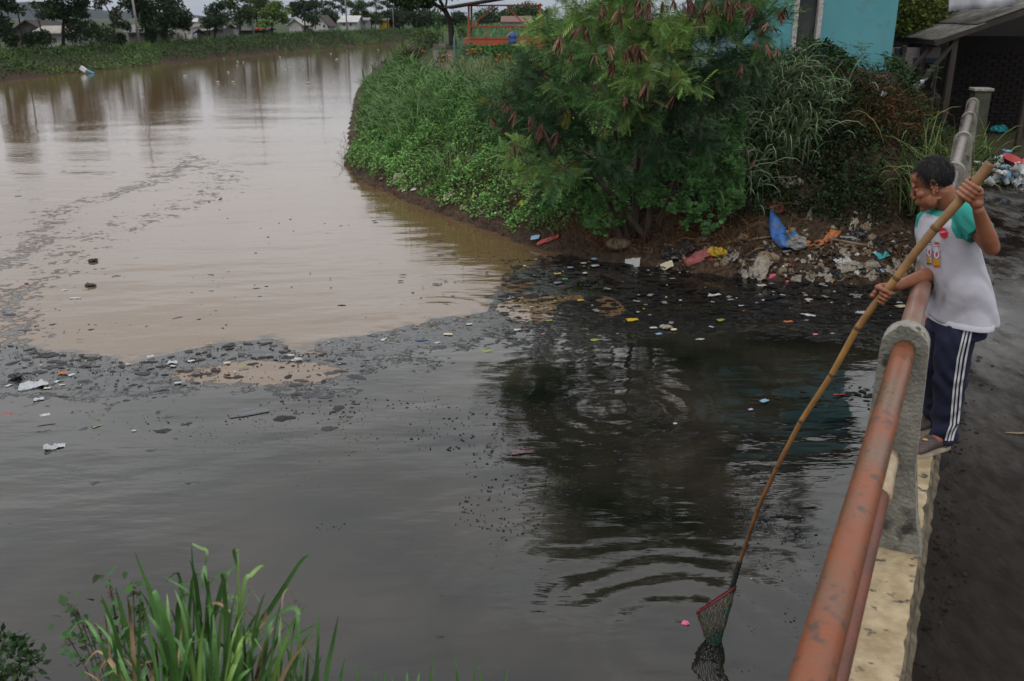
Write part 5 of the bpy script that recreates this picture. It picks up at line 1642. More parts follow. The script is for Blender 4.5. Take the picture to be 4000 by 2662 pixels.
mb = MB(); mb.box((Bc.x + 4.3, 21.6, gz + 1.2), (10.2, .1, 4.4)); mb.box(((ox0 + ox1) / 2, 19.9, 2.0), (1.2, .1, 2.2)); mb.build('interior_shade', M['dbrick'], shack, world=True)  # added dark panels: painted interior shade, also covering the bright plain behind
# white tarpaulin above the roof
a0, a1 = aty(3706, 45, 17.9), aty(3962, 27, 17.5)
V, F = [], []
for i in range(25):
    f = i / 24
    for j in range(9):
        g = j / 8
        p = a0 * (1 - f) + a1 * f + Vector((.02 * g, .18 * g, 1.1 * g))
        p += Vector((0, .05, 0)) * (math.sin(f * 22 + 3 * g) * .5 + math.sin(f * 9 + 5 * g) * .6)
        V.append(p)
for i in range(24):
    for j in range(8): F.append((i * 9 + j, i * 9 + 9 + j, i * 9 + 10 + j, i * 9 + 1 + j))
mb = MB(); mb.add(V, F); o = mb.build('tarpaulin', mat('white_tarpaulin', (.40, .40, .45), .6, (.30, .30, .34), 4, .2), smooth=True); o.modifiers.new('t', 'SOLIDIFY').thickness = .008
tag(o, 'white tarpaulin sheet stretched above the shack roof', 'tarpaulin')
# yellowish bush between house and shack
def bush(px, py, Y, r, n, size, col, lab, name='bush', group=None, tpl=(LEAF_V, LEAF_F), seed=0, stem=True, cat=None):
    c = aty(px, py, Y); rng = np.random.RandomState(seed + int(px) % 997)
    g = H(c.x, c.y)
    root = empty(name, (c.x, c.y, min(g, c.z - r * .5)), 0, lab, cat or name.split('_')[-1], group)
    parts = [leafcloud(n // 3, (c.x + rng.uniform(-.4, .4) * r, c.y + rng.uniform(-.3, .3) * r, c.z + rng.uniform(-.35, .35) * r), (r * .8, r * .7, r * .75), size, col, tpl=tpl, rng=rng) for _ in range(3)]
    V, F, C = merge(parts)
    o = fast_obj('crown', V, F, M['leaf'], C); keep_world(o, root)
    if stem:
        mb = MB(); mb.tube([Vector((c.x, c.y, g - .1)), Vector((c.x + .02, c.y, c.z))], [max(.02, r * .06), .01], 6); mb.build('stem', M['bark'], root, world=True)
    return root
bush(3590, 30, 20.6, .75, 2600, .085, (.085, .115, .022), 'yellow-green bush between the blue house and the shack roof')
bush(3560, 110, 20.2, .45, 900, .085, (.07, .10, .02), 'small yellow-green bush low beside the blue house corner')
bush(3690, -20, 21.5, .7, 1200, .085, (.05, .07, .018), 'dark bush behind the shack under the tarpaulin')

# ------------------------------------------------------------------ orange garden pavilion
SY = 45.0
pav = empty('garden_pavilion', (aty(1910, 178, SY).x, SY + 1.4, 2.38), 0, 'orange framed garden pavilion with green slats and dark sloping roof', 'pavilion')
M['orange'] = mat('orange_paint', (.36, .072, .022), .6, (.26, .055, .020), 3, .2)
M['green'] = mat('green_paint', (.075, .25, .11), .6, (.06, .19, .085), 3, .2)
def pv(px, py, dy=0.0): return aty(px, py, SY) + Vector((0, dy, 0))
def pbar(a_, b_, w, mt, name, dy=0.0, d=None):
    mb = MB(); mb.bar(pv(*a_, dy), pv(*b_, dy), w, d or w); return mb.build(name, mt, pav, world=True)
wallL, wallR = pv(1809, 178), pv(2150, 178)
mb = MB(); mb.box(((wallL.x + wallR.x) / 2, SY + .1, pv(1809, 166).z - .12), (wallR.x - wallL.x, .2, .58)); mb.build('low_wall', M['orange'], pav, world=True)
mb = MB(); mb.box((wallL.x + .1, SY + 1.7, pv(1809, 166).z - .12), (.2, 3.0, .58)); mb.box((wallR.x - .1, SY + 1.7, pv(1809, 166).z - .12), (.2, 3.0, .58)); mb.box(((wallL.x + wallR.x) / 2, SY + 3.2, pv(1809, 166).z - .12), (wallR.x - wallL.x - .4, .2, .58)); mb.build('side_wall', M['orange'], pav, world=True)
for x in (1831, 2110):
    pbar((x, 14), (x, 156), .09, M['orange'], 'post'); pbar((x, 14), (x, 156), .09, M['orange'], 'post', 3.0)
pbar((1800, 23), (2120, 21), .07, M['orange'], 'beam'); pbar((1828, 104), (2110, 101), .06, M['orange'], 'rail'); pbar((1830, 151), (2110, 150), .06, M['orange'], 'rail')
pbar((1828, 108), (2110, 105), .06, M['orange'], 'rail', 3.0)
for x in (1899, 1987, 2050): pbar((x, 104), (x, 151), .06, M['orange'], 'baluster')
pbar((1928, 27), (1842, 101), .06, M['orange'], 'brace'); pbar((1978, 22), (2040, 90), .06, M['orange'], 'brace')
pbar((1945, 27), (1860, 104), .05, M['dtimber'], 'brace', .3)
for k in range(9):       # slats fanning under the braces
    f = (k + .5) / 9
    a_ = (1836, 30 + 66 * f); t_ = (a_[1] - 27) / 74
    b_ = (min(1836 + 34 + 30 * (1 - f), 1928 - (1928 - 1842) * min(1, t_ + .35) + 4), a_[1] + 22)
    if b_[1] < 101: pbar(a_, b_, .045, M['green'], 'slat', .02, .02)
for k in range(7):
    f = (k + .5) / 7; pbar((1860 + 62 * f, 26), (1874 + 52 * f, 26 + 40 * (1 - f)), .045, M['green'], 'slat', .02, .02)
for k in range(11): pbar((1836 + 5.8 * k, 150), (1836 + 5.8 * k + 14 if k < 9 else 1899, 105), .045, M['green'], 'slat', .02, .02)
for k in range(15): pbar((1903 + 5.7 * k, 150), (1903 + 5.7 * k, 104), .048, M['green'], 'slat', .02, .02)
for k in range(16): pbar((1834 + 17 * k, 150), (1834 + 17 * k, 106), .10, M['green'], 'slat', 3.0, .02)
mb = MB()
e0, e1 = aty(1738, 33, SY), aty(2240, -52, SY)
for y0 in np.arange(-.6, 4.0, .9):
    P = [e0 + Vector((0, y0, 0)), e1 + Vector((0, y0, 0)), e1 + Vector((0, y0 + .89, 0)), e0 + Vector((0, y0 + .89, 0))]
    mb = MB(); mb.add(P + [p + Vector((0, 0, .07)) for p in P], [(0, 3, 2, 1), (4, 5, 6, 7), (0, 1, 5, 4), (1, 2, 6, 5), (2, 3, 7, 6), (3, 0, 4, 7)]); mb.build('roof_panel', mat('dark_roof', (.035, .032, .034), .8, (.06, .055, .055), 4) if 'dark_roof' not in bpy.data.materials else bpy.data.materials['dark_roof'], pav, world=True)
# blue drum
dc = aty(2003, 153, 43.5)
mb = MB(); mb.lathe([(.16, -.30), (.19, -.28), (.195, -.12), (.205, -.10), (.195, -.08), (.195, .10), (.205, .12), (.195, .14), (.185, .27), (.16, .29)], dc, 18); o = mb.build('drum', mat('blue_plastic', (.018, .055, .20), .45), smooth=True); tag(o, 'blue plastic drum beside the orange pavilion', 'drum')

# ------------------------------------------------------------------ tree left of the pavilion
lt = empty('garden_tree', aty(1768, 168, 46), 0, 'dark trunked garden tree beside the orange pavilion', 'tree')
def ltube(pp, rr, name):
    mb = MB(); mb.tube([aty(x, y, Y) for x, y, Y in pp], rr, 10); mb.build(name, M['darkbark'], lt, smooth=True, world=True)
ltube([(1770, 175, 46), (1766, 150, 46), (1760, 100, 46), (1748, 62, 46), (1737, 40, 46)], [.20, .165, .14, .13, .12], 'trunk')
ltube([(1737, 42, 46), (1715, 26, 45.8), (1685, 12, 45.6), (1640, -20, 45.4)], [.11, .085, .07, .05], 'limb')
ltube([(1738, 42, 46), (1728, 20, 46), (1712, -10, 46), (1700, -60, 46)], [.10, .08, .06, .04], 'limb')
ltube([(1742, 50, 46), (1742, 20, 46.2), (1748, -20, 46.4)], [.06, .05, .04], 'limb')
rng = np.random.RandomState(8)
parts = [leafcloud(700, aty(x, y, Y), (r, r, r * .6), .16, (.032, .060, .022), rng=rng) for x, y, Y, r in ((1570, -8, 45, .55), (1610, 8, 45, .5), (1650, -15, 45.3, .6), (1700, -40, 45.8, .8), (1760, -50, 46, .9), (1820, -50, 46, .7), (1540, -25, 45, .6), (1600, 18, 45, .25), (1670, 12, 45.4, .3), (1630, -60, 45.5, .8))]
V, F, C = merge(parts); o = fast_obj('crown', V, F, M['leaf'], C); keep_world(o, lt)
mb = MB()
for k in range(9):
    c_ = aty(1742 + 5 * k, 184, 42.5); mb.bar(c_ - Vector((0, 0, .12)), c_ + Vector((0, 0, .17)), .035, .02)
mb.bar(aty(1740, 178, 42.5), aty(1785, 178, 42.5), .02, .03); mb.bar(aty(1740, 188, 42.5), aty(1785, 188, 42.5), .02, .03)
tag(mb.build('tree_guard', M['dtimber']), 'low dark wooden guard around the foot of the garden tree', 'tree guard')

# garden plants
def gp(px, py): return th(px, py)
def plant(px, py, h, r, n, size, col, lab, name, grp=None, flowers=None, tpl=(LEAF_V, LEAF_F), cat=None, tmax=80):
    b = th(px, py, 0, tmax); rng = np.random.RandomState(int(px * 7 + py) % 9999)
    root = empty(name, b, 0, lab, cat or name.replace('_', ' '), grp)
    V, F, C = leafcloud(n, (0, 0, h * .55), (r, r, h * .55), size, col, rng=rng, shell=.3)
    V = np.array(V); V[:, 2] = np.maximum(V[:, 2], 0)
    fast_obj('leaves', V, F, M['leaf'], C, parent=root)
    mb = MB(); mb.tube([(0, 0, -.05), (.01, 0, h * .8)], [.012, .006], 5); mb.build('stem', M['bark'], root)
    for fxp, fyp in flowers or []:
        y_ = b.y - r * rng.uniform(.2, .9); q = aty(fxp, fyp, y_) - b
        mb = MB(); mb.ell((0, 0, 0), (.055, .055, .035), nu=10, nv=6); o = mb.build('flower', M['marigold'], root); o.location = q
    return root
M['marigold'] = mat('marigold_petals', (.62, .13, .012), .7, (.50, .09, .01), 30, .5)
G3 = lambda x, y: (1500 + x / 3.366, y / 3.366)
plant(1835, 226, .50, .42, 420, .11, (.055, .135, .035), 'leafy marigold bush nearest the orange low wall at the left', 'marigold_plant', 'marigold plants', [G3(1095, 665), G3(1165, 650), G3(1190, 655), G3(1205, 690), G3(1180, 700), G3(1120, 695), G3(1100, 715)])
plant(1945, 252, .6, .34, 360, .10, (.05, .12, .032), 'marigold bush with a column of orange blooms in front of the pavilion', 'marigold_plant', 'marigold plants', [G3(1485, 755), G3(1520, 728), G3(1500, 787), G3(1500, 825), G3(1515, 818), G3(1480, 795)])
plant(1985, 238, .6, .35, 300, .10, (.045, .11, .03), 'marigold bush right of the column of orange blooms', 'marigold_plant', 'marigold plants', [G3(1585, 745), G3(1600, 705), G3(1650, 745)])
plant(2030, 212, .40, .5, 360, .11, (.045, .11, .03), 'marigold bush in front of the blue drum', 'marigold_plant', 'marigold plants', [G3(1690, 595), G3(1745, 592), G3(1808, 578), G3(1838, 598), G3(1270, 650)])
plant(1730, 250, .5, .22, 160, .09, (.06, .11, .04), 'thin marigold at the edge of the bare path', 'marigold_plant', 'marigold plants', [G3(780, 733), G3(862, 738), G3(778, 795)])
plant(1655, 218, .5, .22, 160, .09, (.05, .09, .03), 'plant with coral red blooms left of the path', 'flowering_plant', None, [G3(505, 672), G3(540, 680), G3(512, 676)])
plant(1900, 212, .30, .6, 500, .13, (.055, .14, .04), 'leafy vegetable bed in front of the orange wall', 'garden_plant', 'garden plants by the pavilion')
plant(1985, 205, .25, .6, 400, .13, (.05, .13, .04), 'dark green garden plant left of the blue drum', 'garden_plant', 'garden plants by the pavilion')
plant(1660, 190, .85, .75, 900, .10, (.085, .12, .035), 'rounded clipped bush at the river edge of the garden', 'clipped_bush', cat='bush')
plant(1690, 178, .6, .3, 260, .10, (.03, .05, .02), 'small dark bush beside the rounded clipped bush', 'dark_bush', cat='bush')
plant(1712, 172, 2.1, .28, 200, .16, (.05, .11, .035), 'slender papaya-like sapling beside the path', 'sapling')
plant(1820, 160, 1.1, .8, 600, .14, (.05, .095, .025), 'olive bush between the garden tree and the pavilion', 'olive_bush', cat='bush')
b = th(1615, 235); rng = np.random.RandomState(3); n_ = 260
V, F, C = blades(np.tile(np.array(b), (n_, 1)) + rng.randn(n_, 3) * np.array([.3, .3, 0]), rng.uniform(0, 6.28, n_), rng.uniform(.4, .95, n_), np.full(n_, .02), rng.uniform(.1, .9, n_), rng.uniform(0, .8, n_), colvar((.050, .030, .022), n_, .3, .1, rng), 4)
tag(fast_obj('dead_bush', V, F, M['drygrass'], C), 'dead brown twiggy bush at the edge of the garden', 'bush')
# bare path
pp = [th(x, y) for x, y in ((1690, 178), (1742, 176), (1780, 215), (1770, 262), (1745, 290), (1700, 262), (1690, 215))]
mb = MB(); c_ = sum((p for p in pp), Vector()) / len(pp)
mb.add([p + Vector((0, 0, .05)) for p in pp] + [c_ + Vector((0, 0, .06))], [(i, (i + 1) % 7, 7) for i in range(7)])
tag(mb.build('path', mat('bare_earth', (.085, .060, .044), .95, (.05, .036, .027), 2, .5)), kind='structure')
# green garden netting
mb = MB(); a0, a1, a2 = th(1772, 245), th(1780, 175), th(1840, 240)
for s_, e_ in ((a0, a1), (a0, a2)):
    for k in range(10):
        f = k / 9; p = s_ * (1 - f) + e_ * f; mb.tube([p, p + Vector((0, 0, .75))], .006, 4)
    for z_ in np.arange(.05, .8, .12): mb.tube([s_ + Vector((0, 0, z_)), e_ + Vector((0, 0, z_))], .005, 4)
tag(mb.build('netting_fence', mat('green_netting', (.06, .16, .11), .7)), 'low green netting fence around the marigold bed', 'fence')

# ------------------------------------------------------------------ far levee vegetation
FLEFT = [p for p in FAR if 20 < p[1] < 172 and p[0] < 0]
_f = np.array([(-41.5, 22)] + FLEFT, float); _fl = np.concatenate([[0], np.cumsum(np.hypot(*np.diff(_f, axis=0).T))])
def fshore(u, d):
    k = np.clip(np.searchsorted(_fl, u) - 1, 0, len(_f) - 2); f = (u - _fl[k]) / (_fl[k + 1] - _fl[k])
    p = _f[k] * (1 - f)[:, None] + _f[k + 1] * f[:, None]
    tg = _f[k + 1] - _f[k]; tg /= np.linalg.norm(tg, axis=1, keepdims=True)
    return p + np.stack([-tg[:, 1], tg[:, 0]], 1) * d[:, None]
rng = np.random.RandomState(55)
n_ = 60000
u = rng.uniform(14, _fl[-1], n_); d = .12 + 7.8 * rng.rand(n_) ** 1.15
q = fshore(u, d); lump = fbm(q[:, 0] * .42, q[:, 1] * .42, 91, 3)
hh = np.clip((lump - .40) * 5.0, .08, 1.0) * sstep(5.2, 3.4, d) + .08
p = on_ground(q); p[:, 2] += hh * rng.rand(n_) ** .5
rot = euler_mats(rng.uniform(-1, 1, n_), rng.uniform(-1, 1, n_), rng.uniform(0, 6.28, n_))
c = colvar((.036, .060, .021), n_, .35, .1, rng); grn = sstep(.52, .42, lump)[:, None]; c = c * (1 - grn) + colvar((.072, .130, .034), n_, .25, .1, rng) * grn
V1 = scatter(LEAF_V, LEAF_F, p, rot, rng.uniform(.09, .24, n_), c)
n_ = 9000
u = rng.uniform(14, _fl[-1], n_); q = fshore(u, 3.5 + 4.5 * rng.rand(n_)); b = on_ground(q)
V2 = blades(b, rng.uniform(0, 6.28, n_), rng.uniform(.3, .7, n_), np.full(n_, .06), rng.uniform(.1, .5, n_), rng.uniform(.3, 1.2, n_), colvar((.078, .135, .038), n_, .25, .1, rng), 3)
V, F, C = merge([V1, V2]); tag(fast_obj('levee_scrub', V, F, M['leaf'], C), 'low scrub and grass covering the far river levee', 'scrub', kind='stuff')
# fields beyond the bend
n_ = 9000
X = rng.uniform(-30, 60, n_); Yy = rng.uniform(52, 240, n_); wet = inside(X, Yy, POLY); X, Yy = X[~wet], Yy[~wet]; n_ = len(X)
b = on_ground(np.stack([X, Yy], 1))
V, F, C = blades(b, rng.uniform(0, 6.28, n_), rng.uniform(.3, .9, n_), np.full(n_, .12), rng.uniform(.1, .6, n_), rng.uniform(.2, 1, n_), colvar((.075, .135, .04), n_, .3, .1, rng), 3)
tag(fast_obj('field_grass', V, F, M['grass'], C), 'green field grass on the flat land behind the pavilion', 'grass', kind='stuff')

_Ys = np.linspace(46, 260, 1200)
def Yd(px, d, Y):
    u = (px - 2000) / FPX / 1.045
    X = u * _Ys
    dd = seg_dist(X, _Ys, FAR, False) * np.where(inside(X, _Ys, POLY), -1, 1) 
    ok = (dd > d) & (_Ys > 50)
    # first crossing beyond the river
    riv = np.argmax(inside(X, _Ys, POLY) & (_Ys > 46))
    k = np.where(ok & (np.arange(len(_Ys)) > riv))[0]
    return float(_Ys[k[0]]) if len(k) and px < 1500 else Y
# ------------------------------------------------------------------ far trees, each its own thing
def far_tree(lab, Y, trunk, blobs, col, name='tree', lsize=.30, dens=1.0, group='trees along the far levee', bark='darkbark', sq=.8, up=.4):
    Y = max(Y, Yd(trunk[0][0], 6.5, Y)) if Y < 130 else max(Y, Yd(trunk[0][0], 13, Y))
    base = aty(trunk[0][0], trunk[0][1], Y); base.z = min(base.z, H(base.x, base.y) + .2)
    rng = np.random.RandomState(int(abs(trunk[0][0] * 13 + Y * 7)) % 99991)
    root = empty(name, base, 0, lab, 'tree', group)
    pts = [base - Vector((0, 0, .3))] + [aty(x, y, Y) for x, y in trunk[1:]]
    mb = MB(); r0 = trunk[0][2] if len(trunk[0]) > 2 else .12
    mb.tube(pts, [r0 * (1 - .7 * i / max(1, len(pts) - 1)) for i in range(len(pts))], 7)
    cs = [(aty(x, y, Y + rng.uniform(-.8, .8)), rx * 1.18 * Y / FPX, ry * 1.22 * Y / FPX) for x, y, rx, ry in blobs]
    for c_, rx, ry in cs:
        a_ = min(pts[1:], key=lambda q_: (q_ - c_).length); mb.tube([a_, (a_ + c_) / 2 + Vector((0, 0, -.1)), c_], [r0 * .4, r0 * .3, r0 * .12], 5)
    mb.build('trunk', M[bark], root, smooth=True, world=True)
    parts = []
    for c_, rx, ry in cs:
        n_ = int(dens * (70 + 420 * rx * max(ry, rx * .5)))
        # sub-clumps make an uneven outline
        k = 5
        for _ in range(k):
            o_ = Vector((rng.uniform(-.6, .6) * rx, rng.uniform(-.6, .6) * rx, rng.uniform(-.55, .55) * ry))
            parts.append(leafcloud(max(12, n_ // k), c_ + o_, (rx * .55, rx * .55, ry * .55), lsize, col, up=up, rng=rng, shell=.2))
    if parts:
        V, F, C = merge(parts); o = fast_obj('crown', V, F, M['leaf'], C); keep_world(o, root)
    return root
DK = (.026, .046, .020); MD = (.046, .080, .028); LT = (.105, .165, .040)
far_tree('dark tree cut by the left edge of the picture', 62, [(-14, 170, .18), (-12, 100), (-8, 0)], [(-20, 60, 60, 55), (14, 15, 48, 35), (10, 110, 30, 25), (-20, -30, 60, 40)], DK)
far_tree('spreading tree with flat layered boughs behind the white shed', 70, [(243, 170, .16), (246, 120), (250, 60), (240, -20)], [(190, 18, 50, 12), (300, 12, 48, 11), (250, 52, 62, 12), (318, 40, 40, 12), (340, 60, 34, 9), (185, 62, 38, 9), (280, 88, 42, 9), (310, 100, 25, 8), (240, -22, 90, 16), (215, 40, 40, 10)], (.022, .042, .017), lsize=.24, dens=1.5)
far_tree('small half bare tree with dangling pods between the hedge and the pole', 74, [(446, 168, .11), (444, 90), (425, 45), (402, 5)], [(402, 8, 22, 9), (445, 60, 24, 14), (468, 90, 26, 18), (380, 30, 10, 8), (455, 40, 16, 10), (490, 100, 20, 16)], (.035, .040, .022), dens=.8)
far_tree('tall dark tree just right of the first concrete pole', 84, [(570, 156, .18), (568, 90), (558, -10)], [(560, 28, 66, 40), (515, 8, 42, 26), (600, 100, 40, 28), (560, -45, 80, 38), (590, 60, 40, 30)], DK, dens=1.1)
far_tree('broad dark tree beside the tall tree by the low houses', 87, [(648, 154, .20), (650, 90), (645, -10)], [(655, 60, 62, 48), (695, 100, 42, 32), (640, -8, 62, 48), (618, 95, 30, 36), (705, 70, 30, 30)], DK, dens=1.1)
far_tree('round dark tree standing before the grey shop', 101, [(838, 140, .13), (838, 90), (836, 40)], [(835, 60, 42, 36), (815, 90, 28, 18), (852, 28, 24, 18), (862, 85, 25, 22)], DK)
far_tree('airy tree left of the second concrete pole', 106, [(935, 132, .14), (938, 80), (925, 10)], [(895, 12, 38, 20), (942, 62, 36, 40), (884, 66, 28, 22), (925, -22, 56, 24), (960, 30, 25, 25)], MD)
far_tree('tree behind the second concrete pole', 122, [(1005, 120, .14), (1002, 60), (1000, 0)], [(990, 30, 46, 36), (1030, 10, 35, 30), (975, 60, 30, 30)], MD)
far_tree('bright green spreading tree right of the second concrete pole', 112, [(1062, 122, .13), (1062, 90), (1060, 50)], [(1062, 52, 46, 20), (1092, 30, 36, 20), (1040, 84, 32, 16), (1090, 70, 28, 18), (1030, 60, 25, 16)], LT, dens=1.2)
far_tree('dark layered tree in front of the small pale houses', 126, [(1192, 112, .14), (1190, 80), (1180, 0)], [(1176, 38, 46, 14), (1202, 72, 36, 20), (1145, 22, 30, 8), (1235, 15, 38, 8), (1160, 60, 26, 14), (1200, 20, 40, 12)], DK)
far_tree('dark round tree behind the brown gable house', 152, [(1285, 110, .14), (1285, 60), (1285, 20)], [(1280, 60, 34, 24), (1300, 80, 26, 18)], DK, dens=1.2)
far_tree('leafy tree beside the pale hall', 142, [(1395, 112, .14), (1394, 70), (1392, 20)], [(1390, 60, 30, 40), (1405, 30, 24, 20), (1375, 20, 26, 14)], MD)
far_tree('round green tree between the pale hall and the yellow building', 150, [(1450, 112, .14), (1450, 85), (1450, 60)], [(1450, 80, 34, 24), (1430, 60, 22, 18), (1470, 70, 20, 20)], MD)
for k, (x, y) in enumerate([(1232, 8), (1298, 14), (1335, 5), (1418, 10), (1466, 16), (1512, 12), (1560, 20)]):
    far_tree(['slender bare-stemmed tree farthest left of the thin row', 'slender tree left of the pale hall', 'slender tree above the pale hall roof', 'slender tree right of the third concrete pole', 'slender tree before the dark roofs', 'slender tree above the yellow building', 'slender tree farthest right of the thin row'][k], 158, [(x, 112, .09), (x + 2, 60), (x + 1, -30)], [(x - 10, y, 18, 7), (x + 16, y + 14, 16, 6), (x, y - 26, 24, 10), (x + 6, y + 40, 12, 10)], MD, dens=.9, group='thin trees in a row beyond the far bank')
for k, (x, y, rx, ry) in enumerate([(1575, 62, 46, 38), (1640, 70, 48, 36), (1712, 72, 40, 32), (1780, 74, 50, 28), (1900, 62, 46, 26), (1990, 54, 60, 32), (2090, 46, 60, 40), (1530, 70, 34, 30)]):
    far_tree(['dark tree right of the yellow building', 'dark tree left of the garden tree in the distance', 'dark distant tree seen behind the garden tree', 'distant tree seen left of the pavilion post', 'pale distant tree seen through the pavilion', 'distant tree seen through the right of the pavilion', 'distant tree behind the big pod tree', 'small dark tree just right of the yellow wall'][k], 172, [(x, 114, .15), (x, 80), (x, 40)], [(x, y, rx, ry), (x - rx * .5, y + 12, rx * .5, ry * .6), (x + rx * .5, y + 8, rx * .5, ry * .6)], [DK, DK, DK, DK, (.055, .085, .045), MD, MD, DK][k], lsize=.45, dens=.55, group='distant trees across the fields')
for k, (x, y, r) in enumerate([(120, 150, 30), (165, 150, 34), (290, 132, 42), (350, 122, 46), (418, 132, 42), (462, 146, 26), (590, 142, 24), (30, 150, 34)]):
    Yb = Yd(x, 5.8, 69); bush(x, y, Yb, r * Yb / FPX, 900, .20, DK, ['dark bush at the left corner of the white shed', 'dark bush in front of the white shed wall', 'first dark bush of the hedge right of the white shed', 'tallest dark bush of the hedge right of the white shed', 'third dark bush of the hedge near the half bare tree', 'small bush at the foot of the half bare tree', 'small bush right of the first concrete pole', 'dark bush below the brown gable house'][k], 'levee_bush', 'dark bushes on the far levee', seed=k, cat='bush')
# leafless and leaning thin trees
def bare(lab, Y, pts, br_, r=.06):
    Y = Yd(pts[0][0], 6, Y)
    b = aty(*pts[0], Y); root = empty('bare_tree', b, 0, lab, 'tree', 'bare thin trees by the white shed')
    P = [aty(x, y, Y) for x, y in pts]; P[0].z -= 1.5
    mb = MB(); mb.tube(P, [r * (1 - .6 * i / (len(P) - 1)) for i in range(len(P))], 6); mb.build('trunk', M['darkbark'], root, world=True)
    for a_, b_ in br_:
        mb = MB(); mb.tube([aty(*a_, Y), (aty(*a_, Y) + aty(*b_, Y)) / 2 + Vector((0, 0, .05)), aty(*b_, Y)], [r * .4, r * .3, r * .12], 4); mb.build('branch', M['darkbark'], root, world=True)
bare('leafless tree with forked twigs in front of the white shed', 68, [(163, 168), (160, 120), (150, 70), (140, 35), (134, 5)], [((158, 100), (95, 15)), ((150, 70), (178, 40)), ((145, 50), (110, 5)), ((140, 35), (160, 5)), ((152, 75), (125, 30)), ((155, 85), (175, 60)), ((128, 45), (90, 25))])
bare('thin leaning tree stem above the brown gable house', 72, [(82, 130), (74, 70), (62, 25), (50, -15)], [((70, 50), (85, 30)), ((62, 25), (45, 18)), ((66, 38), (50, 40))])

# ------------------------------------------------------------------ far houses
def hm(name, c): return mat(name, c, .85, tuple(q * .75 for q in c), 1.5, .2)
def far_house(lab, x0, x1, yb, ye, yr, Y, wc, rc, front_gable=False, depth=5.0, wins=(), name='far_house', xr=None, over=.35):
    Y = max(Y, Yd((x0 + x1) / 2, 9.5, Y))
    a_, b_ = aty(x0, ye, Y), aty(x1, ye, Y); zb_ = aty(x0, yb, Y).z - 1.2; ze = (a_.z + b_.z) / 2; zr = aty((x0 + x1) / 2, yr, Y).z
    root = empty(name, ((a_.x + b_.x) / 2, Y, zb_), 0, lab, 'house', 'low houses behind the far levee')
    X0, X1 = a_.x, b_.x; xm = (X0 + X1) / 2 if xr is None else aty(xr, yr, Y).x
    wm, rm_ = hm('wall_paint_' + str(int(x0)), wc), hm('roofing_' + str(int(x0)), rc)
    mb = MB(); mb.box(((X0 + X1) / 2, Y + depth / 2, (zb_ + ze) / 2), (X1 - X0, depth, ze - zb_)); 
    if front_gable: mb.add([(X0, Y, ze), (X1, Y, ze), (xm, Y, zr)], [(0, 1, 2)])
    else: mb.add([(X1, Y, ze), (X1, Y + depth, ze), (X1, Y + depth / 2, zr), (X0, Y, ze), (X0, Y + depth, ze), (X0, Y + depth / 2, zr)], [(0, 1, 2), (3, 5, 4)])
    mb.build('wall', wm, root, world=True)
    def slab(P):
        m_ = MB(); P = [Vector(p_) for p_ in P]; m_.add(P + [p_ + Vector((0, 0, .10)) for p_ in P], [(0, 3, 2, 1), (4, 5, 6, 7), (0, 1, 5, 4), (1, 2, 6, 5), (2, 3, 7, 6), (3, 0, 4, 7)]); m_.build('roof', rm_, root, world=True)
    if front_gable:
        k = over
        for xe in (X0, X1):
            dx = k * (1 if xe > xm else -1); zz_ = ze - k * (zr - ze) / max(.2, abs(xe - xm))
            slab([(xe + dx, Y - k, zz_), (xm, Y - k, zr), (xm, Y + depth + k, zr), (xe + dx, Y + depth + k, zz_)])
    else:
        k = over; dz = k * (zr - ze) / (depth / 2)
        slab([(X0 - k, Y - k, ze - dz), (X1 + k, Y - k, ze - dz), (X1 + k, Y + depth / 2, zr), (X0 - k, Y + depth / 2, zr)])
        slab([(X0 - k, Y + depth + k, ze - dz), (X1 + k, Y + depth + k, ze - dz), (X1 + k, Y + depth / 2, zr), (X0 - k, Y + depth / 2, zr)])
    for (wx0, wy0, wx1, wy1, kind) in wins:
        p0, p1 = aty(wx0, wy0, Y - .02), aty(wx1, wy1, Y - .02)
        m_ = MB(); m_.box(((p0.x + p1.x) / 2, Y - .015, (p0.z + p1.z) / 2), (abs(p1.x - p0.x), .05, abs(p0.z - p1.z))); m_.build(kind, M['doorbrown'] if kind == 'door' else M['glass'], root, world=True)
    return root
M['doorbrown'] = mat('brown_door', (.10, .06, .035), .7)
far_house('large dark brick house with a broad brown gable at the far left', 42, 186, 168, 129, 82, 82, (.075, .058, .062), (.030, .024, .022), True, wins=((85, 112, 98, 124, 'window'), (120, 112, 132, 124, 'window')), xr=106)
far_house('long white shed with a pale sheet roof on the far levee', 150, 260, 170, 128, 107, 73, (.42, .42, .43), (.30, .28, .25), depth=4, wins=((205, 150, 222, 168, 'door'),), over=.5)
far_house('low grey house half hidden right of the first concrete pole', 500, 566, 158, 126, 100, 93, (.10, .095, .09), (.17, .165, .16), wins=((512, 132, 524, 145, 'window'), (540, 130, 552, 156, 'door')))
far_house('grey gable house between the two tall dark trees', 588, 652, 156, 128, 96, 91, (.075, .07, .065), (.15, .145, .14), True, wins=((600, 132, 612, 145, 'window'), (630, 130, 640, 152, 'door')))
far_house('long low roof linking the houses behind the broad dark tree', 655, 742, 156, 132, 118, 95, (.08, .075, .07), (.10, .09, .085), depth=4)
far_house('grey shop with awning and open front left of the round tree', 742, 870, 152, 112, 98, 99, (.17, .165, .165), (.16, .15, .14), depth=4, wins=((748, 124, 765, 142, 'window'), (796, 120, 806, 145, 'door'), (812, 120, 822, 140, 'door'), (838, 116, 848, 130, 'window')))
far_house('small pale blue walled hut right of the round tree', 866, 906, 146, 112, 104, 97, (.30, .33, .36), (.22, .21, .20), depth=3, wins=((872, 122, 880, 132, 'window'),))
far_house('open dark lean-to with stacked goods beside the second concrete pole', 920, 1036, 138, 119, 111, 110, (.030, .028, .027), (.11, .10, .095), depth=4)
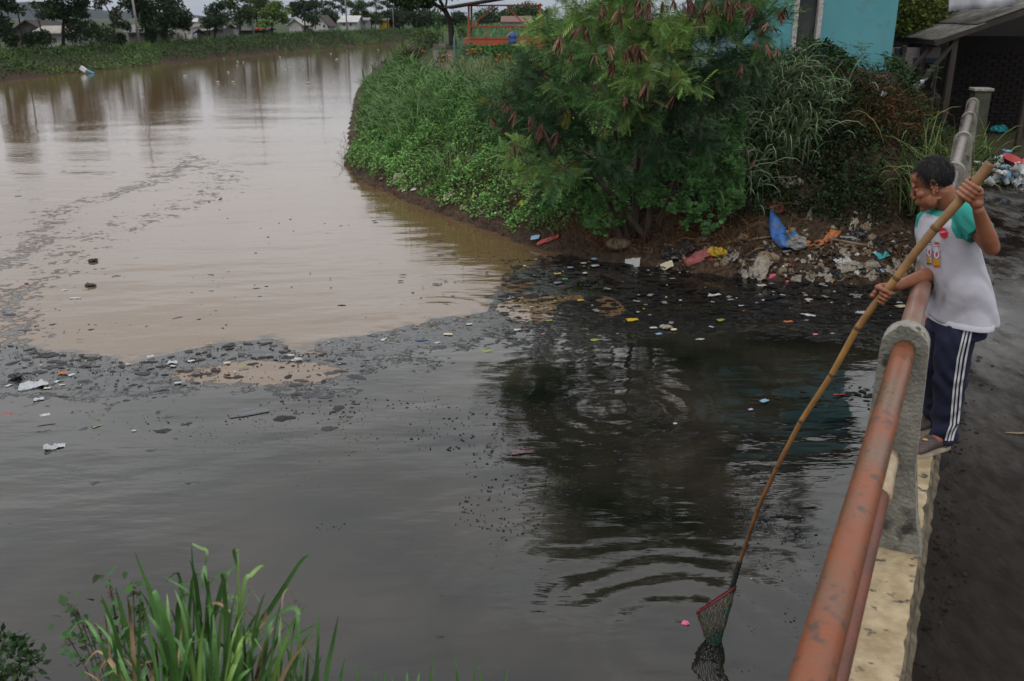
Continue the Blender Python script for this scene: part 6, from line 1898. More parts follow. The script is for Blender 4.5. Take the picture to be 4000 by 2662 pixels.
far_house('small pale gable hut left of the layered dark tree', 1128, 1178, 112, 95, 76, 142, (.34, .33, .32), (.36, .34, .33), True, depth=5)
far_house('white gabled house with steep brown roof', 1222, 1280, 116, 96, 62, 141, (.42, .41, .42), (.045, .032, .026), True, depth=6, wins=((1262, 98, 1270, 108, 'window'),))
far_house('pale hall with white roof left of the leafy tree', 1326, 1392, 116, 86, 64, 141, (.36, .36, .37), (.45, .45, .46), depth=6, wins=((1340, 92, 1348, 102, 'window'), (1366, 92, 1374, 102, 'window')))
far_house('grey side wing of the pale hall', 1396, 1434, 116, 80, 72, 140, (.27, .27, .275), (.22, .22, .22), depth=4, wins=((1404, 86, 1409, 100, 'window'), (1420, 86, 1425, 100, 'window')))
far_house('small bright yellow building under the trees', 1480, 1510, 112, 82, 74, 168, (.42, .27, .02), (.10, .09, .085), depth=5)
far_house('white house with dark roofs above the yellow building', 1462, 1532, 112, 70, 46, 182, (.30, .30, .31), (.04, .037, .037), True, depth=7)
far_house('low white house seen through the pavilion frame', 1965, 2070, 112, 86, 66, 150, (.30, .31, .34), (.16, .09, .07), depth=6)
# canopy, awning, goods, boards
mb = MB(); YS = Yd(806, 9.0, 99); c0, c1 = aty(726, 86, YS - .6), aty(790, 86, YS - .6)
mb.add([c0, c1, c1 + Vector((0, 2, 0)), c0 + Vector((0, 2, 0)), (c0 + c1) / 2 + Vector((0, 1, .42))], [(0, 1, 4), (1, 2, 4), (2, 3, 4), (3, 0, 4), (3, 2, 1, 0)])
for q in (c0, c1): mb.tube([q + Vector((0, .1, 0)), q + Vector((0, .1, -.9))], .04, 5)
tag(mb.build('canopy', hm('white_canopy', (.42, .42, .43))), 'small white canopy on posts above the grey shop', 'canopy')
mb = MB(); c0, c1 = aty(742, 116, YS + .35), aty(838, 110, YS + .35); P = [c0, c1, c1 + Vector((0, -1.0, -.22)), c0 + Vector((0, -1.0, -.22))]; mb.add(P + [p + Vector((0, 0, .05)) for p in P], [(0, 3, 2, 1), (4, 5, 6, 7), (0, 1, 5, 4), (1, 2, 6, 5), (2, 3, 7, 6), (3, 0, 4, 7)])
tag(mb.build('awning', hm('grey_awning', (.32, .31, .31))), 'pale sloping awning along the front of the grey shop', 'awning')
for px, py, c, lab in ((1006, 112, (.45, .03, .02), 'red rounded cover on top of the open lean-to'), (1028, 109, (.50, .27, .02), 'yellow rounded cover on top of the open lean-to')):
    mb = MB(); mb.lathe([(.36, 0), (.34, .10), (.24, .20), (.1, .26), (.02, .27)], aty(px, py + 5, Yd(978, 9.4, 109)), 14); tag(mb.build('rounded_cover', hm('cover_' + str(px), c), smooth=True), lab, 'cover')
rng = random.Random(6)
for k in range(14):
    px = 672 + k * 7.5; c = aty(px, 150, Yd(px, 7, 93)); w = rng.uniform(.12, .28); h_ = rng.uniform(.25, .5); col = rng.choice([(.42, .43, .45), (.30, .33, .38), (.45, .44, .42), (.20, .12, .08)])
    mb = MB(); mb.box((c.x, c.y + rng.uniform(-.3, .3), c.z + h_ / 2 - .1), (w, .04, h_ + .4)); tag(mb.build('fence_board', hm('board_%d' % k, col)), ['first','second','third','fourth','fifth','sixth','seventh','eighth','ninth','tenth','eleventh','twelfth','thirteenth','last'][k] + ' upright board from the left in the patched far levee fence', 'fence board', 'boards of the patched fence')
mb = MB(); c = aty(1180, 136, Yd(1180, 6.5, 118))
V, F, C = leafcloud(500, c, (2.6, 1.2, .35), .3, (.045, .030, .022), rng=np.random.RandomState(2), shell=.1); tag(fast_obj('soil_heap', V, F, M['drygrass'], C), 'dark brown heap of dug soil on the far levee', 'soil heap')
# utility poles and wires
M['polec'] = mat('grey_pole', (.32, .31, .31), .8, (.22, .21, .21), 2)
tops = []
for k, (a_, b_, Y, r, lab) in enumerate([((542, 158), (518, 0), 80, .12, 'grey concrete utility pole nearest, among the dark trees'), ((990, 134), (980, 0), 105, .12, 'grey utility pole beside the airy tree in the middle distance'), ((1356, 112), (1348, 0), 135, .12, 'grey utility pole in front of the pale hall'), ((1538, 112), (1534, 40), 165, .09, 'thin distant utility pole right of the yellow building'), ((1232, 100), (1230, 0), 150, .08, 'thin distant utility pole near the brown gable house')]):
    Y = Yd(a_[0], 5.5, Y); p0, p1 = aty(*a_, Y), aty(*b_, Y); up_ = (p1 - p0).normalized(); top = p0 + up_ * 8.0; p0 = p0 - up_ * .5
    root = empty('utility_pole', p0, 0, lab, 'pole', 'utility poles along the far levee')
    mb = MB(); mb.tube([p0, (p0 + top) / 2, top], [r, r * .85, r * .65], 8); mb.build('shaft', M['polec'], root, smooth=True, world=True)
    mb = MB(); mb.bar(top - up_ * .4 + Vector((-.7, 0, 0)), top - up_ * .4 + Vector((.7, 0, 0)), .08, .08); mb.build('crossarm', M['dtimber'], root, world=True)
    tops.append(top)
for i, j in ((0, 1), (1, 2)):
    for off in (-.6, .6):
        mb = MB(); A0, B0 = tops[i] + Vector((off, 0, -.3)), tops[j] + Vector((off, 0, -.3))
        mb.tube([A0 * (1 - f) + B0 * f - Vector((0, 0, 2.4 * f * (1 - f))) for f in np.linspace(0, 1, 12)], .014, 4)
        tag(mb.build('wire', M['tape']), ('left' if off < 0 else 'right') + ' black overhead wire ' + ('between the first and second concrete poles' if i == 0 else 'between the second and third concrete poles'), 'wire', 'overhead wires')
# a person bending on the far levee
Yp = Yd(1222, 4.8, 118); g = aty(1222, 147, Yp)
per = empty('person', g, 0, 'distant person in dark clothes bending down on the far levee', 'person')
mb = MB()
P_ = lambda x, y, z: g + Vector((x, y, z))
chain(mb, [P_(-.1, 0, .05), P_(-.12, 0, .40), P_(-.05, 0, .72)], [.055, .065, .09]); chain(mb, [P_(.1, .05, .05), P_(.10, .02, .40), P_(.02, 0, .72)], [.055, .065, .09])
chain(mb, [P_(-.02, 0, .74), P_(-.16, -.02, .92), P_(-.32, -.04, .95)], [.13, .15, .13]); chain(mb, [P_(-.32, -.1, .92), P_(-.36, -.12, .62), P_(-.40, -.12, .40)], [.05, .04, .035]); chain(mb, [P_(-.32, .05, .92), P_(-.42, .05, .64), P_(-.48, .02, .42)], [.05, .04, .035])
chain(mb, [P_(-.36, -.04, .96), P_(-.44, -.04, .98)], [.06, .05]); mb.ell(P_(-.52, -.04, .97), (.11, .09, .10))
mesh_obj('body', remesh(mb, 'body', M['navy'], .02, 3), per)
mb = MB(); mb.lathe([(.20, 0), (.12, .03), (.10, .10), (.02, .13)], P_(-.54, -.04, 1.03), 12); mb.build('hat', M['dtimber'], per, world=True)
c = aty(1203, 139, Yp - .5); mb = MB(); mb.ell(c, (.30, .15, .18)); tag(mb.build('sack', hm('white_sack', (.42, .44, .40)), smooth=True), 'white sack beside the distant bending person', 'sack')
# styrofoam / plastic debris at the far waterline
q = onz(342, 288)
mb = MB(); mb.box(q + Vector((-.25, 0, .28)), (.45, .18, .30), Matrix.Rotation(R(35), 3, 'Y')); tag(mb.build('foam_block', hm('white_foam', (.60, .62, .65)), bevel=.04), 'white foam block stranded at the far waterline', 'foam block')
mb = MB(); mb.box(q + Vector((.22, -.05, .12)), (.55, .22, .10), Matrix.Rotation(R(24), 3, 'Y')); tag(mb.build('plastic_sheet', hm('blue_sheet', (.08, .27, .42)), bevel=.03), 'light blue plastic sheet beside the foam block at the far waterline', 'plastic sheet')
# ------------------------------------------------------------------ litter
def lm(name, c, rough=.45, c2=None): return mat('litter_' + name, c, rough, c2 or tuple(q * .7 for q in c), 9, .15, spec=.4)
LM = dict(white=lm('white', (.46, .46, .45), .45), dirty=lm('dirty_white', (.30, .27, .23), .6, (.17, .145, .115)), tan=lm('tan', (.22, .165, .115), .75, (.13, .095, .065)), grey=lm('grey', (.20, .20, .20), .5), yellow=lm('yellow', (.46, .33, .02), .4, (.36, .24, .02)),
          blue=lm('blue', (.03, .13, .38), .45), sky=lm('sky', (.22, .38, .55), .4), red=lm('red', (.36, .03, .03), .45), pink=lm('pink', (.68, .06, .18), .4, (.62, .22, .32)), rose=lm('rose', (.30, .085, .085), .7), orange=lm('orange', (.45, .13, .03), .6, (.25, .08, .03)),
          green=lm('green', (.06, .30, .10), .4), lime=lm('lime', (.22, .28, .05), .45), black=lm('black', (.012, .012, .013), .35), turq=lm('turquoise', (.03, .33, .38), .4), lilac=lm('lilac', (.42, .33, .55), .5), clear=lm('clear', (.42, .44, .46), .18, (.34, .36, .38)), cream=lm('cream', (.55, .48, .36), .6), wood=bwood((.20, .15, .10), None, 'litter_stick'), brown=lm('brown', (.10, .06, .04), .7), sunk=mat('litter_sunk', (.085, .026, .034), .06, (.03, .018, .02), 6, spec=.6), sunkdark=mat('litter_sunk_dark', (.020, .021, .027), .06, (.015, .016, .018), 6, spec=.6))
def sheet_mesh(seed, lx=1.0, ly=.7, amp=.14, nx=11, ny=9, rag=.22):
    """a crumpled film with a ragged outline"""
    rng = np.random.RandomState(seed); V, F = [], []
    for i in range(nx):
        for j in range(ny):
            u, v = i / (nx - 1) * 2 - 1, j / (ny - 1) * 2 - 1
            r_ = 1 - rag * (vnoise(np.array([math.atan2(v, u) * 2.2 + 9]), np.array([seed * 3.1]), seed)[0]) * max(abs(u), abs(v))
            z = amp * (fbm(np.array([u * 1.7 + seed]), np.array([v * 1.7 + 5]), seed, 3)[0] * 2 - 1) * 1.6 + rng.randn() * amp * .12
            V.append((u * lx / 2 * r_, v * ly / 2 * r_, z + amp * .3))
    for i in range(nx - 1):
        for j in range(ny - 1): F.append((i * ny + j, (i + 1) * ny + j, (i + 1) * ny + j + 1, i * ny + j + 1))
    mb = MB(); mb.add(V, F); return mb
def wad_mesh(seed, sx=1, sy=.8, sz=.42):
    """a crumpled bag: an irregular faceted lump with folds and a flattened foot"""
    rng = np.random.RandomState(seed); mb = MB(); mb.ell((0, 0, 0), (sx / 2, sy / 2, sz / 2), nu=18, nv=11)
    V = np.array(mb.v); a_ = np.arctan2(V[:, 1], V[:, 0])
    k = 1 + .9 * (fbm(np.cos(a_) * 2.0 + seed, np.sin(a_) * 2.0 + V[:, 2] * 3, seed, 2) - .5) + .55 * (fbm(V[:, 0] * 9 + seed, V[:, 1] * 9 + V[:, 2] * 11, seed + 5, 2) - .5)
    V[:, :2] *= k[:, None]; V[:, 2] = V[:, 2] * (1.3 * k - .3) + sz * .3
    V += rng.randn(*V.shape) * .018; V[:, 2] = np.maximum(V[:, 2], -.03)
    n0 = 18; V[:n0] = V[:n0].mean(0); V[-n0:] = V[-n0:].mean(0)
    mb.v = [tuple(q) for q in V]; return mb
SHAPES = {}
for k in range(5): SHAPES['bag%d' % k] = sheet_mesh(k + 1)
for k in range(3): SHAPES['strip%d' % k] = sheet_mesh(k + 11, 1, .26, .07, 12, 4, .1)
for k in range(4): SHAPES['packet%d' % k] = sheet_mesh(k + 21, 1, .62, .05, 7, 5, .05)
for k in range(3): SHAPES['wad%d' % k] = wad_mesh(k + 31)
SHAPES['chunk'] = MB().ell((0, 0, .12), (.5, .34, .2), nu=8, nv=5)
SHAPES['stick'] = MB().tube([(-.5, 0, .02), (-.1, .03, .03), (.5, -.02, .02)], [.028, .032, .022], 7)
bt = MB(); bt.lathe([(.02, 0), (.15, .01), (.16, .05), (.16, .52), (.13, .62), (.06, .72), (.055, .80), (.07, .81), (.07, .88), (.02, .885)], n=14); SHAPES['bottle'] = bt
cu = MB(); cu.lathe([(.30, 0), (.33, .02), (.42, .78), (.45, .80), (.45, .84), (.40, .83), (.30, .06), (.02, .05)], n=16); SHAPES['cup'] = cu
MESH = {}
def lmesh(shape, mt):
    key = (shape, mt)
    if key not in MESH: MESH[key] = SHAPES[shape].mesh('litter_' + shape, LM[mt], smooth=not shape.startswith('wad'))
    return MESH[key]
def slope_rot(x, y, rz):
    e_ = .12; nx_ = (height(np.array([x - e_, x + e_, x, x]), np.array([y, y, y - e_, y + e_])))
    n = Vector((-(nx_[1] - nx_[0]) / (2 * e_), -(nx_[3] - nx_[2]) / (2 * e_), 1)).normalized()
    return (n.to_track_quat('Z', 'Y').to_matrix() @ Matrix.Rotation(rz, 3, 'Z')).to_euler()
def put(shape, mt, loc, size, rot, name, lab, cat, group=None):
    o = bpy.data.objects.new(name, lmesh(shape, mt)); COL.objects.link(o)
    o.location = loc; o.rotation_euler = rot; o.scale = size if hasattr(size, '__len__') else (size,) * 3
    return tag(o, lab, cat, group)
rl = random.Random(17)
NAMES = {'bag': 'plastic_bag', 'strip': 'plastic_strip', 'packet': 'wrapper', 'wad': 'crumpled_bag', 'chunk': 'foam_chunk', 'stick': 'stick', 'bottle': 'bottle', 'cup': 'plastic_cup'}
def nm(shape): return NAMES[shape.rstrip('0123456789')]
def where_slope(px, py):
    h_ = 'high up' if py < 900 else ('close to the water' if py > 1040 else 'midway up')
    x_ = 'at the straw end' if px < 2720 else ('left of the blue tarpaulin' if px < 2980 else ('below the blue tarpaulin' if px < 3120 else ('under the rust orange cloth' if px < 3330 else 'nearest the bridge')))
    return h_ + ' ' + x_
def where_cove(px, py):
    x_ = 'by the bank corner' if px < 2250 else ('near the yellow snack bag' if px < 2600 else ('off the faded red cloth' if px < 2900 else ('off the pink bag' if px < 3250 else 'beside the bamboo pole')))
    return ('close inshore ' if py < 1130 else 'farther out ') + x_
def where_line(px): return 'by the largest white bag' if px < 450 else ('left of the brown tongue' if px < 850 else ('around the brown tongue' if px < 1250 else 'towards the dark reflection'))
# --- hand-placed pieces on the bank (position in the photograph's own line of sight onto the slope)
bank = [
 ('strip0', 'blue', 3085, 945, .45, 1.0, 'narrow blue strip beside the torn blue tarpaulin', None),
 ('wad0', 'rose', 3040, 825, .25, .3, 'dull red rag above the blue tarpaulin', 'rag'),
 ('bag2', 'rose', 2725, 1012, (.50, .30, .5), .8, 'faded red cloth lying at the water edge', 'cloth'),
 ('wad1', 'yellow', 2800, 998, .28, .2, 'yellow plastic bag next to the faded red cloth', None),
 ('wad2', 'black', 2625, 1005, .34, .3, 'black rubbish bag at the left end of the litter', None),
 ('wad0', 'black', 2690, 980, .30, 1.2, 'black rubbish bag behind the faded red cloth', None),
 ('bag3', 'dirty', 2975, 1055, (.48, .40, .6), 1.4, 'large dirty white sheet standing up near the water', None),
 ('wad1', 'tan', 3000, 1020, .30, .2, 'brownish crumpled bag behind the large dirty white sheet', None),
 ('bag0', 'orange', 3245, 935, (.34, .24, .3), 1.1, 'rust orange torn cloth on the slope', 'cloth'),
 ('bag4', 'orange', 3175, 962, (.34, .20, .25), .1, 'dull orange film left of the rust orange cloth', None),
 ('wad2', 'grey', 3110, 965, .34, .3, 'grey-brown bundle right of the blue tarpaulin', None),
 ('packet0', 'turq', 3445, 1005, .20, .4, 'turquoise wrapper high on the right of the litter', None),
 ('packet1', 'yellow', 3272, 1092, .22, .2, 'yellow and white packet close to the water on the right', None),
 ('bag1', 'pink', 3043, 1103, (.36, .26, .5), .1, 'bright pink plastic bag at the waterline', None),
 ('packet2', 'white', 3040, 996, .24, .1, 'white printed sachet in the middle of the litter', None),
 ('packet3', 'white', 3295, 1030, .28, .2, 'whitish flattened wrapper right of the litter middle', None),
 ('bag2', 'dirty', 3312, 1050, (.42, .30, .3), .3, 'greyish flattened sack at the right of the litter', None),
 ('bag3', 'dirty', 3395, 1050, (.34, .26, .3), .5, 'greyish torn bag near the right end of the litter', None),
 ('packet1', 'white', 3345, 1072, .11, 1.3, 'small clean white carton scrap on the dark litter', None),
 ('wad1', 'dirty', 3085, 720, .34, .2, 'pale plastic bag caught on the dark slope', None),
 ('strip1', 'dirty', 3030, 780, .32, 1.4, 'whitish film hanging above the dull red rag', None),
 ('strip2', 'dirty', 3165, 840, .34, 1.5, 'dirty film strips hanging from roots right of the tarpaulin', None),
 ('bag4', 'dirty', 3330, 890, (.28, .16, .3), 1.3, 'greyish hanging film above the rust orange cloth', None),
 ('strip0', 'white', 3395, 865, .26, 1.2, 'white film scrap hanging right of the greyish film', None),
 ('strip0', 'lilac', 3385, 1030, .24, .4, 'lilac plastic ribbon at the right of the litter', None),
 ('stick', 'wood', 3205, 640, .60, 1.1, 'pale broken bamboo piece on the dark slope', 'stick'),
 ('stick', 'wood', 2910, 640, .55, 1.2, 'weathered plank end sticking out left of the bamboo piece', 'stick'),
 ('stick', 'wood', 3330, 960, .75, 2.9, 'bent bare branch above the greyish sacks', 'branch'),
 ('stick', 'wood', 2960, 945, .55, .5, 'thin pale stick left of the blue tarpaulin', 'stick'),
 ('chunk', 'tan', 2415, 970, .42, .2, 'beige stone-like lump on the brown straw slope', 'lump'),
 ('packet2', 'sky', 2480, 818, .12, 1.2, 'small light blue wrapper hanging under the tree', None),
 ('packet0', 'lime', 2487, 800, .12, .2, 'lime green scrap above the light blue wrapper', None),
 ('wad2', 'cream', 1755, 783, .30, .2, 'yellow-rimmed pale round packet on the muddy point', None),
 ('wad0', 'cream', 1563, 703, .32, .2, 'cream bag on a root at the foot of the green point', None),
 ('packet1', 'yellow', 2045, 798, .22, .3, 'yellow packet tucked under the creeping plants', None),
 ('strip1', 'red', 2012, 850, .34, 1.3, 'red plastic ribbon hanging at the waterline', None),
 ('strip2', 'red', 2140, 945, .40, .9, 'red and white torn bag at the corner of the bank', None),
 ('packet3', 'sky', 2090, 935, .16, .4, 'blue and peach packet at the corner of the bank', None),
 ('packet0', 'cream', 2605, 1045, .20, .6, 'cream packet standing at the black water edge', None),
 ('packet2', 'white', 2470, 1035, .26, .3, 'white foam carton at the black water edge', None),
 ('bottle', 'clear', 3560, 358, .36, 1.4, 'clear plastic bottle lying on the rubbish heap by the shack', 'bottle'),
 ('wad1', 'grey', 3640, 395, .45, .2, 'grey torn plastic bundle on the rubbish heap by the railing', None),
 ('packet3', 'white', 3098, 312, .18, 1.2, 'white scrap hanging on the slope below the house', None),
 ('packet1', 'rose', 3205, 325, .20, .3, 'reddish wrapper on top of the slope', None),
 ('packet0', 'orange', 3110, 290, .10, .3, 'orange scrap at the foot of the house wall', None),
 ('wad2', 'turq', 3900, 520, .36, .3, 'pale turquoise bag on the soil right of the railing', None),
 ('wad0', 'dirty', 3130, 445, .32, .3, 'dirty film among the grass tufts', None),
]
for sh, mt, px, py, sz, rz_, lab, cat in bank:
    p = th(px, py, .03)
    e = slope_rot(p.x, p.y, rz_)
    put(sh, mt, p, sz, e, nm(sh), lab, cat or ('bottle' if sh == 'bottle' else 'plastic'), 'litter on the bank')
# torn blue tarpaulin draped down the slope
rowsb = [(822, 3010, 3016), (838, 3006, 3028), (858, 3003, 3046), (880, 3002, 3062), (903, 3006, 3070), (925, 3012, 3072), (945, 3024, 3074), (960, 3038, 3078), (968, 3060, 3088)]
Vb, Fb = [], []
for i, (y, x0, x1) in enumerate(rowsb):
    for j in range(7):
        f = j / 6; p = th(x0 + (x1 - x0) * f, y); d_ = ray(x0 + (x1 - x0) * f, y).normalized()
        Vb.append(p - d_ * (.10 + .05 * math.sin(f * 3.1) + .025 * math.sin(i * 1.7 + f * 9)))
for i in range(len(rowsb) - 1):
    for j in range(6): Fb.append((i * 7 + j, i * 7 + j + 1, i * 7 + 8 + j, i * 7 + 7 + j))
mb = MB(); mb.add(Vb, Fb); o = mb.build('tarpaulin', mat('muddy_blue_tarpaulin', (.022, .095, .30), .5, (.03, .11, .33), 5, .4, bscale=14, col3=(.07, .065, .06), scale3=6, lo3=.56, hi3=.64), smooth=True); o.modifiers.new('t', 'SOLIDIFY').thickness = .006
tag(o, 'torn blue tarpaulin sheet hanging down the littered slope', 'tarpaulin', 'litter on the bank')
# white plastic bundle at the house
c = aty(3245, 268, 16.9)
mb = wad_mesh(5, .78, .6, .52); V = np.array(mb.v); mb.v = [tuple(q) for q in V]
o = mb.build('plastic_bundle', mat('crinkled_clear_plastic', (.34, .34, .36), .25, (.22, .22, .23), 7, .9, bscale=16), smooth=True)
o.location = (c.x, c.y, c.z - .20); o.rotation_euler = (0, 0, .2); tag(o, 'big bundle of crinkled whitish plastic against the blue house', 'plastic bundle')
# --- scattered small pieces on the bank, by look
kinds = [(('bag0', 'bag2', 'bag4'), 'dirty', .06, .19, 130, 'crumpled greyish plastic scrap'), (('bag1', 'bag3', 'wad0', 'strip2'), 'tan', .07, .18, 60, 'brownish muddy crumpled bag'), (('packet0', 'packet2'), 'white', .035, .09, 60, 'small white wrapper in the litter'),
         (('packet1', 'strip0'), 'yellow', .05, .10, 8, 'small yellow wrapper scrap in the litter'), (('packet3',), 'red', .05, .10, 8, 'small red wrapper scrap in the litter'), (('wad2',), 'black', .10, .22, 12, 'small black bag half buried'), (('strip1', 'strip2'), 'grey', .12, .28, 22, 'grey plastic strip trailing in the litter'), (('packet2',), 'sky', .05, .09, 7, 'small pale blue wrapper in the litter'), (('packet1',), 'lime', .05, .09, 5, 'small lime green wrapper in the litter')]
for shs, mt, s0, s1, n, lab in kinds:
    for k in range(n):
        px = 2560 + 1000 * rl.random() ** .8; lo_ = 930 - 40 * (px > 3000); py = lo_ + (1105 - lo_ - max(0, 2900 - px) * .12) * rl.random() ** .75
        if k % 6 == 5: py = rl.uniform(700, 920); px = rl.uniform(2950, 3540)
        p = th(px, py, .012)
        if p.z < .03: continue
        put(rl.choice(shs), mt, p, rl.uniform(s0, s1), slope_rot(p.x, p.y, rl.uniform(0, 6.28)), nm(shs[0]), lab + ' ' + where_slope(px, py), 'plastic', lab)
for mt, n, lab in (('white', 14, 'small pale scrap on the muddy foot of the green point'), ('tan', 10, 'small brown scrap on the muddy foot of the green point')):
    for k in range(n):
        f = rl.random(); p = th(1420 + 640 * f, 690 + 185 * f + rl.uniform(-14, 22), .02)
        put(rl.choice(('packet0', 'chunk', 'bag1')), mt, p, rl.uniform(.07, .15), slope_rot(p.x, p.y, rl.uniform(0, 6)), 'scrap', lab + (' near its tip' if f < .3 else (' by the round packet' if f < .65 else ' near the tree corner')), 'scrap', lab)
for mt, n, lab in (('dirty', 10, 'dull scrap on top of the rubbish heap by the house'), ('white', 6, 'small white scrap on top of the rubbish heap by the house')):
    for k in range(n):
        p = th(rl.uniform(3080, 3620), rl.uniform(285, 500), .02); put(rl.choice(('packet0', 'bag1', 'strip2')), mt, p, rl.uniform(.06, .16), slope_rot(p.x, p.y, rl.uniform(0, 6)), 'scrap', lab, 'scrap', lab)

# crumbs of rubbish too small to pick apart
rngc = np.random.RandomState(404)
n_ = 5600; pxc = 2560 + 1010 * rngc.rand(n_) ** .8; pyc = 900 + 190 * rngc.rand(n_) ** .7 - np.maximum(0, 2900 - pxc) * .02
k_ = fbm(pxc / 40, pyc / 25, 405, 2) > .38; pc = thm(pxc[k_], pyc[k_], 22); n_ = len(pc); pc[:, 2] += .012
pal = np.array([(.22, .20, .17), (.13, .105, .08), (.30, .28, .25), (.08, .055, .04), (.05, .04, .035), (.16, .05, .04), (.30, .22, .05), (.07, .12, .18), (.38, .37, .36)])
cc_ = pal[rngc.choice(len(pal), n_, p=[.22, .24, .10, .18, .14, .03, .03, .03, .03])] * rngc.uniform(.6, 1.2, (n_, 1))
V, F, C = scatter(LEAF_V * np.array([1, 1.3, 1.5]), LEAF_F, pc, euler_mats(rngc.uniform(-.9, .9, n_), rngc.uniform(-.9, .9, n_), rngc.uniform(0, 6.28, n_)), rngc.uniform(.02, .11, n_), cc_)
tag(fast_obj('litter_crumbs', V, F, M['drygrass'], C), 'tiny dirty scraps of rubbish strewn all over the slope', 'litter', kind='stuff')
